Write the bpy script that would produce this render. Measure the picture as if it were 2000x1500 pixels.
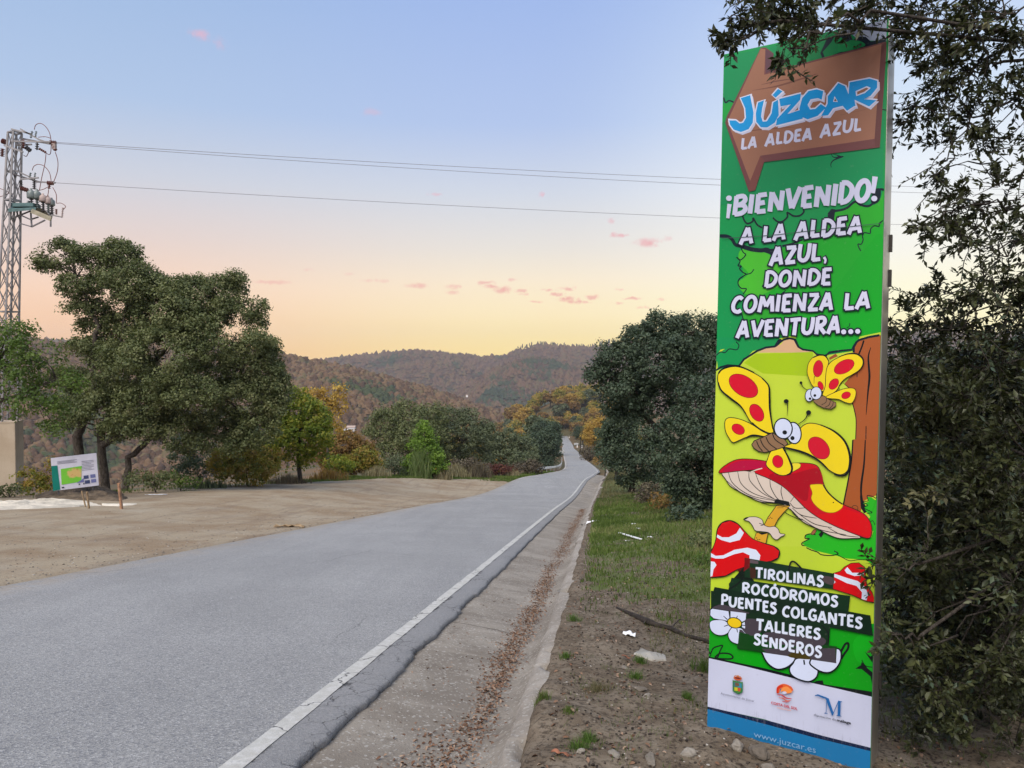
import bpy, bmesh, math, random
import numpy as np
from mathutils import Vector, Matrix, noise as mnoise
from mathutils.geometry import tessellate_polygon
S = bpy.context.scene
for o in list(bpy.data.objects): bpy.data.objects.remove(o)
C = S.collection
rnd = random.Random(7)
# ---------------------------------------------------------------- camera
FPX = 1444.0; PITCH = math.radians(2.38); CAMZ = 1.6
cam = bpy.data.objects.new('camera', bpy.data.cameras.new('camera')); C.objects.link(cam)
cam.data.sensor_width = 36; cam.data.lens = 36*FPX/2000
cam.location = (0, 0, CAMZ); cam.rotation_euler = (math.pi/2-PITCH, 0, 0)
cam.data.clip_start = 0.05; cam.data.clip_end = 30000
S.camera = cam
# ---------------------------------------------------------------- view
S.view_settings.view_transform = 'Standard'; S.view_settings.look = 'None'
S.view_settings.exposure = 0; S.view_settings.gamma = 1
S.render.engine = 'CYCLES'
S.cycles.use_denoising = True
S.cycles.max_bounces = 5; S.cycles.diffuse_bounces = 3; S.cycles.glossy_bounces = 2
S.cycles.transmission_bounces = 2; S.cycles.volume_bounces = 0; S.cycles.transparent_max_bounces = 4
S.cycles.use_adaptive_sampling = True; S.cycles.adaptive_threshold = 0.02

def lin(c):
    return tuple(((x/255)/12.92 if x/255 <= .04045 else ((x/255+.055)/1.055)**2.4) for x in c)
def ray(px, py):
    a = (px-1000)/FPX; b = (750-py)/FPX
    return Vector((a, math.cos(PITCH)+b*math.sin(PITCH), b*math.cos(PITCH)-math.sin(PITCH)))
def P(px, py, Y):
    v = ray(px, py); return Vector((0, 0, CAMZ)) + v*(Y/v.y)

# ---------------------------------------------------------------- node helpers
class NT:
    def __init__(s, tree): s.t = tree; s.n = tree.nodes; s.l = tree.links; s.n.clear()
    def node(s, typ, **kw):
        n = s.n.new(typ)
        for k, v in kw.items(): setattr(n, k, v)
        return n
    def put(s, sock, v):
        if v is None: return
        if isinstance(v, bpy.types.NodeSocket): s.l.new(v, sock)
        else:
            if sock.type == 'RGBA' and len(v) == 3: v = (*v, 1)
            sock.default_value = v
    def math(s, op, a, b=None, c=None, clamp=False):
        n = s.node('ShaderNodeMath', operation=op, use_clamp=clamp)
        s.put(n.inputs[0], a); s.put(n.inputs[1], b); s.put(n.inputs[2], c); return n.outputs[0]
    def vec(s, op, a, b=None):
        n = s.node('ShaderNodeVectorMath', operation=op)
        s.put(n.inputs[0], a); s.put(n.inputs[1], b)
        return n.outputs['Value'] if op in ('LENGTH', 'DOT_PRODUCT') else n.outputs[0]
    def rng(s, v, a, b, c=0., d=1., smooth=True):
        n = s.node('ShaderNodeMapRange', interpolation_type='SMOOTHSTEP' if smooth else 'LINEAR')
        for i, x in enumerate((v, a, b, c, d)): s.put(n.inputs[i], x)
        return n.outputs[0]
    def mix(s, f, a, b, mode='MIX'):
        n = s.node('ShaderNodeMix', data_type='RGBA', blend_type=mode)
        s.put(n.inputs[0], f); s.put(n.inputs[6], a); s.put(n.inputs[7], b); return n.outputs[2]
    def noise(s, co, scale, detail=4, rough=.55, dist=0., out='Fac'):
        n = s.node('ShaderNodeTexNoise')
        s.put(n.inputs['Vector'], co); n.inputs['Scale'].default_value = scale; n.inputs['Detail'].default_value = detail
        n.inputs['Roughness'].default_value = rough; n.inputs['Distortion'].default_value = dist
        return n.outputs[out]
    def voro(s, co, scale, feature='F1', out='Distance', rand=1.):
        n = s.node('ShaderNodeTexVoronoi', feature=feature)
        s.put(n.inputs['Vector'], co); n.inputs['Scale'].default_value = scale; n.inputs['Randomness'].default_value = rand
        return n.outputs[out]
    def ramp(s, f, stops, interp='LINEAR'):
        n = s.node('ShaderNodeValToRGB'); s.put(n.inputs[0], f); e = n.color_ramp.elements
        n.color_ramp.interpolation = interp
        while len(e) < len(stops): e.new(.5)
        for i, (p, c) in enumerate(stops):
            e[i].position = p; e[i].color = (*c, 1)
        return n.outputs[0]
    def attr(s, name, out='Fac'):
        n = s.node('ShaderNodeAttribute'); n.attribute_name = name; return n.outputs[out]
def new_mat(name):
    m = bpy.data.materials.new(name); m.use_nodes = True
    t = NT(m.node_tree); out = t.node('ShaderNodeOutputMaterial'); b = t.node('ShaderNodeBsdfPrincipled')
    t.l.new(b.outputs[0], out.inputs[0]); b.inputs['Roughness'].default_value = .85
    b.inputs['Specular IOR Level'].default_value = .25
    return m, t, b, out
def bump(t, b, h, dist, strength=1.):
    n = t.node('ShaderNodeBump'); n.inputs['Strength'].default_value = strength; n.inputs['Distance'].default_value = dist
    t.put(n.inputs['Height'], h); t.l.new(n.outputs[0], b.inputs['Normal'])
def obj_co(t): return t.node('ShaderNodeTexCoord').outputs['Object']
def pos_co(t): return t.node('ShaderNodeNewGeometry').outputs['Position']

# ---------------------------------------------------------------- world: dusk sky
SUN_EL = math.radians(52); SUN_AZ = math.radians(205)     # broad after-glow, from behind the camera's left shoulder
W = bpy.data.worlds.new('World'); S.world = W; W.use_nodes = True
t = NT(W.node_tree)
wo = t.node('ShaderNodeOutputWorld'); bg = t.node('ShaderNodeBackground'); t.l.new(bg.outputs[0], wo.inputs[0])
dirv = t.node('ShaderNodeTexCoord').outputs['Generated']
sx = t.node('ShaderNodeSeparateXYZ'); t.l.new(dirv, sx.inputs[0])
el = t.math('MULTIPLY', t.math('ARCSINE', sx.outputs[2]), 180/math.pi)
az = t.math('MULTIPLY', t.math('ARCTAN2', sx.outputs[0], sx.outputs[1]), 180/math.pi)
elf = t.math('DIVIDE', t.math('MAXIMUM', el, 0.), 90.)
def rs(lst): return [(e/90, lin(c)) for e, c in lst]
left = t.ramp(elf, rs([(0, (258,200,142)), (1.5, (258,208,162)), (4.5, (254,218,192)), (8, (232,214,208)), (12, (208,212,224)), (17, (178,200,232)), (25, (160,188,228)), (45, (136,166,216)), (90, (110,142,200))]))
mid = t.ramp(elf, rs([(0, (268,238,150)), (1.2, (266,240,166)), (3, (262,242,194)), (5.5, (255,239,212)), (8, (236,230,222)), (12, (212,219,232)), (17, (180,200,238)), (25, (162,187,236)), (45, (136,166,216)), (90, (110,142,200))]))
right = t.ramp(elf, rs([(0, (275,255,170)), (3, (266,260,215)), (7, (253,251,240)), (12, (240,246,253)), (17, (214,230,250)), (25, (184,206,244)), (45, (140,170,218)), (90, (110,142,200))]))
f1 = t.rng(az, -30., 2.); f2 = t.rng(az, 2., 24.)
far = t.rng(t.math('ABSOLUTE', t.math('SUBTRACT', az, 18.)), 60., 150.)
skyc = t.mix(f2, t.mix(f1, left, mid), right)
back = t.ramp(elf, rs([(0, (200,180,190)), (6, (216,190,200)), (14, (190,192,220)), (25, (160,184,226)), (45, (134,164,214)), (90, (110,142,200))]))
skyc = t.mix(far, skyc, back)
ns = t.node('ShaderNodeTexSky', sky_type='NISHITA', sun_disc=False)
ns.sun_elevation = math.radians(3); ns.sun_rotation = math.radians(28); ns.altitude = 600
sky2 = t.mix(1., skyc, t.mix(1., ns.outputs[0], (.0005, .0005, .0006), 'MULTIPLY'), 'ADD')
# cloudlets: (px, py, half width px, half height px, strength)
CL = [(392,68,13,6,.7),(428,84,9,8,.3),(728,219,16,5,.35),(850,380,9,3,.6),(1062,380,7,4,.7),(1196,432,7,4,.6),
 (1197,459,9,4,.9),(1213,460,9,3,.9),(1266,474,20,6,1.),(1302,466,9,4,.4),(530,551,26,3,.6),(720,549,14,2,.4),(752,549,10,3,.4),
 (816,558,16,4,.8),(885,560,10,4,.6),(887,571,12,3,.6),(948,552,12,3,.8),(960,560,9,3,.9),(980,566,17,5,1.),(1002,547,9,2,.6),
 (1018,567,9,3,.8),(1024,574,8,2,.5),(1048,589,8,2,.7),(1070,567,11,2,.8),(1107,564,16,3,.9),(1091,575,9,3,.9),(1110,584,16,4,1.),
 (1124,589,11,3,1.),(1143,591,10,2,.7),(1158,581,10,4,.9),(1206,593,11,2,.6),(1236,583,15,2,.9),(1288,584,7,2,.5),(1256,601,14,2,.4),(1210,565,6,2,.5),(600,526,10,2,.3),(684,535,9,3,.3)]
wob = t.noise(dirv, 75., 6, .7, out='Color')
co = t.node('ShaderNodeCombineXYZ'); t.put(co.inputs[0], az); t.put(co.inputs[1], el)
cv = t.vec('ADD', co.outputs[0], t.vec('MULTIPLY', t.vec('SUBTRACT', wob, (.5, .5, .5)), (2.4, .55, 0)))
acc = None
for (px, py, w, h, st) in CL:
    v = ray(px, py).normalized(); a0 = math.degrees(math.atan2(v.x, v.y)); e0 = math.degrees(math.asin(v.z))
    q = t.vec('MULTIPLY', t.vec('SUBTRACT', cv, (a0, e0, 0)), (25/(w*1.6), 25/(h*1.9), 0))
    k = t.rng(t.vec('LENGTH', q), 1., .1, 0., st*.9)
    acc = k if acc is None else t.math('MAXIMUM', acc, k)
cloudc = t.mix(t.rng(el, 2., 14.), lin((245,178,162)), lin((232,182,200)))
sky3 = t.mix(t.math('MULTIPLY', acc, t.rng(t.noise(dirv, 90., 3, .6), .25, .48)), sky2, cloudc)
t.l.new(sky3, bg.inputs[0]); bg.inputs[1].default_value = 1.0
# ---------------------------------------------------------------- sun (after-glow: very soft)
sl = bpy.data.lights.new('sun', 'SUN'); sl.energy = 4.4; sl.angle = math.radians(50); sl.color = (1, .91, .79)
sun = bpy.data.objects.new('sun', sl); C.objects.link(sun)
sdir = Vector((math.sin(SUN_AZ)*math.cos(SUN_EL), math.cos(SUN_AZ)*math.cos(SUN_EL), math.sin(SUN_EL)))
sun.rotation_euler = sdir.to_track_quat('Z', 'Y').to_euler()

# ---------------------------------------------------------------- object helpers
def tag(o, label=None, cat=None, group=None, kind=None):
    if label: o['label'] = label
    if cat: o['category'] = cat
    if group: o['group'] = group
    if kind: o['kind'] = kind
    return o
def empty(name, loc=(0, 0, 0), rz=0, **kw):
    o = bpy.data.objects.new(name, None); C.objects.link(o); o.location = loc; o.rotation_euler.z = rz
    o.empty_display_size = .1
    return tag(o, **kw)
def link(name, me, mat=None, parent=None, keep=True):
    o = bpy.data.objects.new(name, me); C.objects.link(o)
    if mat is not None and not me.materials: me.materials.append(mat)
    if parent is not None:
        o.parent = parent
        if keep: o.matrix_parent_inverse = PM(parent).inverted()
    return o
def PM(o):
    m = Matrix.LocRotScale(o.location, o.rotation_euler, o.scale)
    return PM(o.parent) @ o.matrix_parent_inverse @ m if o.parent is not None else m
def mesh_np(name, V, F, mat=None, parent=None, smooth=False, attrs=None, vattrs=None):
    """V (n,3); F (m,k) uniform faces or list of arrays"""
    V = np.asarray(V, np.float32).reshape(-1, 3)
    Fs = F if isinstance(F, list) else [F]
    Fs = [np.asarray(f, np.int32) for f in Fs if len(f)]
    me = bpy.data.meshes.new(name)
    me.vertices.add(len(V)); me.vertices.foreach_set('co', V.ravel())
    tot = sum(f.size for f in Fs); npoly = sum(len(f) for f in Fs)
    me.loops.add(tot); me.loops.foreach_set('vertex_index', np.concatenate([f.ravel() for f in Fs]))
    me.polygons.add(npoly)
    cnt = np.concatenate([np.full(len(f), f.shape[1], np.int32) for f in Fs])
    me.polygons.foreach_set('loop_start', np.concatenate([[0], np.cumsum(cnt)[:-1]]).astype(np.int32))
    if smooth: me.polygons.foreach_set('use_smooth', np.ones(npoly, bool))
    me.update(calc_edges=True)
    for k, a in (attrs or {}).items():
        at = me.attributes.new(k, 'FLOAT', 'FACE'); at.data.foreach_set('value', np.asarray(a, np.float32))
    for k, a in (vattrs or {}).items():
        at = me.attributes.new(k, 'FLOAT', 'POINT'); at.data.foreach_set('value', np.asarray(a, np.float32))
    return link(name, me, mat, parent)
class MB:
    def __init__(s): s.v = []; s.f = []
    def add(s, vs, fs):
        n = len(s.v); s.v += [tuple(v) for v in vs]; s.f += [tuple(n+i for i in f) for f in fs]; return s
    def box(s, c, size, M=None):
        c = Vector(c); h = Vector(size)/2
        vs = [Vector((x*h.x, y*h.y, z*h.z)) for x in (-1, 1) for y in (-1, 1) for z in (-1, 1)]
        vs = [(M @ v if M else v)+c for v in vs]
        return s.add(vs, [(0,1,3,2),(4,6,7,5),(0,4,5,1),(2,3,7,6),(0,2,6,4),(1,5,7,3)])
    def bar(s, a, b, w, h=None):
        a = Vector(a); b = Vector(b); d = b-a; L = d.length
        q = d.to_track_quat('Z', 'Y').to_matrix()
        return s.box((a+b)/2, (w, h or w, L), q)
    def tube(s, pts, radii, n=6, cap=True):
        pts = [Vector(p) for p in pts]
        if not hasattr(radii, '__len__'): radii = [radii]*len(pts)
        base = len(s.v); up = Vector((0, 0, 1)); prev = None
        for i, p in enumerate(pts):
            d = (pts[min(i+1, len(pts)-1)]-pts[max(i-1, 0)]).normalized()
            x = (prev - d*prev.dot(d)) if prev is not None else d.orthogonal()
            x.normalize(); prev = x; y = d.cross(x)
            for k in range(n):
                a = 2*math.pi*k/n; s.v.append(tuple(p+(x*math.cos(a)+y*math.sin(a))*radii[i]))
        for i in range(len(pts)-1):
            for k in range(n):
                s.f.append((base+i*n+k, base+i*n+(k+1) % n, base+(i+1)*n+(k+1) % n, base+(i+1)*n+k))
        if cap:
            s.f.append(tuple(base+k for k in reversed(range(n)))); e = base+(len(pts)-1)*n
            s.f.append(tuple(e+k for k in range(n)))
        return s
    def lathe(s, c, prof, n=12, M=None):
        base = len(s.v); c = Vector(c)
        for (r, z) in prof:
            for k in range(n):
                a = 2*math.pi*k/n; v = Vector((r*math.cos(a), r*math.sin(a), z)); s.v.append(tuple((M @ v if M else v)+c))
        for i in range(len(prof)-1):
            for k in range(n):
                s.f.append((base+i*n+k, base+i*n+(k+1) % n, base+(i+1)*n+(k+1) % n, base+(i+1)*n+k))
        s.f.append(tuple(base+k for k in reversed(range(n)))); e = base+(len(prof)-1)*n
        s.f.append(tuple(e+k for k in range(n)))
        return s
    def build(s, name, mat, parent=None, smooth=False, bevel=0):
        me = bpy.data.meshes.new(name); me.from_pydata(s.v, [], s.f)
        if smooth:
            for p in me.polygons: p.use_smooth = True
        o = link(name, me, mat, parent)
        if bevel:
            b = o.modifiers.new('bevel', 'BEVEL'); b.width = bevel; b.segments = 2; b.limit_method = 'ANGLE'
        return o
def copy_tree(o, parent=None):
    c = o.copy(); C.objects.link(c)
    if parent is not None: c.parent = parent
    for ch in list(o.children): copy_tree(ch, c)
    return c
def simple(name, col, rough=.8, var=.12, scale=6., metal=0., bmp=0., spec=.25):
    m, t, b, _ = new_mat(name); co = obj_co(t)
    n = t.noise(co, scale, 5, .6)
    lo = tuple(x*(1-var*1.6) for x in col); hi = tuple(min(1, x*(1+var*1.2)) for x in col)
    t.l.new(t.mix(t.rng(n, .3, .7), lo, hi), b.inputs['Base Color'])
    b.inputs['Roughness'].default_value = rough; b.inputs['Metallic'].default_value = metal
    b.inputs['Specular IOR Level'].default_value = spec
    if bmp: bump(t, b, t.noise(co, scale*6, 4, .6), bmp)
    return m

# ---------------------------------------------------------------- terrain functions
CY = np.array([-12, 0, 10, 30, 50, 65, 80, 94, 115, 142, 180, 228, 289, 394, 433, 600, 800.])
CXo = np.array([-6.3, -4.85, -3.62, -1.2, 1.4, 3.6, 5.8, 7.7, 10.6, 13.2, 16, 19.1, 23.2, 29.9, 33, 42, 60.])
CZ = np.array([1.92, 0, -1.6, -4.8, -7.9, -9.55, -11.7, -13.75, -16.8, -20.5, -25.2, -30.8, -37.4, -48.9, -53.0, -65.5, -80])
def pchip(x, X, Yv):
    h = np.diff(X); d = np.diff(Yv)/h; m = np.empty(len(X)); m[0] = d[0]; m[-1] = d[-1]
    w1 = 2*h[1:]+h[:-1]; w2 = h[1:]+2*h[:-1]
    same = d[:-1]*d[1:] > 0
    with np.errstate(divide='ignore', invalid='ignore'):
        m[1:-1] = np.where(same, (w1+w2)/(w1/d[:-1]+w2/d[1:]), 0)
    x = np.clip(np.asarray(x, float), X[0], X[-1]); i = np.clip(np.searchsorted(X, x)-1, 0, len(X)-2)
    s = (x-X[i])/h[i]
    return ((1+2*s)*(1-s)**2*Yv[i] + s*(1-s)**2*h[i]*m[i] + s*s*(3-2*s)*Yv[i+1] + s*s*(s-1)*h[i]*m[i+1])
def xc(y): return pchip(y, CY, CXo)
def zc(y): return pchip(y, CY, CZ)
HW = 3.1
EX = np.array([-90, -60, -24, -19, -17, -13, -4.5, 0., 4.]); EYv = np.array([24, 29, 33, 37, 46, 56, 68, 74, 80.])
def sstep(a, b, x):
    u = np.clip((np.asarray(x, float)-a)/(b-a), 0, 1); return u*u*(3-2*u)
def vnoise(x, y, s, seed=0):
    """cheap smooth value noise, vectorised"""
    x = np.asarray(x, float)/s+seed*17.3; y = np.asarray(y, float)/s+seed*5.1
    xi = np.floor(x); yi = np.floor(y); fx = x-xi; fy = y-yi; fx = fx*fx*(3-2*fx); fy = fy*fy*(3-2*fy)
    def hsh(a, b):
        v = np.sin(a*127.1+b*311.7+seed*74.7)*43758.5453; return v-np.floor(v)
    return (hsh(xi, yi)*(1-fx)+hsh(xi+1, yi)*fx)*(1-fy)+(hsh(xi, yi+1)*(1-fx)+hsh(xi+1, yi+1)*fx)*fy
def fbm(x, y, s, seed=0, oct=4):
    a = 0; amp = 1; tt = 0
    for k in range(oct):
        a = a+(vnoise(x, y, s, seed+k)-.5)*amp; tt += amp; amp *= .5; s *= .5
    return a/tt*2
def ground(x, y, detail=True):
    x = np.asarray(x, float); y = np.asarray(y, float)
    t = x-xc(y); z = zc(y).copy()
    d = np.hypot(x, y)
    # lot on the left lies a little above the plane further out
    b = np.interp(y, [0, 20, 34, 45, 55, 66, 80, 100], [0, .25, .55, .8, .75, .35, 0, 0])
    z = z + b*sstep(-HW-1, -HW-9, t)
    s = y-np.interp(x, EX, EYv)
    D = np.minimum(np.clip(s, 0, 1e9), np.clip(-t-5.5, 0, 1e9))
    drop = .42*np.clip(D-.5, 0, 60)+.06*np.clip(D-60, 0, 400)
    z = z-drop
    # right side: level bank then gentle fall into the trees
    r = np.clip(t-HW-6, 0, 1e9); z = z-.10*np.clip(r, 0, 80)+.0*r
    # verge swells slightly
    v = t-HW
    z = z+.10*sstep(1.25, 2.6, v)*(1-sstep(4.5, 8, v))*sstep(7, 11, y)-(.05+.13*sstep(2.3, 4.2, v))*sstep(1.35, 2.2, v)*(1-sstep(6, 10, y))+.25*sstep(8, 20, y)*sstep(2, 5, v)*(1-sstep(60,90,y))
    # under the road and the gutter the soil sits lower
    z = z-.10*(1-sstep(HW+.35, HW+.6, np.abs(t)))
    z = z-.28*sstep(HW-.2, HW+.02, t)*(1-sstep(HW+1.18, HW+1.34, t))
    # knoll behind the road's far end, valley floor beyond
    k = np.exp(-((x-55)/170)**2-((y-690)/120)**2)*31
    z = z+k*np.maximum(sstep(5, 30, np.abs(t)), sstep(592, 625, y))
    if detail:
        lot = sstep(-HW-.3, -HW-1.5, t); ver = sstep(HW+1.3, HW+1.6, t)
        z = z+.075*np.clip(fbm(x, y, .5, 15, 4)+.12, -.6, 1)*sstep(HW+1.12, HW+1.22, t)*(1-sstep(HW+1.4, HW+1.9, t))*(d < 60)
        z = z+(lot*.022*fbm(x, y, 2.5, 3)+ver*(.07*fbm(x, y, .9, 5)+.034*fbm(x, y, .16, 9, 3)))*(d < 120)
        z = z+lot*.012*np.clip(fbm(x, y, .5, 4), -.5, 1)*(d < 80)
    return z
def gz(x, y): return float(ground(np.array([x]), np.array([y]))[0])
def on_ground(px, py, n=26):
    """point where a picture ray meets the terrain"""
    v = ray(px, py); tt = .5*1.006**np.arange(1000)
    x = v.x*tt; y = v.y*tt; z = CAMZ+v.z*tt
    i = int(np.argmax(z < ground(x, y))); return Vector((x[i], y[i], gz(x[i], y[i])))
# ================================================================ SETTING
# ---- ground material
def ground_material():
    m, t, b, _ = new_mat('ground_soil'); co = pos_co(t)
    n1 = t.noise(co, .45, 5, .6); n2 = t.noise(co, 3.2, 5, .62); n3 = t.noise(co, 26., 5, .65); n4 = t.noise(co, 130., 3, .6)
    st = t.vec('MULTIPLY', co, (.6, .7, 1)); n5 = t.noise(st, .7, 6, .66)
    lotA = t.mix(t.rng(n1, .36, .62), (.26, .19, .12), (.345, .285, .20))
    lotB = t.mix(t.math('MULTIPLY', t.rng(n5, .48, .74), .6), lotA, (.385, .345, .27))
    lotC = t.mix(t.rng(n2, .55, .72, 0, .55), lotB, (.25, .155, .095))
    rt = t.node('ShaderNodeMapping'); t.put(rt.inputs[0], co); rt.inputs['Rotation'].default_value = (0, 0, math.radians(14)); rt.inputs['Scale'].default_value = (1.9, .10, 1)
    rut = t.rng(t.noise(rt.outputs[0], 1.2, 4, .55, .6), .52, .66, 0, .42)
    lotC = t.mix(rut, lotC, (.20, .15, .11))
    lot = t.mix(t.rng(n3, .48, .64, 0, .5), lotC, (.16, .125, .095)); lot = t.mix(t.rng(n4, .58, .68, 0, .6), lot, (.45, .41, .35))
    soil = t.mix(t.rng(n2, .35, .68), (.125, .095, .066), (.215, .175, .13))
    soil = t.mix(t.rng(n3, .47, .62, 0, .8), soil, (.05, .038, .028)); soil = t.mix(t.rng(t.noise(co, 9., 5, .65), .55, .68, 0, .5), soil, (.235, .2, .15))
    soil = t.mix(t.rng(n4, .6, .7, 0, .6), soil, (.30, .27, .23))
    green = t.mix(t.rng(n3, .35, .65), (.07, .10, .028), (.12, .15, .045))
    gm = t.rng(t.math('ADD', t.attr('grass'), t.math('MULTIPLY', t.math('SUBTRACT', n2, .5), 1.2)), .38, .62)
    wood = t.mix(t.rng(t.noise(co, .03, 5, .6), .4, .6), (.085, .075, .04), (.15, .095, .05))
    c = t.mix(t.attr('lot'), soil, lot); c = t.mix(t.math('MULTIPLY', gm, .8), c, green)
    c = t.mix(t.attr('far'), c, wood)
    t.l.new(c, b.inputs['Base Color']); b.inputs['Roughness'].default_value = .95; b.inputs['Specular IOR Level'].default_value = .1
    h = t.math('ADD', t.math('MULTIPLY', n3, .6), t.math('MULTIPLY', n4, .4)); bump(t, b, h, .02, .8)
    return m
def lot_mask(x, y):
    t = x-xc(y); s = y-np.interp(x, EX, EYv)
    return sstep(.3, -1.0, s+.9*fbm(x, y, 3, 8))*sstep(-HW+.2, -HW-.1, t)
def grass_mask(x, y):
    t = x-xc(y)-HW; s = y-np.interp(x, EX, EYv)
    g = sstep(5.6, 11.0, y+3.8*fbm(x, y, 2.0, 11)+1.2*fbm(x, y, .5, 13))*sstep(1.35, 1.6, t)*(1-sstep(4.8, 6.8, t))*(.78+.7*fbm(x, y, 1.6, 12))
    g2 = sstep(-7., -4.5, s+2.2*fbm(x, y, 3, 8))*(1-sstep(2, 8, s))*(x < xc(y)-HW-.2)*sstep(-16, -12, x)*(y > 30)
    g3 = .8*sstep(2.4, 4.6, t)*sstep(4.2, 6, y)*vnoise(x, y, .7, 44)+.3*sstep(3, 6, t)
    return np.clip(np.maximum(np.maximum(g, g2), g3), 0, 1)
def build_ground():
    rows = np.concatenate([np.arange(-11, 2, .5), 2*np.exp(np.linspace(0, math.log(400), 280))])
    u = np.linspace(-1, 1, 291)
    Vx = np.empty((len(rows), len(u))); Vy = np.empty_like(Vx)
    for i, y in enumerate(rows):
        half = 14+max(y, 0)*1.35
        x = np.sinh(u*3.2)/math.sinh(3.2)*half
        cx = float(xc(y))+2.6
        Vx[i] = cx+x; Vy[i] = y
    z = ground(Vx.ravel(), Vy.ravel())
    V = np.stack([Vx.ravel(), Vy.ravel(), z], 1); nr, nc = Vx.shape
    a = (np.arange(nr-1)[:, None]*nc+np.arange(nc-1)[None]).ravel()
    F = np.stack([a, a+1, a+nc+1, a+nc], 1)
    x, y = V[:, 0], V[:, 1]
    o = mesh_np('ground', V, F, ground_material(), smooth=True,
        vattrs=dict(lot=lot_mask(x, y), grass=grass_mask(x, y), far=sstep(60, 110, np.hypot(x, y))*(1-lot_mask(x, y))))
    tag(o, 'sloping ground of bare earth, thin grass and wooded valley sides', kind='structure')
    # wide sheet of valley floor out to the horizon
    n = 90; gx = np.linspace(-4300, 4300, n); gy = np.linspace(-1200, 3500, n)
    X, Y = np.meshgrid(gx, gy)
    Z = -235+30*fbm(X.ravel(), Y.ravel(), 900, 2)
    a = (np.arange(n-1)[:, None]*n+np.arange(n-1)[None]).ravel()
    m = simple('valley_floor', (.07, .06, .035), .95, .3, .004)
    tag(mesh_np('terrain', np.stack([X.ravel(), Y.ravel(), Z], 1), np.stack([a, a+1, a+n+1, a+n], 1), m, smooth=True), 'valley floor far below the road', kind='structure')
build_ground()

# ---- road
def asphalt_material():
    m, t, b, _ = new_mat('asphalt'); co = pos_co(t)
    grit = t.voro(co, 95., out='Color'); gs = t.node('ShaderNodeSeparateColor'); t.put(gs.inputs[0], grit); g = gs.outputs[0]
    n1 = t.noise(co, .35, 5, .6); n2 = t.noise(co, 2.2, 5, .6); n3 = t.noise(co, 60., 3, .7)
    rot = t.node('ShaderNodeMapping'); t.put(rot.inputs[0], co); rot.inputs['Rotation'].default_value = (0, 0, math.radians(6.8)); rot.inputs['Scale'].default_value = (1.6, .08, 1)
    n4 = t.noise(rot.outputs[0], 1., 4, .5)
    base = t.mix(t.rng(n1, .3, .7), (.272, .268, .255), (.335, .33, .315))
    base = t.mix(t.rng(n4, .45, .72, 0, .4), base, (.215, .213, .208))
    base = t.mix(t.rng(n2, .52, .75, 0, .25), base, (.39, .385, .37))
    c = t.mix(t.rng(g, .82, .92, 0, .6), base, (.47, .465, .45)); c = t.mix(t.rng(g, .3, .14, 0, .6), c, (.10, .105, .12))
    c = t.mix(t.rng(n3, .35, .7, 0, .35), c, (.14, .145, .165))
    # rougher, darker newer strip beyond the painted line, with a ragged crack between
    e = t.attr('edge'); wob = t.math('MULTIPLY', t.math('SUBTRACT', t.noise(co, 3.5, 6, .7), .5), .22)
    ew = t.math('ADD', e, wob)
    c = t.mix(t.math('MULTIPLY', t.rng(e, .03, .10), .55), c, (.19, .188, .19))
    crack = t.rng(t.math('ABSOLUTE', t.math('SUBTRACT', ew, .07)), .02, .004)
    v2 = t.voro(t.vec('ADD', co, t.vec('MULTIPLY', t.noise(co, 9., 3, .6, out='Color'), (.12, .12, .12))), 4.5, 'DISTANCE_TO_EDGE')
    crack2 = t.math('MULTIPLY', t.rng(v2, .02, .004), t.math('MULTIPLY', t.rng(e, .0, .1), t.rng(t.noise(co, 1.2, 2), .52, .66)))
    near = t.rng(t.noise(co, .9, 3), .38, .52)
    cr = t.math('MAXIMUM', t.math('MULTIPLY', crack, near), crack2)
    c = t.mix(t.math('MULTIPLY', cr, .85), c, (.025, .024, .024))
    dm = t.math('MULTIPLY', t.attr('dust'), t.rng(t.noise(co, 2.6, 6, .7), .35, .65)); c = t.mix(t.math('MULTIPLY', dm, .75), c, (.30, .25, .19))
    # long seam cracks running with the road, and short wandering ones
    sv_ = t.node('ShaderNodeMapping'); t.put(sv_.inputs[0], t.vec('ADD', co, t.vec('MULTIPLY', t.noise(co, 1.5, 5, .6, out='Color'), (.5, .5, 0)))); sv_.inputs['Rotation'].default_value = (0, 0, math.radians(6.8)); sv_.inputs['Scale'].default_value = (.42, .09, 1)
    sc_ = t.voro(sv_.outputs[0], 1.1, 'DISTANCE_TO_EDGE'); sk = t.math('MULTIPLY', t.rng(sc_, .004, .001), t.rng(t.noise(co, .5, 3), .54, .62)); c = t.mix(t.math('MULTIPLY', sk, .55), c, (.08, .08, .08))
    t.l.new(c, b.inputs['Base Color']); b.inputs['Roughness'].default_value = .82; b.inputs['Specular IOR Level'].default_value = .3
    h = t.math('ADD', t.voro(co, 95.), t.math('MULTIPLY', cr, -1.5)); bump(t, b, h, .004, .9)
    return m
def strip(name, ys, offs, zoff, mat, label=None, vat=None, kind='structure', jag=None):
    """offs: list of lateral offsets (from centreline) per column; zoff per column"""
    V = []; n = len(offs)
    for y in ys:
        x0 = float(xc(y)); z0 = float(zc(y)); h = .5
        tx = float(xc(y+h)-xc(y-h)); tl = math.hypot(tx, 2*h); nx, ny = 2*h/tl, -tx/tl
        for k, of in enumerate(offs):
            of2 = of+(jag(k, y) if jag else 0)
            yy = y+ny*of2
            V.append((x0+nx*of2, yy, z0+zoff[k]))
    ny_ = len(ys); a = (np.arange(ny_-1)[:, None]*n+np.arange(n-1)[None]).ravel()
    o = mesh_np(name, V, np.stack([a, a+1, a+n+1, a+n], 1), mat, smooth=True, vattrs={k: np.tile(v, ny_) for k, v in (vat or {}).items()})
    if label: tag(o, label, kind=kind)
    return o
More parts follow.
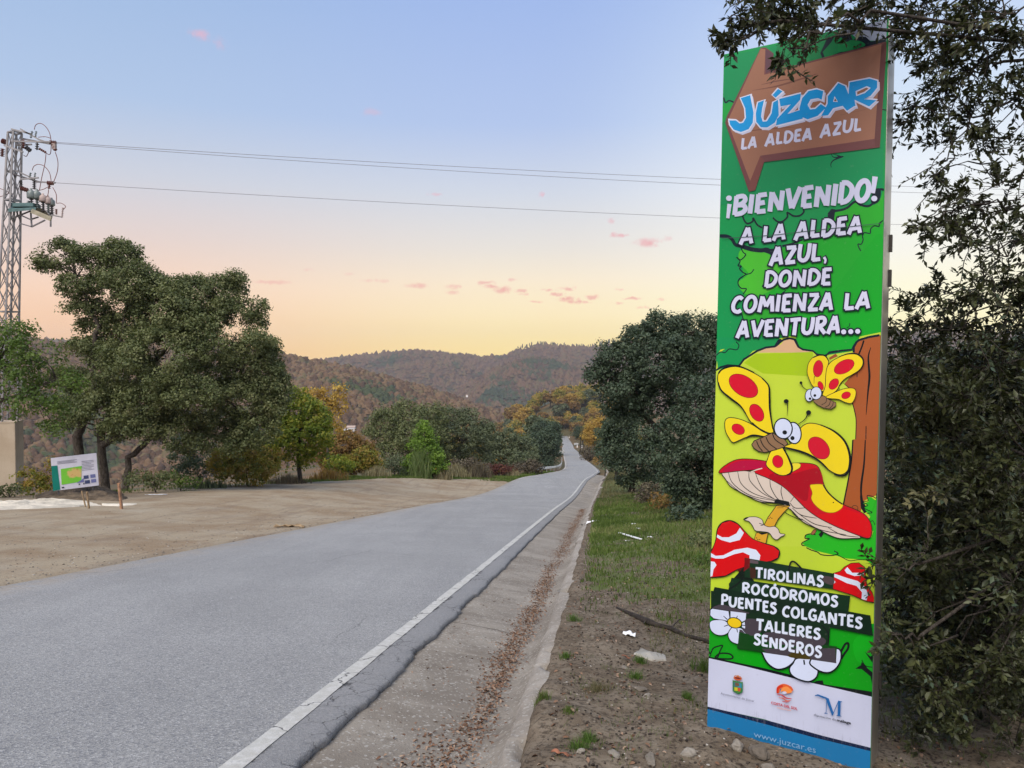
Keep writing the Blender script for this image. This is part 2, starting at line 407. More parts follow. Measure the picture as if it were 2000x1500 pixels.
ys_road = np.concatenate([np.arange(-10, 14, .06), np.arange(14, 40, .25), np.arange(40, 620, 2.)])
M_asph = asphalt_material()
LINE = 2.79            # centre of the painted edge line, from the centreline
def jag_edge(k, y):
    w = float(fbm(np.array([y]), np.array([3.3]), .5, 21, 5)[0])*.05+float(fbm(np.array([y]), np.array([8.3]), .09, 22, 3)[0])*.035
    return w if k >= 8 else 0
offs = [-3.12, -3.1, -2.4, -1.2, 0, 1.2, 2.4, 2.7, 3.1, 3.125, 3.11]
zz = [-.05, 0, .012, .03, .035, .03, .014, .006, 0, -.02, -.075]
edge = [0, 0, 0, 0, 0, 0, 0, 0, .3, .32, .33]
# 'edge' = metres outside the line centre
edge = [max(0, o-LINE+.06) if o > 0 else 0 for o in offs]
offs2 = offs[:8]+[2.9, 3.0]+offs[8:]; zz2 = zz[:8]+[.004, .002]+zz[8:]; edge2 = [max(0, o-LINE) for o in offs2]
left2 = [float(min(1, max(0, -o-2.3)/.75)) for o in offs2]
def jag2(k, y): return jag_edge(8, y) if k >= 10 else 0
strip('road', ys_road, offs2, zz2, M_asph, 'grey asphalt road running downhill', vat=dict(edge=edge2, dust=left2), jag=jag2)
# painted edge line, worn
def paint_material():
    m, t, b, _ = new_mat('road_paint'); co = pos_co(t)
    n = t.noise(co, 14., 6, .7); n2 = t.noise(co, 90., 3, .6); n3 = t.noise(co, 1.1, 3)
    c = t.mix(t.rng(n, .35, .7), (.42, .41, .37), (.54, .53, .50))
    c = t.mix(t.rng(n2, .56, .68, 0, .55), c, (.30, .30, .30))
    wv = t.vec('ADD', co, t.vec('MULTIPLY', t.noise(co, 6., 3, .6, out='Color'), (.25, .25, 0)))
    v = t.voro(wv, 1.7, 'DISTANCE_TO_EDGE'); cr = t.math('MULTIPLY', t.rng(v, .016, .004), t.rng(n3, .35, .5))
    c = t.mix(t.math('MULTIPLY', cr, .9), c, (.07, .07, .07))
    c = t.mix(t.rng(t.noise(co, 5., 5, .7), .62, .72, 0, .7), c, (.24, .245, .25))
    t.l.new(c, b.inputs['Base Color']); b.inputs['Roughness'].default_value = .7; bump(t, b, t.math('SUBTRACT', n2, cr), .003)
    return m
M_paint = paint_material()
def jl(k, y): return float(fbm(np.array([y]), np.array([k*7.7]), .35, 31, 4)[0])*.012
zl = lambda o: float(np.interp(o, offs2[:-1], zz2[:-1]))+.005
strip('road_marking', ys_road[ys_road < 95], [LINE-.06, LINE, LINE+.06], [zl(LINE-.06), zl(LINE), zl(LINE+.06)], M_paint, 'worn white line along the right road edge', jag=jl)
strip('road_marking', ys_road[(ys_road > 62)], [-2.95, -2.83], [zl(-2.95), zl(-2.83)], M_paint, 'worn white line along the left road edge far downhill')
strip('road_marking', ys_road[(ys_road > 95)], [2.7, 2.82], [zl(2.7), zl(2.82)], M_paint, 'far end of the white line on the right road edge')

# ---- gutter of cast concrete slabs (V-shaped) with a low lip
def concrete_material(name, a, b_, stain):
    m, t, b, _ = new_mat(name); co = pos_co(t)
    n1 = t.noise(co, 1.1, 5, .6); n2 = t.noise(co, 7., 6, .65); n3 = t.noise(co, 70., 4, .65)
    st = t.node('ShaderNodeMapping'); t.put(st.inputs[0], co); st.inputs['Rotation'].default_value = (0, 0, math.radians(-62)); st.inputs['Scale'].default_value = (.6, 5, 1)
    c = t.mix(t.rng(n1, .35, .65), a, b_)
    c = t.mix(t.rng(n2, .52, .75, 0, .6), c, stain)
    c = t.mix(t.rng(t.noise(st.outputs[0], 1.5, 5, .65), .5, .72, 0, .45), c, tuple(x*1.25 for x in b_))
    c = t.mix(t.rng(n3, .56, .7, 0, .55), c, tuple(x*.42 for x in a))
    g = t.voro(co, 60., out='Color'); gs = t.node('ShaderNodeSeparateColor'); t.put(gs.inputs[0], g)
    c = t.mix(t.rng(gs.outputs[1], .88, .94, 0, .6), c, (.44, .42, .38))
    t.l.new(c, b.inputs['Base Color']); bump(t, b, t.math('ADD', n3, t.math('MULTIPLY', n2, .6)), .010, .9)
    b.inputs['Roughness'].default_value = .93
    return m
M_conc = concrete_material('gutter_concrete', (.20, .172, .14), (.29, .258, .215), (.13, .108, .085))
M_lip = concrete_material('lip_concrete', (.25, .22, .185), (.36, .325, .28), (.19, .165, .135))
gut = empty('gutter', kind='structure', label='shallow concrete gutter between the asphalt edge and the grassy bank')
def gutter_slab(y0, y1, gap=.007):
    ys = np.arange(y0+gap, y1-gap, .07 if y0 < 16 else .6); ys = np.append(ys, y1-gap)
    of = [3.02, 3.15, 3.3, 3.6, 3.85, 3.98, 4.1, 4.2, 4.27]; zo = [-.075, -.055, -.075, -.12, -.165, -.178, -.15, -.085, -.02]
    V = []; n = len(of)
    for y in ys:
        x0 = float(xc(y)); z0 = float(zc(y))
        for k in range(n):
            w = 0 if k < 2 else float(fbm(np.array([y+k*3.1]), np.array([k*1.3]), .55, 41, 4)[0])*.016
            V.append((x0+of[k]*.993+(w*1.5 if k > 4 else 0), y-of[k]*.119, z0+zo[k]+w))
    a = (np.arange(len(ys)-1)[:, None]*n+np.arange(n-1)[None]).ravel()
    o = mesh_np('slab', V, np.stack([a, a+1, a+n+1, a+n], 1), M_conc, gut, smooth=True)
    return o
yy = -8.2
while yy < 90:
    L = 5.6 if yy < 30 else 10
    gutter_slab(yy, yy+L); yy += L
# joint shade comes from the real gaps; soil bed closes them below
def lip():
    ys = np.concatenate([np.arange(-8, 18, .05), np.arange(18, 130, .4)]); of = [4.19, 4.24, 4.30, 4.40, 4.50, 4.60]; n = len(of); V = []
    for y in ys:
        A = np.array([y])
        x0 = float(xc(y)); z0 = float(zc(y)); w = float(fbm(A, A*0+5, .6, 51, 5)[0]); w2 = float(fbm(A, A*0+9, .22, 52, 4)[0])
        wide = 1+.95*w+.2*w2
        drift = float(np.interp(y, [0, 8, 12, 16, 28, 60, 130], [0, .04, .16, .36, .62, .75, .8]))*0
        w3 = float(fbm(A, A*0+2, .11, 53, 3)[0]); zo = [-.12, -.015+.03*w2, .03+.045*w+.015*w3, .045+.05*w+.03*w2, .03+.05*w+.02*w3, -.08]
        for k in range(n):
            xx = of[0]+(of[k]-of[0])*(wide if k > 1 else 1)+.03*w2+drift
            V.append((x0+(xx+(.10*w+.05*w2)*(k > 2))*.993, y-xx*.119, z0+zo[k]))
    a = (np.arange(len(ys)-1)[:, None]*n+np.arange(n-1)[None]).ravel()
    tag(mesh_np('kerb', V, np.stack([a, a+1, a+n+1, a+n], 1), M_lip, smooth=True), 'low rough concrete lip between the gutter and the soil bank', kind='structure')
lip()

# ---- hills
def hill_material(name, a, b_, c_, s=1.):
    m, t, b, _ = new_mat(name); co = pos_co(t)
    n1 = t.noise(co, .0022*s, 6, .6); n2 = t.noise(co, .012*s, 5, .6); n3 = t.noise(co, .09*s, 4, .7)
    c = t.mix(t.rng(n1, .40, .60), a, b_); c = t.mix(t.rng(n2, .50, .62), c, c_); c = t.mix(t.rng(n3, .45, .65, 0, .6), c, tuple(x*.5 for x in a))
    t.l.new(c, b.inputs['Base Color']); b.inputs['Roughness'].default_value = 1; b.inputs['Specular IOR Level'].default_value = 0
    bump(t, b, n3, 6, 1.)
    return m
def wood_material(name, cols, greens):
    m, t, b, _ = new_mat(name); co = pos_co(t)
    n = t.noise(co, .004, 5, .62); tint = t.attr('tint')
    c = t.ramp(tint, cols); g = t.ramp(tint, greens)
    c = t.mix(t.rng(t.math('ADD', n, t.math('MULTIPLY', t.math('SUBTRACT', tint, .5), .07)), .575, .61), c, g)
    t.l.new(c, b.inputs['Base Color']); b.inputs['Roughness'].default_value = 1; b.inputs['Specular IOR Level'].default_value = 0
    return m
def dome():
    V = [(0, 0, 1)]; 
    for (r, z, n, o) in ((.72, .66, 5, 0), (1, 0, 5, .6)):
        for k in range(n): a = 2*math.pi*k/n+o; V.append((r*math.cos(a), r*math.sin(a), z))
    F = [(0, 1+k, 1+(k+1) % 5) for k in range(5)]
    for k in range(5):
        a, b_ = 1+k, 1+(k+1) % 5; c, d = 6+k, 6+(k+1) % 5
        F += [(a, c, d), (a, d, b_)]
    return np.array(V), np.array(F)
DV, DF = dome()
DV5 = np.array([(0, 0, 1.)]+[(.9*math.cos(2*math.pi*k/5), .9*math.sin(2*math.pi*k/5), .15) for k in range(5)]); DF5 = np.array([(0, 1+k, 1+(k+1) % 5) for k in range(5)])
def hill(name, label, prof, dr, dn, zbase, mat, wmat, wname, wlabel, ncrown, crad, seed, fold=1., back=500, DV=DV, DF=DF):
    pxs = np.linspace(prof[0][0], prof[-1][0], 200)
    py = np.interp(pxs, [p[0] for p in prof], [p[1] for p in prof])
    R = 46; rows = []
    rs_ = np.random.RandomState(seed)
    def surf(px, s):  # s 0 = foot (near) .. 1 = ridge .. 1.3 behind
        pyy = np.interp(px, [p[0] for p in prof], [p[1] for p in prof])
        a = (px-1000)/FPX; Yr = dr(px) if callable(dr) else dr; Yn = dn(px) if callable(dn) else dn
        Y = Yn+(Yr-Yn)*np.clip(s, 0, 1)+np.clip(s-1, 0, 1)*back
        b = (750-pyy)/FPX
        zr = CAMZ+Yr*(b*math.cos(PITCH)-math.sin(PITCH))/(math.cos(PITCH)+b*math.sin(PITCH))
        X = a*Y
        sh = np.where(s <= 1, .55*s+.45*np.sin(np.clip(s, 0, 1)*math.pi/2), 1-1.2*(s-1))
        z = zbase+(zr-zbase)*sh
        rid = 1-np.abs(fbm(X, Y*.6, 420*fold, seed, 4))*2.2
        z = z+(rid-.6)*(zr-zbase)*.22*np.sin(np.clip(s, 0, 1)*math.pi)
        return X, Y, z
    s = np.linspace(0, 1.35, R); PX, SS = np.meshgrid(pxs, s)
    X, Y, Z = surf(PX.ravel(), SS.ravel()); n = len(pxs)
    a = (np.arange(R-1)[:, None]*n+np.arange(n-1)[None]).ravel()
    tag(mesh_np(name, np.stack([X, Y, Z], 1), np.stack([a, a+1, a+n+1, a+n], 1), mat, smooth=True), label, kind='structure')
    px = rs_.uniform(prof[0][0], prof[-1][0], ncrown); sv = rs_.uniform(0.02, 1.03, ncrown)
    X, Y, Z = surf(px, sv); r = crad*rs_.uniform(.5, 1.5, ncrown)
    hgt = r*rs_.uniform(.8, 1.5, ncrown)
    jit = rs_.uniform(.75, 1.25, (ncrown, len(DV), 1))
    V = DV[None]*jit; ang = rs_.uniform(0, 6.28, ncrown); c_, s_ = np.cos(ang)[:, None], np.sin(ang)[:, None]
    Vx = V[:, :, 0]*c_-V[:, :, 1]*s_; Vy = V[:, :, 0]*s_+V[:, :, 1]*c_
    V = np.stack([Vx*r[:, None]+X[:, None], Vy*r[:, None]+Y[:, None], V[:, :, 2]*hgt[:, None]+Z[:, None]-.2*r[:, None]], 2)
    F = DF[None]+(np.arange(ncrown)*len(DV))[:, None, None]
    o = mesh_np(wname, V.reshape(-1, 3), F.reshape(-1, 3), wmat, attrs=dict(tint=np.repeat(rs_.uniform(0, 1, ncrown), len(DF))))
    tag(o, wlabel, kind='stuff')
    return surf
M_h1 = hill_material('hill_brown', (.10, .07, .055), (.075, .065, .045), (.06, .06, .035))
M_h2 = hill_material('hill_far', (.11, .075, .06), (.08, .07, .055), (.05, .055, .04))
brown = [(0, (.07, .045, .032)), (.35, (.125, .078, .05)), (.7, (.165, .108, .062)), (1, (.105, .09, .05))]
grn = [(0, (.035, .05, .03)), (.5, (.06, .075, .035)), (1, (.045, .06, .035))]
W1 = wood_material('wood_brown', brown, grn)
W2 = wood_material('wood_far', [(0, (.06, .042, .036)), (.5, (.13, .08, .055)), (1, (.105, .085, .05))], [(0, (.03, .045, .035)), (1, (.05, .065, .04))])
ridge_surf = hill('mountains', 'far purple-brown mountain ridge on the skyline',
 [(-900,640),(-300,655),(0,668),(100,664),(200,672),(300,690),(540,712),(600,707),(680,697),(740,691),(800,684),(850,688),(900,693),(940,696),(985,694),(1020,681),(1050,674),(1100,677),(1150,680),(1200,672),(1300,655),(1500,645),(2000,650),(2600,660),(3200,650)],
 2700, 1500, -235, M_h2, W2, 'wood', 'dense bare autumn woodland covering the far ridge', 50000, 7.8, 3, 1., DV=DV5, DF=DF5)
hill('hills', 'spur in front of the far ridge right of centre', [(780,835),(840,800),(900,765),(950,730),(1000,708),(1040,700),(1080,706),(1130,725),(1200,735),(1280,740),(1400,760),(1700,790)],
 2000, 1250, -230, M_h2, W2, 'wood', 'autumn woodland on the spur below the far ridge', 20000, 6.8, 5, .8, DV=DV5, DF=DF5)
hill('hills', 'brown wooded hillside falling to the right behind the left oak', [(-900,600),(-200,625),(0,640),(100,672),(200,668),(350,664),(450,676),(540,692),(620,706),(700,724),(780,745),(860,768),(920,790),(1000,815),(1100,838)],
 1150, 560, -150, M_h1, W1, 'wood', 'russet and brown woodland on the nearer left hillside', 24000, 4.6, 8, .6)
# ================================================================ VEGETATION
def leaf_mat(name, stops, trans=.25, rough=.6, spec=.3, attr='tint'):
    m, t, b, out = new_mat(name)
    c = t.ramp(t.attr(attr), stops)
    co = pos_co(t); c = t.mix(t.rng(t.noise(co, 1.3, 3), .35, .65, 0, .35), c, t.mix(.5, c, stops[0][1]))
    t.l.new(c, b.inputs['Base Color']); b.inputs['Roughness'].default_value = rough; b.inputs['Specular IOR Level'].default_value = spec
    tr = t.node('ShaderNodeBsdfTranslucent'); t.l.new(t.mix(1., c, (1.1, 1.2, .7), 'MULTIPLY'), tr.inputs[0])
    mx = t.node('ShaderNodeMixShader'); mx.inputs[0].default_value = trans
    t.l.new(b.outputs[0], mx.inputs[1]); t.l.new(tr.outputs[0], mx.inputs[2]); t.l.new(mx.outputs[0], out.inputs[0])
    return m
def bark_mat(name, a, b_, sc=14.):
    m, t, b, _ = new_mat(name); co = pos_co(t)
    st = t.vec('MULTIPLY', co, (1, 1, .3)); n = t.noise(st, sc, 5, .7)
    t.l.new(t.mix(t.rng(n, .35, .65), a, b_), b.inputs['Base Color']); b.inputs['Roughness'].default_value = .95
    bump(t, b, n, .03); return m
BARK = bark_mat('oak_bark', (.035, .028, .022), (.10, .085, .07))
TWIG = bark_mat('twig_bark', (.035, .028, .022), (.10, .085, .07), 60)
L_oak = leaf_mat('holm_oak_leaves', [(0, (.058, .078, .030)), (.4, (.112, .138, .052)), (.7, (.165, .185, .075)), (1, (.225, .235, .11))])
L_oakd = leaf_mat('dark_oak_leaves', [(0, (.034, .054, .034)), (.5, (.062, .092, .056)), (.85, (.092, .125, .075)), (1, (.13, .165, .10))])
L_olive = leaf_mat('grey_green_leaves', [(0, (.06, .08, .045)), (.5, (.11, .135, .07)), (1, (.17, .19, .10))])
L_green = leaf_mat('bright_green_leaves', [(0, (.055, .10, .020)), (.5, (.095, .155, .03)), (1, (.15, .21, .045))], .35)
L_ygreen = leaf_mat('yellow_green_leaves', [(0, (.07, .12, .015)), (.4, (.16, .22, .025)), (.75, (.32, .33, .04)), (1, (.50, .40, .07))], .35)
L_lime = leaf_mat('lime_needles', [(0, (.09, .16, .02)), (.5, (.16, .27, .035)), (1, (.24, .36, .06))], .35)
L_gold = leaf_mat('golden_leaves', [(0, (.24, .14, .025)), (.5, (.46, .29, .06)), (1, (.62, .44, .11))], .4)
L_rust = leaf_mat('rusty_leaves', [(0, (.12, .065, .025)), (.35, (.23, .13, .04)), (.7, (.33, .20, .06)), (1, (.22, .20, .05))], .35)
L_red = leaf_mat('dark_red_leaves', [(0, (.07, .025, .02)), (.6, (.14, .045, .035)), (1, (.17, .08, .045))], .3)
L_brown = leaf_mat('brown_scrub', [(0, (.07, .055, .04)), (.6, (.13, .105, .07)), (1, (.17, .15, .09))], .2)
L_straw = leaf_mat('straw', [(0, (.16, .13, .07)), (.6, (.30, .26, .15)), (1, (.42, .38, .25))], .3)
L_mix = leaf_mat('mixed_autumn_leaves', [(0, (.10, .13, .02)), (.3, (.21, .22, .035)), (.55, (.38, .30, .05)), (.8, (.52, .33, .08)), (1, (.30, .17, .05))], .35)

def unit(rs, n):
    v = rs.normal(size=(n, 3)); return v/np.linalg.norm(v, axis=1)[:, None]
def leaf_quads(rs, pos, nrm, L, W):
    """rhombic leaves: pos (n,3), nrm (n,3) unit normals, L,W arrays"""
    n = len(pos); r = unit(rs, n); a = np.cross(nrm, r); a /= np.linalg.norm(a, axis=1)[:, None]+1e-9; b = np.cross(nrm, a)
    L = np.broadcast_to(L, n)[:, None]; W = np.broadcast_to(W, n)[:, None]
    V = np.stack([pos-a*L/2, pos+b*W/2+nrm*W*.15, pos+a*L/2, pos-b*W/2+nrm*W*.15], 1)
    return V.reshape(-1, 3), np.arange(4*n).reshape(-1, 4)
def crown(rs, blobs, dens, per, size, lr=.55, hole=.0):
    """blobs: list of (centre, (rx,ry,rz)); dens clumps/m2 of shell; per leaves per clump"""
    PV = []; TV = []; NV = []
    for bi, (c, r) in enumerate(blobs):
        c = np.array(c); r = np.array(r, float)
        area = 4*math.pi*((r[0]*r[1])**1.6/3+(r[0]*r[2])**1.6/3+(r[1]*r[2])**1.6/3)**(1/1.6)
        n = max(6, int(area*dens)); d = unit(rs, n)
        keep = rs.uniform(size=n) > .55*(d[:, 2] < -.35); d = d[keep]; n = len(d)
        lump = 1+.22*np.sin(d[:, 0]*5+bi)*np.cos(d[:, 2]*4.3+bi*2)+.12*np.sin(d[:, 1]*9+bi*3)
        rad = rs.uniform(.62, 1.04, n)**.8*lump
        p = c+d*r*rad[:, None]
        ok = np.ones(n, bool)
        for bj, (c2, r2) in enumerate(blobs):
            if bj != bi: ok &= (((p-np.array(c2))/np.array(r2))**2).sum(1) > .42
        if hole: ok &= fbm(p[:, 0]+p[:, 1]*.37, p[:, 2], max(r)*.8, 77+bi, 3) > -hole
        p = p[ok]; d = d[ok]; n = len(p)
        if n == 0: continue
        cr = lr*rs.uniform(.55, 1.25, n); tint = np.clip(rs.normal(.5, .22, n), 0, 1)
        k = per; pp = np.repeat(p, k, 0); dd = np.repeat(d, k, 0)
        o = unit(rs, n*k)*(rs.uniform(.25, 1, n*k)**.6)[:, None]; o[:, 2] = o[:, 2]*.75+.05
        pp = pp+o*np.repeat(cr, k)[:, None]
        nn = o*.8+dd*.3+np.array([0, 0, .45])+rs.normal(size=(n*k, 3))*.55; nn /= np.linalg.norm(nn, axis=1)[:, None]
        PV.append(pp); NV.append(nn); TV.append(np.clip(np.repeat(tint, k)+rs.normal(0, .13, n*k), 0, 1))
    p = np.concatenate(PV); nn = np.concatenate(NV); tt = np.concatenate(TV)
    L = size*rs.uniform(.6, 1.35, len(p)); V, F = leaf_quads(rs, p, nn, L, L*rs.uniform(.45, .75, len(p)))
    return V, F, tt
def limbs(rs, mb, trunk, tr, blobs, thin=.25):
    """trunk: list of polylines (points) with radius; limbs reach blob centres"""
    pts = []
    for (pl, r0, r1) in trunk:
        pl = [Vector(p) for p in pl]; q = []
        for i in range(len(pl)-1):
            for k in range(4): q.append(pl[i].lerp(pl[i+1], k/4))
        q.append(pl[-1])
        for i in range(1, len(q)-1): q[i] = q[i]+Vector(rs.normal(size=3)*r0*.18)
        rad = [r0+(r1-r0)*i/(len(q)-1) for i in range(len(q))]; rad[0] *= 1.35
        mb.tube(q, rad, 8); pts += [(q[i], rad[i]) for i in range(len(q)//3, len(q))]
    for (c, r) in blobs:
        c = Vector(c); s, sr = min(pts, key=lambda a: (a[0]-c).length+(.6*max(0, a[0].z-c.z)))
        for j in range(3):
            e = c+Vector(unit(rs, 1)[0]*np.array(r)*.75) if j else c+Vector((0, 0, r[2]*.3))
            m = s.lerp(e, .5)+Vector((*(rs.normal(size=2)*.15*(e-s).length*.5), .10*(e-s).length))
            q = [s, s.lerp(m, .5)+Vector(rs.normal(size=3)*.04*(e-s).length), m, m.lerp(e, .5)+Vector(rs.normal(size=3)*.05*(e-s).length), e]
            r_ = min(sr, tr*.55)*(1 if j == 0 else .55)
            mb.tube(q, [r_, r_*.8, r_*.6, r_*.4, r_*.15], 5)
def PB(px, py, rx, ry, Y, dy=0., sq=1.):
    c = P(px, py, Y+dy); k = Y/FPX
    return (tuple(c), (rx*k, (rx+ry)/2*k*sq, ry*k))
def tree(name, label, cat, base, blobs, trunk, mat, seed, dens=5., per=26, size=.13, lr=.5, tr=.2, hole=.0, bark=None, group=None, extra=None, trunk_name='trunk', spur=0):
    rs = np.random.RandomState(seed)
    root = empty(name, base); tag(root, label, cat, group)
    core = blobs
    if spur:
        for (c, r) in list(blobs):
            for _ in range(spur):
                d = unit(rs, 1)[0]; d[2] = abs(d[2])*.8-.1; k_ = rs.uniform(.22, .42)
                blobs = blobs+[(tuple(np.array(c)+d*np.array(r)*rs.uniform(.85, 1.12)), tuple(np.array(r)*k_))]
    V, F, tt = crown(rs, blobs, dens, per, size, lr, hole)
    mesh_np('crown', V, F, mat, root, attrs=dict(tint=tt))
    if trunk:
        mb = MB(); limbs(rs, mb, trunk, tr, core); mb.build(trunk_name, bark or BARK, root, smooth=True)
    return root
def TP(lst, Y):  # trunk polyline through picture points at depth(s)
    return [P(a[0], a[1], a[2] if len(a) > 2 else Y) for a in lst]
def gpt(px, Y, dz=0):
    x = (px-1000)/FPX*Y; return Vector((x, Y, gz(x, Y)+dz))

# ---- the big holm oak on the left
Y = 38.
b0 = gpt(150, Y); b1 = gpt(205, Y+.6); b2 = gpt(240, Y-.5)
blobs = [PB(130,505,42,28,Y), PB(185,520,52,38,Y,1), PB(235,500,36,30,Y), PB(260,560,48,45,Y,-.6), PB(200,575,40,35,Y,1), PB(150,560,36,26,Y), PB(175,610,42,26,Y,.5),
 PB(330,610,62,52,Y,-1), PB(280,640,60,46,Y,1), PB(400,600,58,50,Y), PB(440,575,42,32,Y,.5), PB(350,560,26,20,Y), PB(470,625,38,30,Y), PB(430,660,75,55,Y,-1),
 PB(330,700,80,60,Y,-1.6), PB(250,720,60,48,Y,-.6), PB(480,715,60,52,Y,.4), PB(525,745,34,38,Y), PB(200,690,42,34,Y,.8), PB(160,675,28,20,Y), PB(380,770,80,56,Y,-1.2), PB(290,790,62,44,Y,-.8),
 PB(470,780,66,46,Y), PB(520,790,36,34,Y,.5), PB(215,775,46,34,Y), PB(350,840,52,30,Y,-.8), PB(430,835,55,34,Y,.4), PB(150,740,24,16,Y,.8), PB(290,835,44,28,Y,-1), PB(500,835,44,34,Y,-.3), PB(535,800,34,32,Y), PB(460,868,40,20,Y,-.6), PB(385,865,42,22,Y,-.8), PB(240,840,26,20,Y,.6), PB(545,760,26,30,Y), PB(140,790,36,26,Y,.8), PB(505,690,34,34,Y), PB(170,808,40,24,Y,-.5), PB(235,838,36,22,Y,-.8), PB(115,830,26,18,Y,.6), PB(380,555,22,14,Y), PB(455,548,22,16,Y), PB(500,600,22,18,Y), PB(232,482,20,14,Y), PB(120,482,24,16,Y), PB(85,520,18,12,Y), PB(300,560,34,30,Y,.8), PB(335,575,30,26,Y,.4), PB(300,600,44,34,Y,1), PB(380,640,50,40,Y,.8), PB(205,640,36,36,Y,1), PB(130,740,30,30,Y,1.2)]
tree('holm_oak', 'largest holm oak behind the dirt lay-by, with three leaning trunks and a ragged broad crown', 'tree', b1, blobs,
 [([b0]+TP([(150,850),(172,800),(185,750),(180,690),(190,640),(170,590),(150,540)],Y), .27, .04),
  ([b1]+TP([(196,850),(225,790),(290,720),(350,650)],Y), .24, .07), (TP([(200,870),(260,830),(330,800)],Y-.4), .15, .07),
  ([b2]+TP([(250,895),(290,860),(360,820),(450,760)],Y), .19, .06), (TP([(185,760),(240,660),(250,580)],Y), .15, .04), (TP([(350,650),(420,600),(440,570)],Y), .12, .03)],
 L_oak, 11, dens=10, per=46, size=.122, lr=.42, tr=.11, hole=.32, spur=2)
# ---- left edge tree, greener
Y = 29.
blobs = [PB(20,660,52,34,Y), PB(-60,700,80,60,Y), PB(60,690,48,36,Y,-.5), PB(20,730,66,44,Y), PB(100,735,46,26,Y,.3), PB(135,752,34,20,Y), PB(60,790,52,34,Y,-.4), PB(0,790,50,40,Y), PB(95,800,34,28,Y), PB(-80,790,60,50,Y), PB(110,840,20,20,Y), PB(45,645,22,14,Y)]
tree('oak_tree', 'bright green oak at the left picture edge, hiding the foot of the pylon', 'tree', gpt(-70, Y), blobs,
 [([gpt(-70, Y)]+TP([(-60,850),(-30,760),(0,700)],Y), .2, .06), (TP([(-45,800),(40,770),(110,740)],Y), .08, .03)], L_green, 12, dens=7, per=30, size=.12, lr=.42, tr=.09, hole=.12)
# ---- yellow-green bushy tree and the golden one behind it
Y = 47.
tree('walnut_tree', 'dense rounded tree turning from green to yellow at the lay-by edge', 'tree', gpt(585, Y), [PB(585,795,36,34,Y), PB(555,825,36,36,Y), PB(615,820,32,36,Y), PB(590,850,48,40,Y,-.6), PB(560,870,34,32,Y), PB(620,865,26,30,Y), PB(585,890,30,24,Y)],
 [([gpt(583, Y)]+TP([(583,890),(588,830),(590,790)],Y), .16, .05)], L_ygreen, 13, dens=8, per=30, size=.17, lr=.42, tr=.08)
Y = 58.
tree('chestnut_tree', 'sparse golden tree rising behind the yellow-green one', 'tree', gpt(640, Y), [PB(625,785,28,22,Y), PB(650,770,26,18,Y), PB(665,790,18,16,Y), PB(640,805,26,20,Y), PB(672,762,9,8,Y), PB(610,770,16,10,Y), PB(650,835,20,20,Y)],
 [([gpt(640, Y)]+TP([(640,850),(642,800),(655,770)],Y), .13, .04)], L_gold, 14, dens=3.2, per=16, size=.2, lr=.5, tr=.07)
# ---- big rounded oaks in the middle distance
Y = 88.
tree('holm_oak', 'broad dark rounded oak behind the lime-green pine', 'tree', gpt(800, Y), [PB(755,840,34,40,Y), PB(790,815,40,28,Y), PB(745,820,22,16,Y), PB(815,850,50,40,Y,-1.5), PB(840,812,36,24,Y), PB(770,880,38,28,Y,-1), PB(840,885,46,26,Y), PB(725,845,14,12,Y)],
 [([gpt(800, Y)]+TP([(802,880),(805,840)],Y), .35, .15)], L_oak, 15, dens=3.4, per=26, size=.23, lr=.75, tr=.16)
Y = 92.
tree('holm_oak', 'greyer oak beside the dark rounded one, nearer the road', 'tree', gpt(900, Y), [PB(885,822,34,28,Y), PB(905,850,46,36,Y,-1), PB(940,860,32,30,Y), PB(870,860,34,30,Y), PB(925,890,40,24,Y), PB(880,890,36,22,Y), PB(950,835,18,14,Y), PB(915,810,18,12,Y)],
 [([gpt(900, Y)]+TP([(900,885),(905,840)],Y), .32, .14)], L_olive, 16, dens=3.2, per=26, size=.23, lr=.75, tr=.16)
# ---- lime pine + broom in front
Y = 60.
tree('pine_sapling', 'young lime-green pine standing out before the dark oak', 'tree', gpt(828, Y), [PB(830,845,17,18,Y), PB(826,868,28,20,Y), PB(835,890,34,22,Y), PB(845,910,28,18,Y), PB(812,905,26,18,Y), PB(829,832,8,9,Y)],
 [([gpt(829, Y)]+TP([(829,880),(830,835)],Y), .1, .02)], L_lime, 17, dens=9, per=26, size=.16, lr=.32, tr=.05)
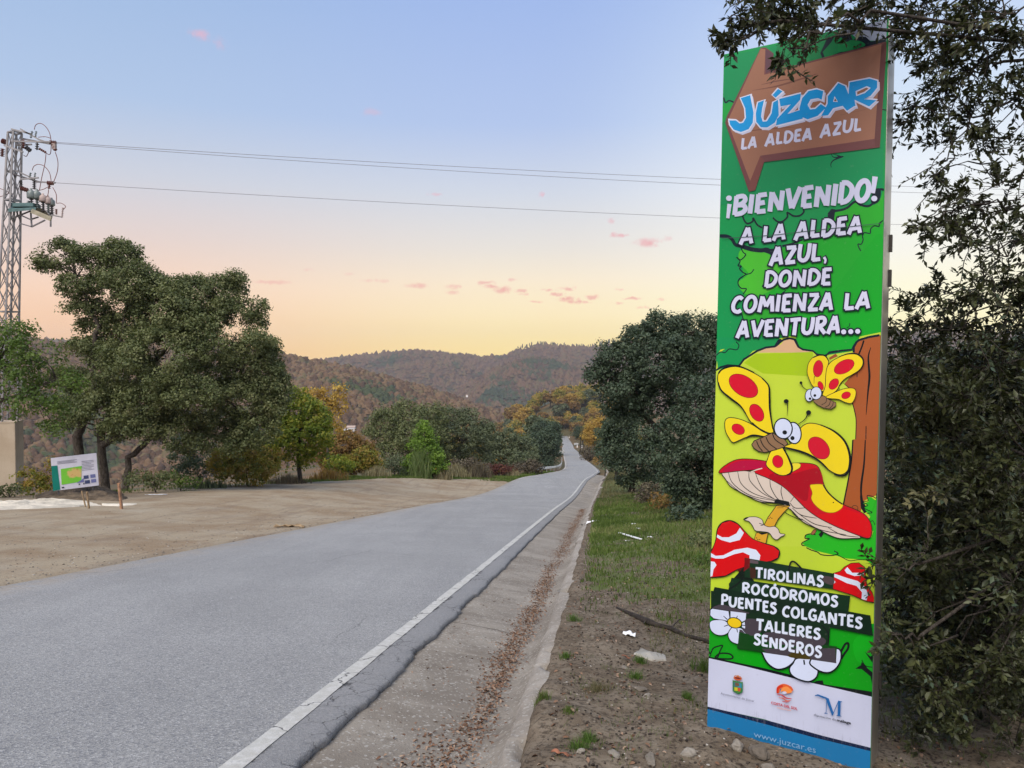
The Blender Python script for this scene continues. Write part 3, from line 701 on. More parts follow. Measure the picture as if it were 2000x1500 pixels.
# ---- shrubs: (name,label,px,Y,[blobs dx,py,rx,ry],mat,size,dens)
SHR = [
 ('shrub','orange and green bush left of the yellow-green tree',480,43,[(-42,908,28,28),(-10,895,36,28),(34,902,34,28),(0,918,54,24)],L_mix,.15,14),
 ('shrub','sprawling bush in the shade right of the concrete plinth',75,33,[(-20,935,24,20),(10,945,22,16),(30,920,16,22),(-5,955,28,12)],L_mix,.13,9),
 ('shrub','low dark bramble at the foot of the plinth',15,31,[(-25,958,20,10),(0,962,24,9),(20,955,10,8)],L_oak,.11,10),
 ('shrub','rounded dark green bush right of the leaning stake',300,35,[(-35,935,22,14),(-10,940,26,14),(20,938,26,16)],L_oak,.12,9),
 ('shrub','small mid-green bush right of the largest oak trunks',350,37,[(-12,938,24,14),(14,944,24,12)],L_green,.13,8),
 ('shrub','blue-green bush low behind the lay-by edge',385,48,[(-25,880,30,34),(10,890,36,30),(0,915,44,20)],L_oakd,.15,7),
 ('shrub','pale grey-green bush between the big oak and the yellow-green tree',500,56,[(-20,850,30,30),(15,845,30,26),(0,880,44,26),(-30,815,22,20)],L_olive,.18,6),
 ('shrub','rusty bush thicket behind the orange bush',690,66,[(-50,890,26,20),(-15,868,32,24),(15,885,32,26),(-30,910,36,18),(5,910,38,18)],L_rust,.2,9),
 ('shrub','yellow and orange bush between the golden tree and the dark oak',712,60,[(-30,905,26,14),(0,895,24,20),(22,908,20,14)],L_mix,.17,12),
 ('shrub','lime-yellow bush at the grass edge right of the yellow-green tree',665,54,[(-8,905,20,14),(10,910,18,12)],L_ygreen,.15,9),
 ('shrub','pale silvery bush left of the lime-green pine',770,58,[(-10,908,14,12),(6,902,12,13),(0,920,20,9)],L_olive,.13,9),
 ('shrub','dark red bush by the verge left of the guard rail',968,72,[(-14,919,16,10),(12,917,16,11),(30,922,10,7)],L_red,.18,8),
 ('shrub','brown scrub left of the dark red bush',925,70,[(-30,910,20,11),(-6,907,18,11),(16,914,14,10)],L_brown,.17,7),
 ('shrub','low brown-green bush just left of the guard rail',1030,84,[(-14,915,16,10),(8,910,16,12),(22,918,10,8)],L_brown,.2,7),
 ('shrub','grey-green rounded bush above the low brown-green bush',1025,92,[(-10,900,18,13),(10,897,16,13)],L_olive,.22,6),
 ('shrub','wide blue-green thicket left of the road',985,104,[(-30,872,28,26),(5,862,32,22),(35,875,28,24),(0,895,44,20)],L_olive,.26,4),
 ('shrub','dark thicket beside the far guard rail',1062,118,[(-14,875,20,26),(8,862,20,24),(18,885,14,24),(0,905,22,12)],L_oakd,.26,5),
 ('shrub','tall dark bush overhanging the left of the far road',1070,150,[(-12,840,16,16),(6,838,16,15),(14,860,12,16)],L_oakd,.33,4),
 ('shrub','golden tree glowing right of the far road',1166,232,[(-10,850,16,22),(4,838,16,20),(12,868,14,20),(-2,880,14,14)],L_gold,.42,2.6),
 ('shrub','small rounded dark tree right of the road end',1134,300,[(-3,846,9,11),(5,848,9,11)],L_oakd,.45,3),
 ('shrub','bare brown scrub below the golden tree',1153,205,[(-8,885,10,12),(6,888,14,12),(18,895,12,10)],L_brown,.36,3),
 ('shrub','reddish brown scrub at the gutter end right of the road',1182,80,[(-8,900,12,8),(8,905,12,8)],L_rust,.2,6),
]
for i, (nm, lb, px, Y, bl, mt, sz, dn) in enumerate(SHR):
    tree(nm, lb, 'shrub' if 'tree' not in lb.split()[:4] else 'tree', gpt(px, Y), [PB(px+d, py, rx, ry, Y, (j % 3-1)*rx*Y/FPX*.5) for j, (d, py, rx, ry) in enumerate(bl)],
         [([gpt(px, Y, -.2)]+TP([(px, np.mean([b[1] for b in bl]))], Y), .05*Y/40, .02)], mt, 100+i, dens=dn, per=22, size=sz, lr=.26*Y/45+.1, tr=.03*Y/40, trunk_name='stem')
# ---- right-hand oaks behind the sign
Y = 33.
tree('holm_oak', 'tall dark holm oak rising left of the sign, its lower limb showing', 'tree', gpt(1335, Y), [PB(1300,640,46,28,Y), PB(1345,650,52,34,Y,.6), PB(1255,670,46,34,Y), PB(1205,705,44,34,Y), PB(1175,735,30,28,Y), PB(1290,710,70,52,Y,-1), PB(1360,715,60,56,Y), PB(1225,760,50,42,Y,-.5), PB(1290,785,60,44,Y), PB(1200,790,26,26,Y), PB(1385,640,30,24,Y,.5), PB(1420,690,60,60,Y,.5), PB(1235,815,34,26,Y)],
 [([gpt(1345, Y)]+TP([(1345,930),(1300,855),(1250,800)],Y), .28, .1), (TP([(1330,900),(1340,800),(1330,690)],Y), .2, .06)], L_oakd, 31, dens=10, per=40, size=.13, lr=.38, tr=.13, hole=.34, spur=2)
Y = 22.
tree('holm_oak', 'leafy holm oak against the left side of the sign, reaching down to the bank', 'tree', gpt(1400, Y), [PB(1355,790,50,44,Y), PB(1400,770,50,50,Y,.5), PB(1330,840,44,40,Y), PB(1380,860,62,56,Y,-.5), PB(1320,900,42,44,Y), PB(1375,940,60,50,Y,-.3), PB(1340,965,40,34,Y), PB(1430,900,60,80,Y), PB(1395,1000,50,34,Y)],
 [([gpt(1400, Y)]+TP([(1400,950),(1380,850)],Y), .2, .08)], L_oakd, 32, dens=14, per=42, size=.095, lr=.29, tr=.09, hole=.26, spur=2)
Y = 46.
tree('holm_oak', 'lower dark oak along the bank between the road and the tall holm oak', 'tree', gpt(1235, Y), [PB(1215,835,34,30,Y), PB(1245,860,40,36,Y), PB(1205,880,30,34,Y), PB(1255,905,38,34,Y,-.5), PB(1215,915,30,26,Y), PB(1285,930,34,34,Y), PB(1240,940,30,18,Y), PB(1190,860,20,28,Y), PB(1280,880,30,30,Y)],
 [([gpt(1235, Y)]+TP([(1240,920),(1240,860)],Y), .18, .08)], L_oakd, 33, dens=8, per=36, size=.15, lr=.4, tr=.09, hole=.3, spur=2)
Y = 62.
tree('holm_oak', 'furthest dark oak on the right bank, above the reddish scrub', 'tree', gpt(1205, Y), [PB(1195,850,22,22,Y), PB(1180,880,20,24,Y), PB(1210,890,24,28,Y), PB(1190,905,20,16,Y), PB(1225,870,24,28,Y)],
 [([gpt(1205, Y)]+TP([(1205,880)],Y), .15, .08)], L_oakd, 34, dens=5, per=26, size=.18, lr=.5, tr=.09)
Y = 24.
tree('holm_oak', 'blue-green oak seen in the gap right of the sign', 'tree', gpt(1800, Y), [PB(1790,770,60,56,Y), PB(1750,830,60,50,Y), PB(1830,860,70,60,Y), PB(1900,760,80,70,Y,1), PB(1780,920,90,60,Y), PB(1980,800,80,90,Y,1), PB(1900,900,80,60,Y), PB(1690,800,60,60,Y), PB(2080,740,80,80,Y,1), PB(1700,900,70,60,Y)],
 [([gpt(1800, Y)]+TP([(1800,900),(1800,800)],Y), .2, .08)], L_oakd, 35, dens=7, per=30, size=.12, lr=.4, tr=.1)
Y = 30.
tree('holm_oak', 'wide dark oak low behind the near boughs at the right edge', 'tree', gpt(1960, Y), [PB(1850,720,70,46,Y), PB(1960,700,80,60,Y), PB(2080,690,90,70,Y), PB(1760,735,44,34,Y), PB(1900,800,90,60,Y), PB(2050,820,100,70,Y), PB(2200,720,90,90,Y)],
 [([gpt(1960, Y)]+TP([(1960,850),(1960,740)],Y), .2, .08)], L_oakd, 36, dens=3.5, per=24, size=.2, lr=.5, tr=.1)
# brown scrub + fern along the right bank
for i, (lb, px, py, rx, ry, Y, mt, sz) in enumerate([
  ('dry brown scrub under the tall oak beside the bank', 1265, 965, 22, 20, 30, L_brown, .11), ('reddish dry bush at the foot of the tall oak', 1295, 985, 22, 22, 25, L_rust, .09),
  ('low dark bush at the bank edge behind the leafy oak', 1340, 1010, 30, 22, 19, L_oakd, .08), ('low scrub beside the sign on the shaded bank', 1372, 1060, 26, 26, 14, L_oak, .06),
  ('thin fern-like green plant left of the sign', 1372, 1105, 16, 24, 11.5, L_green, .05)]):
    tree('shrub', lb, 'shrub', gpt(px, Y), [PB(px, py, rx, ry, Y), PB(px+rx*.6, py+ry*.3, rx*.8, ry*.8, Y, .3), PB(px-rx*.5, py+ry*.4, rx*.7, ry*.6, Y, -.2)],
      [([gpt(px, Y, -.1)]+TP([(px, py)], Y), .03, .01)], mt, 150+i, dens=26 if Y < 20 else 12, per=24, size=sz, lr=.17 if Y < 20 else .28, tr=.015, trunk_name='stem')
# ---- autumn trees on the knoll beyond the road and in the valley (copies of four kinds)
protos = []
def knoll_proto(mat, seed, label):
    rs = np.random.RandomState(seed); root = empty('chestnut_tree', (0, 0, 0))
    bl = [((rs.uniform(-1.6, 1.6), rs.uniform(-1.6, 1.6), rs.uniform(4, 8.)), (rs.uniform(2, 3), rs.uniform(2, 3), rs.uniform(1.6, 2.5))) for _ in range(7)]
    V, F, tt = crown(rs, bl, .85, 14, .85, 1.)
    mesh_np('crown', V, F, mat, root, attrs=dict(tint=tt)); mb = MB(); mb.tube([(0, 0, -1), (.2, 0, 3), (0, .2, 6)], [.35, .25, .1], 6); mb.build('trunk', BARK, root)
    return root
kinds = [(L_rust, 'rust-brown chestnut tree in the autumn wood beyond the road end'), (L_mix, 'yellow-orange chestnut tree in the autumn wood beyond the road end'), (L_gold, 'golden chestnut tree in the autumn wood beyond the road end'), (L_olive, 'grey-green tree in the autumn wood beyond the road end')]
protos = [knoll_proto(m, 200+i, l) for i, (m, l) in enumerate(kinds)]
used = [False]*4
rk = random.Random(5); placed = []
def put_tree(x, y, k, s, low=False):
    p = protos[k]; s *= 1.18
    if used[k]: o = copy_tree(p)
    else: o = p; used[k] = True
    o.location = (x, y, gz(x, y)-.3); o.rotation_euler.z = rk.uniform(0, 6.28); o.scale = (s*rk.uniform(.9, 1.15), s*rk.uniform(.9, 1.15), s*rk.uniform(.85, 1.15))
    tag(o, kinds[k][1], 'tree', ['rust-brown chestnuts of the autumn wood', 'yellow-orange chestnuts of the autumn wood', 'golden chestnuts of the autumn wood', 'grey-green trees of the autumn wood'][k])
    if low: tag(o, ['rust-brown tree on the valley slope glimpsed below the left trees', 'yellow-orange tree on the valley slope glimpsed below the left trees', 'golden tree on the valley slope glimpsed below the left trees', 'grey-green tree on the valley slope glimpsed below the left trees'][k], 'tree', 'trees on the valley slope below the lay-by')
n = 0
while n < 215:
    px = rk.uniform(900, 1225); Yd = rk.uniform(500, 700) if n < 165 else rk.uniform(200, 500)
    x = (px-1000)/FPX*Yd
    if Yd < 585 and abs(x-float(xc(Yd))) < 9: continue
    if any((x-a)**2+(Yd-b)**2 < 28 for a, b in placed): continue
    placed.append((x, Yd)); n += 1
    k = rk.choices([0, 1, 2, 3], [4, 5, 2.2, 1.6] if px > 1000 else [5, 3, 1, 3])[0]
    put_tree(x, Yd, k, rk.uniform(.75, 1.3))
for k_, (px, Yd) in enumerate([(1104,603),(1109,606),(1092,612),(1100,618),(1108,609),(1115,620),(1096,634),(1104,640),(1112,636),(1120,632),(1100,655),(1108,660),(1117,655),(1126,640),(1088,628),(1124,615),(1104,680),(1114,682),(1095,672)]): put_tree((px-1000)/FPX*Yd, Yd, k_ % 3, .85+.3*(k_ % 2))
m_ = 0
while m_ < 60:    # slope below the lay-by on the left
    px = rk.uniform(-60, 1000); Yd = rk.uniform(125, 330); x = (px-1000)/FPX*Yd
    if any((x-a)**2+(Yd-b)**2 < 60 for a, b in placed): continue
    placed.append((x, Yd)); m_ += 1
    k = 3 if px < 300 else rk.choices([0, 1, 2, 3], [4, 2, .6, 3])[0]
    put_tree(x, Yd, k, rk.uniform(.7, 1.15), True)
# pines standing on the skyline
def ridge_pt(px):
    X, Yv, Z = ridge_surf(np.array([px]), np.array([1.0])); return Vector((X[0], Yv[0], Z[0]))
mb = MB(); mb.tube([(0, 0, -2), (0, 0, 15)], [.5, .2], 5)
rp = empty('ridge_pine'); mb.build('trunk', BARK, rp)
mb = MB()
for z, r in ((5, 2.4), (9, 2.6), (13, 1.8)): mb.lathe((0.2*r-.4, 0, z), [(r*.5, -1), (r, .4), (r*.6, 2.6), (.1, 4.2)], 7)
mb.build('crown', L_oakd, rp)
xs = [rk.uniform(1008, 1180) for _ in range(60)]+[rk.uniform(1170, 1200) for _ in range(8)]
for i, px in enumerate(xs):
    o = rp if i == 0 else copy_tree(rp); o.location = ridge_pt(px); s = rk.uniform(.55, 1.25)*(1.1 if px > 1150 else .85); o.scale = (s, s, s); o.rotation_euler.z = rk.uniform(0, 6)
    tag(o, 'small dark pine standing up on the skyline of the far ridge', 'tree', 'pines along the far skyline')

# ---- the near holm oak at the right: sprays of single leaves
def leaf_shape():
    L, Wd = 1., .46
    V = [(0, 0, 0), (.28, Wd*.42, .05), (.62, Wd*.45, .06), (1, 0, -.04), (.62, -Wd*.45, .06), (.28, -Wd*.42, .05), (.5, 0, -.03)]
    F = [(0, 6, 1), (1, 6, 2), (2, 6, 3), (3, 6, 4), (4, 6, 5), (5, 6, 0)]
    return np.array(V), np.array(F)
LV, LF = leaf_shape()
LV4 = LV[[0, 5, 3, 1, 6]]*np.array([1, 1.12, 1]); LV4[1, 0] = .45; LV4[3, 0] = .45; LF4 = np.array([(0, 4, 3), (3, 4, 2), (2, 4, 1), (1, 4, 0)])
L_near = leaf_mat('near_oak_leaves', [(0, (.022, .026, .010)), (.4, (.048, .056, .020)), (.62, (.085, .095, .036)), (.8, (.070, .11, .075)), (1, (.19, .18, .09))], .18, .45, .35)
def near_oak():
    rs = np.random.RandomState(77); q = random.Random(77)
    base = gpt(2190, 5.0); root = empty('holm_oak', base)
    tag(root, 'near holm oak at the right edge, its leafy boughs hanging over and beside the sign', 'tree')
    top = Vector((base.x+.1, base.y, 5.6))
    wood = MB(); trunkpts = [base+Vector((0, 0, -.3)), Vector((base.x-.05, base.y, .6)), Vector((base.x+.08, base.y+.1, 2.0)), Vector((base.x, base.y, 3.6)), top]
    wood.tube(trunkpts, [.26, .2, .17, .13, .08], 9)
    POS = []; AX = []; NR = []; SZ = []; TT = []; twigs = MB()
    def spray(pl, r, nt, tl=.34, droop=.25, fill=1., sc=1.):
        pts = [P(*p) for p in pl]
        seg = []
        for i in range(len(pts)-1):
            for k in range(5): seg.append(pts[i].lerp(pts[i+1], k/5))
        seg.append(pts[-1])
        for i in range(1, len(seg)-1): seg[i] = seg[i]+Vector((q.gauss(0, .02), q.gauss(0, .02), q.gauss(0, .02)))
        a = min(trunkpts[1:], key=lambda v: (v-seg[0]).length)
        rad = np.linspace(.009, .002, len(seg)); wood.tube([a]+seg, [.012]+list(rad), 6); th = q.gauss(0, .2); nt = int(nt*(DN if sc == 1. else 1))
        for j in range(nt):
            u = q.uniform(.02, 1)**.8*(len(seg)-1); i = min(int(u), len(seg)-2); p = seg[i].lerp(seg[i+1], u-i)
            d0 = (seg[i+1]-seg[i]).normalized()
            off = Vector(unit(rs, 1)[0]); start = p+off*r*q.uniform(0, .75)
            d = (off*.8+d0*.7+Vector((0, 0, -droop))).normalized(); L = tl*q.uniform(.5, 1.2)
            c = [start]; dd = d.copy()
            for k in range(6): dd = (dd+Vector((q.gauss(0, .14), q.gauss(0, .14), q.gauss(0, .14)-.05))).normalized(); c.append(c[-1]+dd*L/6)
            twigs.tube([p, p.lerp(start, .6)+Vector((0, 0, .01)), start], [.005, .004, .003], 3, cap=False)
            twigs.tube(c, [.003]*6+[.001], 3, cap=False)
            tw_t = np.clip(rs.normal(.42+th, .2), 0, 1)
            nl = int(17*fill)
            for k in range(nl):
                uu = (k+.5)/nl*6; i2 = min(int(uu), 5); lp = c[i2].lerp(c[i2+1], uu-i2)
                side = 1 if k % 2 else -1
                tdir = (c[i2+1]-c[i2]).normalized(); sd = tdir.cross(Vector(unit(rs, 1)[0])).normalized()*side
                ax = (tdir*.55+sd*.9+Vector((0, 0, q.uniform(-.3, .25)))).normalized()
                POS.append(lp); AX.append(ax); SZ.append(sc*.043*q.uniform(.55, 1.4)); TT.append(np.clip(tw_t+rs.normal(0, .17), 0, 1)); NR.append((Vector((0, 0, 1))+Vector(unit(rs, 1)[0])*.9).normalized())
    def sprig(c, n, L, up, th, sc=1., nl=15):
        """a fan of twigs from one point, the way a holm oak's shoots cluster"""
        main = (Vector((-.45, -.35, up))+Vector(unit(rs, 1)[0])*.5).normalized()
        for j in range(n):
            d = (main+Vector(unit(rs, 1)[0])*.85).normalized(); l = L*q.uniform(.45, 1.15); cc = [c+d*l*.1]; dd = d.copy()
            for k in range(5): dd = (dd+Vector((q.gauss(0, .13), q.gauss(0, .13), q.gauss(0, .12)))).normalized(); cc.append(cc[-1]+dd*l/5)
            twigs.tube(cc, [.0035, .003, .0025, .002, .0015, .001], 3, cap=False)
            for k in range(int(nl*l/L)+3):
                uu = (.12+.88*q.random())*5; i2 = min(int(uu), 4); lp = cc[i2].lerp(cc[i2+1], uu-i2); tdir = (cc[i2+1]-cc[i2]).normalized()
                ax = (tdir*.7+Vector(unit(rs, 1)[0])*.8).normalized()
                POS.append(lp); AX.append(ax); SZ.append(sc*.043*q.uniform(.5, 1.4)); TT.append(np.clip(.42+th+rs.normal(0, .13), 0, 1)); NR.append((Vector((0, -.3, 1))+Vector(unit(rs, 1)[0])*.9).normalized())
    DN = .16
    spray([(1960,-110,4.6),(1800,-60,4.4),(1640,-30,4.2),(1500,5,4.0),(1425,40,3.95)], .15, 210, .22)
    spray([(1900,-80,4.3),(1700,-50,4.2),(1560,-40,4.1),(1450,-30,4.0)], .16, 140, .24)
    spray([(1700,20,3.95),(1600,60,3.85),(1540,100,3.8),(1525,128,3.78)], .10, 36, .16)
    spray([(1520,40,3.95),(1450,66,3.9),(1418,88,3.9)], .07, 20, .14)
    spray([(2060,-80,4.6),(1930,-20,4.5),(1800,30,4.4),(1740,60,4.4)], .26, 170, .34)
    DN = .13
    spray([(2080,20,4.8),(1980,80,4.7),(1880,140,4.6),(1790,205,4.6),(1760,240,4.6)], .22, 130, .32)
    spray([(2100,60,4.8),(2010,150,4.6),(1950,210,4.5),(1880,250,4.5),(1850,320,4.5),(1838,345,4.5)], .20, 150, .28)
    spray([(2080,-20,4.4),(1980,20,4.3),(1900,60,4.3)], .24, 110, .3)
    spray([(2100,200,4.4),(2030,230,4.3),(1990,300,4.3)], .18, 60, .3)
    spray([(1960,120,4.6),(1880,150,4.6),(1800,165,4.6)], .12, 50, .22)
    spray([(2120,330,4.6),(2040,380,4.5),(1960,400,4.4),(1880,400,4.4),(1810,445,4.4),(1800,440,4.4)], .15, 110, .26)
    spray([(2120,420,4.7),(2040,460,4.6),(1960,500,4.5),(1890,470,4.5)], .18, 110, .28)
    spray([(2140,480,4.7),(2040,520,4.6),(1960,570,4.5),(1880,640,4.5),(1800,640,4.5)], .17, 150, .30)
    spray([(2120,560,4.8),(2030,590,4.7),(1930,600,4.7),(1830,575,4.8),(1790,590,4.8)], .19, 120, .3)
    spray([(2140,640,4.8),(2040,680,4.7),(1950,720,4.6),(1840,710,4.7),(1770,650,4.9)], .22, 170, .32)
    DN = .6
    CLU = [(1450,55,36,3.95),(1490,38,52,4.0),(1560,28,64,4.05),(1630,20,60,4.1),(1700,8,60,4.2),(1535,92,26,3.85),(1528,120,14,3.82),(1425,82,12,3.9),(1600,72,28,3.95),(1790,26,60,4.4),(1850,60,66,4.5),(1930,36,80,4.5),(1985,100,58,4.5),(1765,74,36,4.4),
      (1800,120,34,4.5),(1790,212,46,4.6),(1850,168,58,4.6),(1884,228,56,4.5),(1932,262,50,4.5),(1842,290,38,4.5),(1836,332,18,4.5),(1992,196,46,4.5),(1905,120,56,4.6),(1780,240,22,4.6),(1965,330,30,4.5),
      (1900,384,54,4.4),(1962,410,56,4.4),(1862,424,46,4.4),(1826,452,30,4.4),(1792,440,12,4.4),(1992,450,50,4.5),(1922,486,50,4.5),(1962,530,58,4.5),(1878,545,36,4.5),(1992,580,56,4.6),(1830,588,44,4.7),(1786,604,36,4.8),(1900,606,58,4.6),(1960,650,66,4.6),
      (1850,660,56,4.7),(1778,668,28,4.9),(1922,706,66,4.7),(1992,726,60,4.7),(1806,716,48,4.8),(1750,640,16,4.9),(2040,300,60,4.6),(2040,640,70,4.7)]
    for (px, py, r, dep) in CLU:
        th = q.gauss(-.14, .12); n_ = max(1, int(round((r/27)**2)))
        for _ in range(n_):
            a_ = q.uniform(0, 6.28); rr_ = r*q.random()**.6*.8; c = P(px+rr_*math.cos(a_), py+rr_*math.sin(a_), dep+q.uniform(-.14, .14))
            sprig(c, q.randint(5, 9), min(.2, r/330+.04)*q.uniform(.7, 1.1), q.uniform(-.7, .3), th, .92, 13)
        e = P(px, py, dep); s0 = P(px+q.uniform(90, 160), py-q.uniform(10, 90), dep+.1); m = s0.lerp(e, .5)+Vector((0, 0, .03))
        wood.tube([s0, s0.lerp(m, .5)+Vector((0, 0, q.gauss(0, .015))), m, e], [.006, .005, .004, .002], 4)
    tips = []
    for layer, (dep, cnt, xmin) in enumerate(((4.15, 52, 1762), (4.6, 74, 1752), (5.2, 92, 1746), (5.9, 100, 1742))):
        for _ in range(cnt):
            py = 735+q.random()**.92*730; px = xmin+q.random()*(2030-xmin)
            if py < 860 and px < 1850-.5*(py-735) and q.random() < .75: continue
            if 900 < py < 1400 and px < 1800-8*layer: continue
            if layer == 0 and 1120 < py < 1330 and 1830 < px < 1960 and q.random() < .8: continue
            th = q.gauss(0, .22)+(.12 if px < 1880 and 850 < py < 1300 else -.05)
            c = P(px, py, dep+q.uniform(-.2, .2)); tips.append(c); sprig(c, q.randint(7, 13), q.uniform(.16, .30)*dep/4.6, q.uniform(-.1, .8), th, 1+.12*layer)
    for k in range(0, len(tips), 3):
        e = tips[k]; s0 = min(trunkpts[1:], key=lambda v: (v-e).length); m = s0.lerp(e, .55)+Vector((0, .1, q.uniform(-.15, .2)))
        wood.tube([s0, s0.lerp(m, .5)+Vector((0, 0, q.gauss(0, .05))), m, m.lerp(e, .5)+Vector((0, 0, q.gauss(0, .04))), e], [.02, .014, .010, .007, .003], 5)
    # bare grey twigs showing in the dark hollow
    for pl in ([(2040,1150,4.5),(1985,1165,4.3),(1930,1190,4.2),(1890,1205,4.15),(1868,1228,4.1)], [(1925,1190,4.2),(1900,1175,4.15),(1880,1160,4.1)], [(1985,1165,4.3),(1965,1210,4.2),(1935,1245,4.15)], [(1870,1240,4.2),(1830,1250,4.15),(1800,1262,4.1)], [(1850,1322,4.4),(1880,1330,4.35),(1905,1345,4.3)]):
        pp = [P(*a)+Vector((q.gauss(0, .008), 0, q.gauss(0, .012))) for a in pl]; wood.tube(pp, list(np.linspace(.008, .002, len(pp))), 5)
    for y0 in range(740, 1420, 110):
        spray([(2200, y0, 6.6), (2000, y0+q.uniform(-30, 30), 6.4), (1860, y0+q.uniform(-30, 30), 6.3), (1740, y0+q.uniform(-20, 20), 6.3)], .42, 120, .42, .1, sc=1.4)
    spray([(1800,1100,4.1),(1740,1120,4.0),(1712,1112,3.98)], .05, 14, .12); spray([(1800,1240,4.0),(1745,1250,3.95),(1712,1246,3.94)], .05, 16, .12)
    # unseen canopy of the same tree, beyond the picture edge, added for its shade
    for (x, y, z, n_) in ((4.6, 3.4, 4.6, 1), (5.2, 5.2, 4.9, 1), (4.9, 3.8, 2.6, 1), (5.4, 4.6, 3.8, 1), (4.3, 3.0, 1.6, 1), (4.8, 2.8, .6, 1)):
        e = Vector((x, y, z)); s = min(trunkpts[1:], key=lambda v: (v-e).length); wood.tube([s, s.lerp(e, .5)+Vector((0, 0, .15)), e], [.06, .04, .01], 5)
        for j in range(90):
            pos = e+Vector(unit(rs, 1)[0])*.75*q.uniform(.3, 1)
            for w in range(12):
                POS.append(pos+Vector(unit(rs, 1)[0])*.14); AX.append(Vector(unit(rs, 1)[0])); SZ.append(.085); TT.append(.4); NR.append((Vector((0, 0, 1))+Vector(unit(rs, 1)[0])*.9).normalized())
    pos = np.array([tuple(p) for p in POS]); ax = np.array([tuple(p) for p in AX]); nr = np.array([tuple(p) for p in NR]); sz = np.array(SZ); tt = np.array(TT)
    y_ = np.cross(nr, ax); y_ /= np.linalg.norm(y_, axis=1)[:, None]+1e-9; z_ = np.cross(ax, y_)
    # the 300 leaves that show largest become parts of their own
    inside = (pos[:, 1] > .5) & (pos[:, 0]/pos[:, 1]*FPX+1000 < 1985) & ((pos[:, 2]-CAMZ)/pos[:, 1] > -.52) & ((pos[:, 2]-CAMZ)/pos[:, 1] < .47)
    face = np.abs((z_*(pos-np.array([0, 0, CAMZ]))/np.linalg.norm(pos-np.array([0, 0, CAMZ]), axis=1)[:, None]).sum(1))
    score = np.where(inside, sz*(.3+face)/pos[:, 1], 0); ids = np.argsort(-score)[:300]; mask = np.ones(len(pos), bool); mask[ids] = False
    def build(idx):
        V = (pos[idx][:, None]+ (LV4[None, :, :1]*ax[idx][:, None]+LV4[None, :, 1:2]*y_[idx][:, None]+LV4[None, :, 2:]*z_[idx][:, None])*sz[idx][:, None, None])
        F = LF4[None]+(np.arange(len(idx))*len(LV4))[:, None, None]
        return V.reshape(-1, 3), F.reshape(-1, 3)
    idx = np.nonzero(mask)[0]; V, F = build(idx)
    tag(mesh_np('foliage', V, F, L_near, root, attrs=dict(tint=np.repeat(tt[idx], len(LF4)))), kind='stuff')
    shapes = []
    for v in range(8):
        me = bpy.data.meshes.new('leaf'); me.from_pydata([tuple(a) for a in LV*np.array([1, rs.uniform(.85, 1.25), rs.uniform(.5, 2)])], [], [tuple(f) for f in LF]); me.materials.append(L_near)
        at = me.attributes.new('tint', 'FLOAT', 'FACE'); at.data.foreach_set('value', np.full(len(LF), v/8+.06, np.float32)); shapes.append(me)
    RI = PM(root).inverted()
    for i in ids:
        o = bpy.data.objects.new('leaf', shapes[min(7, int(tt[i]*8))]); C.objects.link(o); o.parent = root
        M = Matrix([[*( (ax[i][r]*sz[i], y_[i][r]*sz[i], z_[i][r]*sz[i])), pos[i][r]] for r in range(3)]+[[0, 0, 0, 1]])
        o.matrix_parent_inverse = RI; o.matrix_basis = M
    wood.build('trunk', TWIG, root, smooth=True); tag(twigs.build('twigs', TWIG, root), kind='stuff')
    print('near oak leaves', len(pos))
near_oak()
# ================================================================ OBJECTS
M_galv = simple('galvanised_steel', (.30, .29, .29), .55, .15, 3, metal=.4)
M_dsteel = simple('dark_steel', (.10, .095, .10), .6, .2, 5)
M_teal = simple('teal_painted_steel', (.10, .17, .17), .6, .15, 3)
M_rustred = simple('red_brown_porcelain', (.20, .075, .06), .4, .1, 5, spec=.5)
M_porc = simple('grey_glass', (.16, .19, .18), .3, .1, 5, spec=.5)
M_fuse = simple('pale_ceramic', (.42, .33, .30), .5, .1, 5)
M_wire = simple('line_wire', (.2, .19, .22), .6, .1, 5)
M_yel = simple('yellowish_zinc', (.36, .33, .24), .6, .15, 4)
# ---- concrete plinth
m_pl, t, b, _ = new_mat('plinth_render'); co = pos_co(t)
c = t.mix(t.rng(t.noise(co, .9, 5, .6), .3, .7), (.44, .35, .25), (.52, .43, .32)); st = t.vec('MULTIPLY', co, (3, 3, .25))
c = t.mix(t.rng(t.noise(st, 2., 5, .6), .5, .75, 0, .4), c, (.24, .19, .14)); t.l.new(c, b.inputs['Base Color']); bump(t, b, t.noise(co, 30, 4), .01)
PY = 37.; k = PY/FPX
pc = gpt(10, PY); ptop = P(30, 826, PY).z
pl = empty('concrete_plinth', pc, math.radians(16)); tag(pl, 'tan rendered concrete block carrying the lattice pylon', 'plinth')
hgt = ptop-pc.z
w_ = 46*k*1.0
mb = MB(); R = Matrix.Rotation(math.radians(16), 3, 'Z')
cx = P(12, 826, PY+.6).x
ctr = Vector((cx, PY+.6, 0))
vs = []
for z, e in ((pc.z-.6, -.06), (ptop, .0)):
    for a, b_ in ((-1, -1), (1, -1), (1, 1), (-1, 1)): vs.append(R @ Vector((a*(w_/2+e+.42*0), b_*(w_/2), 0))+Vector((ctr.x, ctr.y, z)))
mb.add(vs, [(3,2,1,0),(4,5,6,7),(0,1,5,4),(1,2,6,5),(2,3,7,6),(3,0,4,7)]); mb.build('block', m_pl, pl, bevel=.03)
mb = MB(); mb.box((ctr.x, ctr.y, ptop+.02), (w_+.03, w_+.03, .05), R); mb.build('cap', m_pl, pl)
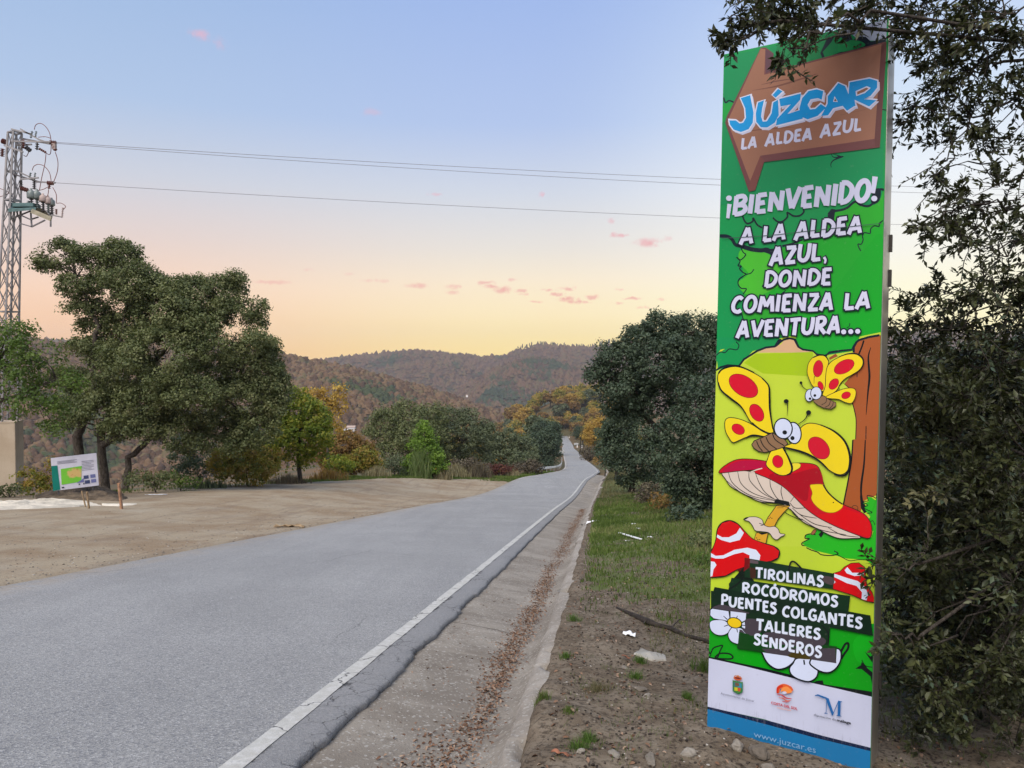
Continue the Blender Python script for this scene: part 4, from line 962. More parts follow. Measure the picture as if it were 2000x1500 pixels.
# ---- lattice pylon
pyl = empty('electricity_pylon', (ctr.x, ctr.y, ptop)); tag(pyl, 'lattice steel power-line pylon with switchgear and insulators at the left edge', 'pylon')
top = P(30, 252, PY).z; H = top-ptop; ax0 = P(9, 826, PY+.6).x; ax1 = P(29, 262, PY+.6).x
RP = Matrix.Rotation(math.radians(-24), 3, 'Z')
def pc_(z, sx_, sy_):   # leg corner at height fraction
    f = (z-ptop)/H; hw = (.40*(1-f)+.21*f); cxx = ax0+(ax1-ax0)*f
    return Vector((cxx, ctr.y, z))+RP @ Vector((sx_*hw, sy_*hw, 0))
for sx_, sy_ in ((-1, -1), (1, -1), (1, 1), (-1, 1)):
    MB().bar(pc_(ptop, sx_, sy_), pc_(top, sx_, sy_), .075, .075).build('leg', M_galv, pyl)
cor = [(-1, -1), (1, -1), (1, 1), (-1, 1)]
zs = [ptop+H*i/13 for i in range(14)]
for i in range(13):
    for q_ in range(4):
        a, b2 = cor[q_], cor[(q_+1) % 4]
        MB().bar(pc_(zs[i], *a), pc_(zs[i+1], *b2), .03).build('brace', M_galv, pyl)
        MB().bar(pc_(zs[i], *b2)+Vector((.01, .02, 0)), pc_(zs[i+1], *a)+Vector((.01, .02, 0)), .03).build('brace', M_galv, pyl)
        if i % 5 == 4 or i == 12: MB().bar(pc_(zs[i+1], *a), pc_(zs[i+1], *b2), .07).build('brace', M_galv, pyl)
def Q(px, py, dy=0.): return P(px, py, ctr.y+dy)
def insul(a, b2, r=.11, mat=M_rustred, nd=6, name='insulator', parent=pyl):
    a = Vector(a); b2 = Vector(b2); L = (b2-a).length; M = (b2-a).to_track_quat('Z', 'Y').to_matrix()
    pr = []
    for i in range(nd): z = L*(i+.2)/nd; pr += [(r*.4, z), (r, z+L*.25/nd), (r*.9, z+L*.4/nd), (r*.4, z+L*.5/nd)]
    return MB().lathe(a, [(r*.3, 0)]+pr+[(r*.3, L)], 9, M).build(name, mat, parent)
arms = [([(22,252),(62,262)],0), ([(40,252),(75,272),(97,280)],.0), ([(40,270),(97,281)],.3), ([(22,276),(98,277)],-.3), ([(30,284),(62,282)],.2), ([(8,284),(45,297)],-.3),
        ([(12,334),(30,333),(68,350)],0), ([(15,335),(32,342),(76,355)],.2), ([(40,350),(75,347)],-.2), ([(70,355),(108,357)],0), ([(97,276),(110,278)],0)]
for pl_, dy in arms:
    for i in range(len(pl_)-1): MB().bar(Q(*pl_[i], dy), Q(*pl_[i+1], dy), .07).build('cross_arm', M_galv, pyl)
# top level gear
insul(Q(63,256),Q(60,270),.07,M_porc,4); insul(Q(71,256),Q(69,268),.06,M_porc,4); insul(Q(73,275),Q(72,293),.10,M_dsteel,4)
insul(Q(46,273),Q(46,290),.10,M_rustred,4); insul(Q(50,287),Q(60,295),.12,M_dsteel,3); insul(Q(4,275),Q(12,278),.14,M_rustred,3); insul(Q(5,290),Q(4,306),.12,M_rustred,5)
insul(Q(97,278),Q(110,279),.11,M_rustred,4); insul(Q(103,281),Q(109,295),.10,M_rustred,3); insul(Q(76,290),Q(90,298),.07,M_rustred,4)
MB().box(Q(106,286), (.16,.16,.3)).build('bracket', M_fuse, pyl)
# middle level
insul(Q(60,337),Q(57,350),.07,M_porc,4); insul(Q(69,337),Q(67,349),.06,M_porc,4); insul(Q(67,352),Q(67,370),.10,M_dsteel,5); insul(Q(40,352),Q(42,366),.09,M_dsteel,4)
insul(Q(92,357),Q(105,358),.11,M_rustred,4); insul(Q(97,359),Q(95,369),.10,M_rustred,3); insul(Q(40,367),Q(55,372),.12,M_rustred,4)
# switch platform with transformer cans
mb = MB(); mb.add([Q(16,408,-.6),Q(70,406,-.6),Q(72,402,.7),Q(20,402,.7),Q(16,414,-.6),Q(70,410,-.6),Q(72,406,.7),Q(20,407,.7)], [(0,1,2,3),(7,6,5,4),(0,4,5,1),(1,5,6,2),(2,6,7,3),(3,7,4,0)]); mb.build('platform', M_teal, pyl)
MB().box(Q(50,402), (1.15, .6, .18)).build('switch_box', M_teal, pyl)
MB().bar(Q(62,412,-.6), Q(100,428,-.5), .10, .22).build('support_beam', M_yel, pyl); MB().bar(Q(66,406,.5), Q(102,420,.4), .10, .2).build('support_beam', M_yel, pyl)
for i, (px, py, r, h, m) in enumerate([(61,378,.20,.5,M_porc),(72,379,.19,.5,M_porc),(84,386,.2,.42,M_fuse),(94,390,.17,.42,M_fuse),(101,394,.15,.4,M_porc)]):
    c_ = Q(px, py, .1*i-.2); MB().lathe(c_-Vector((0,0,h/2)), [(r*.9,0),(r,.05),(r,h*.55),(r*.8,h*.7),(r*.3,h*.85),(r*.25,h)], 12).build('transformer_can', m, pyl, smooth=True)
    insul(c_-Vector((0,0,h/2)), c_-Vector((0,0,h/2+.5)), .11, M_porc if i % 2 else M_dsteel, 5)
insul(Q(57,392),Q(56,403),.12,M_porc,4); insul(Q(110,408),Q(110,419),.07,M_rustred,5,'fuse'); insul(Q(123,405),Q(121,425),.06,M_fuse,6,'fuse'); insul(Q(90,412),Q(101,425),.05,M_galv,3)
for a, b2, dy in [((60,412),(62,443),0),((38,436),(62,443),0),((62,443),(88,430),0),((99,424),(99,443),0),((100,420),(121,424),0),((20,428),(60,412),.3),((22,410),(20,430),0),((62,428),(75,424),.3),((40,420),(62,430),-.2)]:
    MB().bar(Q(*a, dy), Q(*b2, dy), .06).build('stay', M_galv, pyl)
def jump(pts, name='jumper_wire', r=.018, dys=0.):
    pts = [Vector(Q(px, py, dys)) for px, py in pts]; out = []
    n = len(pts)
    for i in range(n-1):
        p0, p1, p2, p3 = pts[max(i-1, 0)], pts[i], pts[i+1], pts[min(i+2, n-1)]
        for k_ in range(5):
            s = k_/5; out.append(.5*((2*p1)+(p2-p0)*s+(2*p0-5*p1+4*p2-p3)*s*s+(-p0+3*p1-3*p2+p3)*s**3))
    out.append(pts[-1]); MB().tube(out, r, 5).build(name, M_rustred if name == 'jumper_wire' else M_wire, pyl, smooth=True)
jump([(67,253),(70,244),(79,241),(89,247),(97,260),(100,276)]); jump([(75,268),(88,267),(99,270)]); jump([(63,333),(66,325),(75,321),(87,325),(97,338),(100,355)])
jump([(90,298),(88,318),(82,345),(77,372)]); jump([(108,297),(113,315),(112,335),(105,355)]); jump([(100,279),(99,298),(95,302),(90,298)],dys=.2); jump([(103,366),(110,380),(110,396)])
jump([(110,397),(120,397),(128,403),(124,409)]); jump([(58,292),(52,305),(46,303)],dys=.3); jump([(70,373),(84,370),(92,366)]); jump([(95,370),(93,382),(86,388)]); jump([(-10,364),(10,372),(24,378)]); jump([(-10,386),(8,382),(20,376)])
# ---- overhead wires
def wire(a, pb, depth, sag, label, r=.013):
    A = Q(*a); B = P(*pb, depth); n = 60; pts = [A.lerp(B, i/n)-Vector((0, 0, sag*4*(i/n)*(1-i/n))) for i in range(n+1)]
    o = MB().tube(pts, r, 4).build('power_line', M_wire, None, smooth=True); tag(o, label, 'cable'); return o
wire((110,278), (2700,378), 62, .75, 'upper of the two close overhead wires from the top of the pylon')
wire((110,280), (2700,384), 60.5, .98, 'lower of the two close overhead wires from the top of the pylon')
wire((108,357), (2700,452), 62, .72, 'single lower overhead wire crossing behind the sign')
# ---- leaning information board
bd = 29.5
q4 = [P(104,959,bd), P(193,948,bd+.6), P(188,885,bd+.55), P(99,895,bd-.05)]
u_ = (q4[1]-q4[0]); v_ = (q4[3]-q4[0]); nrm = u_.cross(v_).normalized()
if nrm.y > 0: nrm = -nrm
board = empty('information_board', tuple(q4[0])); tag(board, 'tilted information panel with a green map and teal side strip before the oak trunks', 'sign')
def bq(u, v, h=0.): return q4[0]*(1-u)*(1-v)+q4[1]*u*(1-v)+q4[2]*u*v+q4[3]*(1-u)*v+nrm*h
def bpan(name, pts, h, mat, th=.004):
    mb = MB(); n = len(pts); mb.add([bq(*p, h) for p in pts]+[bq(*p, h-th) for p in pts], [tuple(range(n)), tuple(range(2*n-1, n-1, -1))]+[(i, n+i, n+(i+1) % n, (i+1) % n) for i in range(n)]); return mb.build(name, mat, board)
def flat(name, rgb, k_=.8, rough=.5): 
    return simple(name, tuple(min(.85, x*k_) for x in lin(rgb)), rough, .04, 3)
bpan('panel', [(0,0),(1,0),(1,1),(0,1)], 0, flat('board_white', (205,203,215), 1.), .04)
bpan('side_strip', [(.0,.0),(.155,.02),(.13,.76),(.0,.76)], .012, flat('board_teal', (10,130,115)))
m, t, b, _ = new_mat('map_print'); co = pos_co(t); mp = t.vec('SUBTRACT', co, tuple(bq(.50,.46)))
dd = t.vec('LENGTH', t.vec('MULTIPLY', mp, (1.3, 0, 1.7))); dn = t.math('ADD', dd, t.math('MULTIPLY', t.math('SUBTRACT', t.noise(co, 5, 3), .5), .5))
c = t.mix(t.rng(dn, .38, .22), lin((115,190,60)), lin((205,175,110))); c = t.mix(t.rng(t.noise(co, 9, 3), .6, .66, 0, .6), c, lin((190,110,80)))
c = t.mix(t.rng(dn, .3, .5), c, lin((115,190,62))); t.l.new(c, b.inputs['Base Color'])
bpan('map', [(.19,.16),(.62,.18),(.66,.66),(.20,.64)], .012, m)
m_g = flat('print_grey', (140,140,155)); m_b = flat('print_blue', (70,80,120)); m_b2 = flat('print_lilac', (120,125,175)); m_d = flat('print_dark', (50,60,70))
for i in range(3): bpan('text_line', [(.13,.88-i*.035),(.56-.05*(i % 2),.88-i*.035),(.56-.05*(i % 2),.868-i*.035),(.13,.868-i*.035)], .012, m_g)
for i in range(7): bpan('text_line', [(.66,.80-i*.045),(.93-.06*(i % 3 == 2),.80-i*.045),(.93-.06*(i % 3 == 2),.788-i*.045),(.66,.788-i*.045)], .012, m_g)
for (a, b2) in ((.68, .37), (.83, .38), (.70, .22), (.84, .23)): bpan('photo_print', [(a,b2-.12),(a+.11,b2-.12),(a+.11,b2-.015),(a,b2-.015)], .015, m_b if a < .8 else m_b2)
bpan('photo_print', [(.52,.16),(.68,.16),(.68,.28)], .016, m_b2); bpan('emblem', [(.19,.05),(.24,.05),(.24,.09),(.19,.09)], .014, m_d)
for u in (.56, .66): bpan('emblem', [(u,.09),(u+.03,.09),(u+.03,.13),(u,.13)], .014, m_d)
for u in (.12, .88):
    g = bq(u, .05, -.06); MB().bar(Vector((g.x, g.y, gz(g.x, g.y)-.3)), bq(u, .9, -.06), .045).build('leg', M_dsteel, board)
# ---- stakes
M_wood = simple('raw_timber', (.36, .20, .12), .9, .25, 9); M_wood2 = simple('weathered_timber', (.30, .21, .12), .9, .25, 9)
def stake(px, y0, y1, Yd, w, lab, mat, tilt):
    a = gpt(px, Yd); a.z -= .1; tp = P(px+tilt, y0, Yd); o = empty('wooden_stake', a); tag(o, lab, 'stake')
    MB().bar(a, tp, w, w*.6).build('post', mat, o, bevel=.004); MB().bar(tp-Vector((0,0,.005)), tp+Vector((0,0,.03)), w*.7, w*.4).build('tip', mat, o)
stake(232, 945, 975, 24.5, .10, 'reddish wooden stake standing right of the information board', M_wood, 0)
stake(168, 962, 977, 24.5, .07, 'short pale stake under the right corner of the information board', M_wood2, 2)
stake(162, 960, 975, 25.2, .05, 'thin darker stake leaning against the short pale one', M_wood2, -2)
# ---- white sand heap
def heap(name, label, outline, h, mat, seed, kind='stuff', cat=None):
    pts = [on_ground(*p) for p in outline]; c_ = sum(pts, Vector())/len(pts); V = []; F = []; R_ = 14; n = 0; m = 72
    for r in range(R_+1):
        f = r/R_
        for k_ in range(m):
            u = k_/m*len(pts); i = int(u) % len(pts); p = pts[i].lerp(pts[(i+1) % len(pts)], u-int(u))
            q = c_.lerp(p, f); rag = 1+.13*float(fbm(np.array([q.x*3]), np.array([q.y*1.5]), 1.1, seed, 3)[0])*(f > .5)
            q = c_+(q-c_)*rag
            A = np.array([q.x]); B = np.array([q.y])
            hh = h*(1-f**1.5)*(1+1.1*float(fbm(A, B, .9, seed)[0])+.6*float(fbm(A, B, .22, seed+1)[0])); V.append((q.x, q.y, gz(q.x, q.y)+max(hh, -.01)+.012-.05*(f == 1)))
    for r in range(R_):
        for k_ in range(m): F.append((r*m+k_, (r+1)*m+k_, (r+1)*m+(k_+1) % m, r*m+(k_+1) % m))
    o = mesh_np(name, np.array(V), np.array(F), mat, smooth=True); tag(o, label, cat, kind=kind); return o
M_sand = simple('white_sand', (.62, .56, .46), .95, .2, 1.4, bmp=.05); M_sand2 = simple('cement_dust', (.36, .34, .30), .95, .2, 3., bmp=.02)
heap('sand', 'spill of whitish sand on the dirt lay-by in front of the information board', [(-120,998),(-120,984),(0,981),(60,978),(110,974),(140,976),(170,979),(200,988),(150,990),(80,994),(20,996),(-40,999)], .15, M_sand, 4)
M_soil = simple('dark_loose_soil', (.13, .098, .068), .95, .3, 2.5, bmp=.05)
heap('soil', 'low dark soil mound under the information board', [(60,970),(110,963),(180,961),(245,966),(250,974),(235,979),(160,977),(80,978)], .42, M_soil, 12)
heap('sand', 'thin tail of white dust right of the sand spill', [(195,988),(200,984),(240,985),(270,984),(262,987),(230,989)], .02, M_sand, 6)
heap('cement_spill', 'greyish white cement crust on the soil left of the sign', [(1238,1278),(1250,1272),(1275,1276),(1300,1284),(1302,1294),(1280,1293),(1262,1288)], .015, M_sand2, 9)
# ---- guard rail, left of the road
M_rail = simple('weathered_galvanised_rail', (.72, .72, .68), .45, .1, 1.5)
gr = empty('guard_rail', (float(xc(95))-3.9, 95, gz(float(xc(95))-3.9, 95))); tag(gr, 'galvanised steel guard rail following the left bend of the road downhill', 'guard rail')
def gp(y, off=-3.75):
    return float(xc(y))+off
path = [(gp(88)-.3, 84.5), (gp(90)-.1, 89)]+[(gp(y), y) for y in range(94, 210, 6)]
def railz(y, off): return float(zc(y))
prof = [(0, .50), (.05, .55), (.05, .60), (0, .65), (.05, .70), (.05, .76), (0, .81)]
for i in range(len(path)-1):
    (x0, y0), (x1, y1) = path[i], path[i+1]; V = []
    for (x, y) in ((x0, y0), (x1, y1)):
        for dx, z in prof: V.append((x+dx, y+.02*i, float(zc(y))+z+(0 if i else 0)))
    for (x, y) in ((x0, y0), (x1, y1)):
        for dx, z in prof: V.append((x+dx-.012, y+.02*i, float(zc(y))+z))
    F = [(k_, k_+1, 7+k_+1, 7+k_) for k_ in range(6)]+[(14+k_, 21+k_, 21+k_+1, 14+k_+1) for k_ in range(6)]
    mesh_np('rail', np.array(V), np.array(F), M_rail, gr)
    MB().box((x0-.09, y0, float(zc(y0))+.25), (.10, .10, 1.0)).build('post', M_galv, gr)
MB().box((path[-1][0]-.09, path[-1][1], float(zc(path[-1][1]))+.25), (.1, .1, 1.)).build('post', M_galv, gr)
# roadside marker posts
M_wht = simple('white_plastic', (.75, .75, .74), .5, .05, 4); M_blk = simple('black_band', (.02, .02, .02), .5, .05, 4); M_red = simple('red_reflector', (.5, .04, .03), .3, .05, 4)
for (px, Yd, lab) in ((1128, 395, 'white marker post right of the road by the side track'), (1137.5, 350, 'white marker post just below the small rounded dark tree'), (1112, 560, 'white round-topped marker at the road end')):
    x = (px-1000)/FPX*Yd; z = gz(x, Yd); o = empty('marker_post', (x, Yd, z)); tag(o, lab, 'marker post')
    MB().box((x, Yd, z+.85), (.62, .3, 1.8)).build('post', M_wht, o, bevel=.04); MB().box((x, Yd-.16, z+1.45), (.64, .06, .28)).build('reflector_band', M_blk, o)
# side track opening near the far posts
for (pa, lab) in (([(1121,866),(1130,865),(1130,868),(1121,870)], 'pale side track meeting the road on the right'), ([(1086,884),(1101,879),(1101,886),(1088,888)], 'pale side track meeting the road on the left')):
    pts = []
    for (px, py) in pa:
        v = ray(px, py); best = None
        for Yd in np.arange(150, 600, 2.):
            p = P(px, py, Yd)
            if p.z < float(zc(Yd)): best = p; break
        pts.append((best.x, best.y, float(zc(best.y))+.12))
    mb = MB(); mb.add(pts+[(x, y, z-.5) for x, y, z in pts], [(0,1,2,3),(0,4,5,1),(1,5,6,2),(2,6,7,3),(3,7,4,0)]); tag(mb.build('path', M_sand2), lab, kind='structure')
# far white house in the valley and a tiny one on the hill
def house(px, py, Yd, w, lab, hh=3.6):
    c_ = P(px, py, Yd); z0 = c_.z; o = empty('white_house', (c_.x, c_.y, z0+2-hh)); tag(o, lab, 'house')
    k_ = w; MB().box((c_.x, c_.y, z0+2-hh/2), (k_, k_*.7, hh)).build('wall', M_wht, o)
    mb = MB(); x, y, z = c_.x, c_.y, z0+2.003; a, b2 = k_*.56, k_*.42
    mb.add([(x-a, y-b2, z), (x+a, y-b2, z), (x+a, y+b2, z), (x-a, y+b2, z), (x-a, y, z+k_*.22), (x+a, y, z+k_*.22)], [(0,1,5,4),(2,3,4,5),(1,2,5),(3,0,4),(3,2,1,0)]); mb.build('roof', simple('pale_roof', (.42, .33, .28), .9), o)
    for dx in (-.28, .05, .3): MB().box((c_.x+dx*k_, c_.y-k_*.36, z0+.3), (k_*.1, .1, 1.1)).build('window', M_dsteel, o)
house(686, 840, 520, 5.5, 'white farmhouse in the valley below the golden tree', 2.8); house(671, 843, 500, 2.6, 'small white outbuilding left of the white farmhouse', 1.8); house(912, 777, 560, 1.5, 'tiny white hut on the hillside above the greyer oak', 1.6)

# ================================================================ GROUND DETAIL
def icos(sub=1):
    bm = bmesh.new(); bmesh.ops.create_icosphere(bm, subdivisions=sub, radius=1); v = np.array([x.co[:] for x in bm.verts]); f = np.array([[a.index for a in p.verts] for p in bm.faces]); bm.free(); return v, f
IV, IF = icos(1)
def scatter(name, label, X, Yv, size, mat, seed, flatz=.6, kind='stuff', zoff=0., tint=None):
    rs = np.random.RandomState(seed); n = len(X); Z = ground(X, Yv)+zoff
    V = IV[None]*rs.uniform(.6, 1.35, (n, len(IV), 1))*np.array([1, 1, flatz]); a = rs.uniform(0, 6.28, n)[:, None]; s_ = rs.uniform(.6, 1.2, n)[:, None]
    x = V[:, :, 0]; y = V[:, :, 1]*s_; Vx = x*np.cos(a)-y*np.sin(a); Vy = x*np.sin(a)+y*np.cos(a); sz = size[:, None]
    V = np.stack([Vx*sz+X[:, None], Vy*sz+Yv[:, None], V[:, :, 2]*sz+Z[:, None]], 2)
    F = IF[None]+(np.arange(n)*len(IV))[:, None, None]
    o = mesh_np(name, V.reshape(-1, 3), F.reshape(-1, 3), mat, attrs=dict(tint=np.repeat(rs.uniform(0, 1, n) if tint is None else tint, len(IF))))
    tag(o, label, kind=kind); return o
def tint_mat(name, stops, rough=.9):
    m, t, b, _ = new_mat(name); c = t.ramp(t.attr('tint'), stops); co = pos_co(t)
    c = t.mix(t.rng(t.noise(co, 40, 4), .35, .65, 0, .5), c, t.mix(1., c, (.6, .6, .6), 'MULTIPLY')); t.l.new(c, b.inputs['Base Color']); b.inputs['Roughness'].default_value = rough
    bump(t, b, t.noise(co, 120, 3), .003); return m
M_peb = tint_mat('pebbles', [(0, (.10, .08, .06)), (.5, (.20, .17, .135)), (.85, (.30, .27, .23)), (1, (.50, .47, .42))])
M_dung = tint_mat('dark_droppings', [(0, (.022, .017, .014)), (1, (.055, .042, .034))])
rs = np.random.RandomState(3)
def verge_pts(n, y0, y1, v0, v1, p=1.6):
    y = y0+(y1-y0)*rs.uniform(0, 1, n)**p; v = rs.uniform(v0, v1, n); return xc(y)+HW+v, y
x, y = verge_pts(8500, 1.2, 16, 1.42, 6.5, 1.5); scatter('gravel', 'pebbles strewn over the bare soil bank', x, y, rs.uniform(.003, .012, len(x))*(1+1.0*(rs.uniform(size=len(x)) > .965)), M_peb, 1)
x, y = verge_pts(7000, 1.0, 11, 1.42, 6.0, 1.4); k_ = fbm(x, y, .8, 61) > -.2; scatter('dry_droppings', 'small dark acorns and droppings scattered on the soil bank', x[k_], y[k_], rs.uniform(.006, .012, k_.sum()), M_dung, 2, .75)
n = 4000; y = rs.uniform(6, 45, n); x = xc(y)-HW-.05-rs.exponential(2.4, n); scatter('gravel', 'loose stones along the dirt lay-by beside the asphalt', x, y, rs.uniform(.006, .024, n), M_peb, 5)
n = 900; y = 1.5+12*rs.uniform(0, 1, n)**1.3; x = xc(y)+3.12+rs.uniform(0, 1, n)**2*.5
def gutz(x, y):
    o_ = (x-xc(y))/.993; return zc(y+.119*o_)+np.interp(o_, [3.02, 3.15, 3.3, 3.6, 3.85, 3.98, 4.1, 4.2, 4.27, 4.6], [-.075, -.055, -.075, -.12, -.165, -.178, -.15, -.085, -.02, .05])
def gscatter(name, label, x, y, size, mat, seed):
    global ground
    g0 = ground; ground = lambda a, b, detail=True: gutz(a, b)
    o = scatter(name, label, x, y, size, mat, seed, .6); ground = g0; return o
gscatter('gravel', 'crumbs of asphalt and grit along the broken road edge', x, y, rs.uniform(.003, .011, n), M_peb, 7)
# fallen leaves in the gutter
M_litter = leaf_mat('fallen_oak_leaves', [(0, (.085, .045, .028)), (.4, (.17, .095, .06)), (.75, (.25, .16, .11)), (1, (.36, .27, .20))], .05, .8, .15)
def litter(name, label, X, Yv, zf, size, seed, lift=.02):
    rs = np.random.RandomState(seed); n = len(X); Z = zf(X, Yv)+rs.uniform(.003, lift, n)
    nr = unit(rs, n)*.55+np.array([0, 0, 1.]); nr /= np.linalg.norm(nr, axis=1)[:, None]; r = unit(rs, n); ax = np.cross(nr, r); ax /= np.linalg.norm(ax, axis=1)[:, None]; y_ = np.cross(nr, ax)
    sh = LV*np.array([1, 1.1, 1]); curl = rs.uniform(.5, 3.2, n)
    sz = (size*rs.uniform(.55, 1.3, n))[:, None, None]
    V = np.stack([X, Yv, Z], 1)[:, None]+((sh[None, :, :1]-.5)*ax[:, None]+sh[None, :, 1:2]*y_[:, None]+sh[None, :, 2:]*curl[:, None, None]*nr[:, None])*sz
    F = LF[None]+(np.arange(n)*len(LV))[:, None, None]
    o = mesh_np(name, V.reshape(-1, 3), F.reshape(-1, 3), M_litter, attrs=dict(tint=np.repeat(rs.uniform(0, 1, n), len(LF)))); tag(o, label, kind='stuff'); return o
n = 15000; y = 1.6+34*rs.uniform(0, 1, n)**1.75; wid = np.interp(y, [0, 4, 6, 9, 14, 30], [.27, .2, .11, .10, .13, .14])*(1+.5*fbm(y, y*0, 1.3, 71))
cen = 3.93+.10*fbm(y, y*0+4, 1.6, 72); x = xc(y)+cen+rs.normal(0, 1, n)*wid*.75; kk = (x-xc(y) > 3.3) & (x-xc(y) < 4.22) & (fbm(y, y*0+9, .9, 73)+rs.uniform(-.5, .9, n) > -.25)
litter('fallen_leaves', 'drift of dry brown oak leaves lying in the gutter', x[kk], y[kk], gutz, .031, 8, .018)
x, y = verge_pts(6500, 1.0, 18, 1.35, 6.5, 1.5); litter('fallen_leaves', 'scattered dry leaves on the soil bank', x, y, lambda a, b: ground(a, b), .032, 9, .012)
n = 500; y = 1.6+14*rs.uniform(0, 1, n)**1.4; x = xc(y)+rs.uniform(3.2, 3.9, n); litter('fallen_leaves', 'few dry leaves on the gutter slope', x, y, gutz, .03, 10, .008)
# grass
M_grass = leaf_mat('grass_blades', [(0, (.06, .095, .02)), (.5, (.10, .15, .032)), (.8, (.145, .195, .05)), (1, (.24, .23, .10))], .3, .7, .2)
M_dry = leaf_mat('dry_grass', [(0, (.09, .085, .04)), (.5, (.15, .14, .07)), (1, (.26, .22, .13))], .3, .8, .15)
def blades(rs, X, Yv, Z, h, w, lean=.5):
    n = len(X); a = rs.uniform(0, 6.28, n); la = rs.uniform(0, 6.28, n); l = h*lean*rs.uniform(.2, 1, n)
    dx, dy = np.cos(a)*w/2, np.sin(a)*w/2; lx, ly = np.cos(la)*l, np.sin(la)*l
    V = np.stack([np.stack([X-dx, Yv-dy, Z-.01], 1), np.stack([X+dx, Yv+dy, Z-.01], 1), np.stack([X+dx*.6+lx*.4, Yv+dy*.6+ly*.4, Z+h*.6], 1), np.stack([X-dx*.6+lx*.4, Yv-dy*.6+ly*.4, Z+h*.6], 1), np.stack([X+lx, Yv+ly, Z+h], 1)], 1)
    i = (np.arange(n)*5)[:, None]
    return V.reshape(-1, 3), [i+np.array([[0, 1, 2, 3]]), i+np.array([[3, 2, 4]])]
def grass(name, label, X, Yv, h, w, mat, seed, lean=.5, parent=None, kind='stuff'):
    rs = np.random.RandomState(seed); n = len(X); V, F = blades(rs, X, Yv, ground(X, Yv), h*rs.uniform(.5, 1.3, n), w, lean); tt = np.clip(.5+.6*fbm(X, Yv, 1.1, 91)+rs.normal(0, .18, n), 0, 1)
    o = mesh_np(name, V, F, mat, parent, attrs=dict(tint=np.concatenate([tt, tt]))); tag(o, label, kind=kind); return o
M_mixg = leaf_mat('yellow_weeds', [(0, (.06, .075, .02)), (.5, (.11, .125, .035)), (1, (.19, .175, .07))], .2, .8, .15)
n = 90000; y = 5.5+36*rs.uniform(0, 1, n)**1.15; v = rs.uniform(1.36, 6.2, n); x = xc(y)+HW+v; g = grass_mask(x, y)*(.55+.9*vnoise(x, y, .35, 7)); kk = rs.uniform(size=n) < g*1.15-.16
grass('grass', 'green grass growing on the bank beside the gutter', x[kk], y[kk], (.03+.0035*np.clip(y[kk], 0, 20))*(.5+vnoise(x[kk], y[kk], .5, 19)), .006+.0009*y[kk], M_grass, 20, .8)
n = 16000; y = 5+26*rs.uniform(0, 1, n); v = rs.uniform(2.6, 7.5, n); x = xc(y)+HW+v; kk = rs.uniform(size=n) < sstep(2.6, 5, v)*(.4+.8*vnoise(x, y, .8, 17))
grass('dry_grass', 'longer dull grass and weeds toward the shaded trees', x[kk], y[kk], .11+.05*vnoise(x[kk], y[kk], 1.1, 18), .008+.0006*y[kk], M_dry, 21, .6)
n = 22000; y = 2.2+8*rs.uniform(0, 1, n); v = rs.uniform(1.5, 6.5, n); x = xc(y)+HW+v; kk = (vnoise(x, y, .42, 27)*vnoise(x, y, .13, 28) > .36)
grass('grass', 'thin weeds between the stones of the soil bank', x[kk], y[kk], .03, .0035, M_grass, 22, 1.0)
n = 34000; u = rs.uniform(0, 1, n); x = -20+28*u; s_ = rs.uniform(-6.5, .8, n); y = np.interp(x, EX, EYv)+s_; kk = (x < xc(y)-HW-.4) & (rs.uniform(size=n) < .9*sstep(-16, -12, x)+.12)
grass('grass', 'strip of green grass along the far edge of the lay-by', x[kk], y[kk], .15, .04, M_grass, 23, .6)
n = 14000; y = rs.uniform(62, 110, n); x = xc(y)-HW-.3-rs.exponential(1.3, n); grass('grass', 'grass on the left verge towards the guard rail', x, y, .16, .035, M_grass, 24, .6)
n = 9000; y = rs.uniform(30, 110, n); x = xc(y)+HW+1.6+rs.exponential(1.4, n); grass('dry_grass', 'yellowish grass on the right bank further down', x, y, .16, .03, M_dry, 25, .6)
L_ygr2 = leaf_mat('pale_broom', [(0, (.12, .18, .06)), (.6, (.20, .27, .10)), (1, (.30, .34, .16))], .4)
n = 14000; y = 4.6+5.5*rs.uniform(0, 1, n); v = rs.uniform(2.2, 5.2, n); x = xc(y)+HW+v; kk = rs.uniform(size=n) < sstep(.42, .75, vnoise(x, y, .6, 37)+.25*sstep(2.5, 4.2, v))
grass('dry_grass', 'yellowish weeds on the soil bank near the sign', x[kk], y[kk], .05, .004, M_mixg, 27, .9)
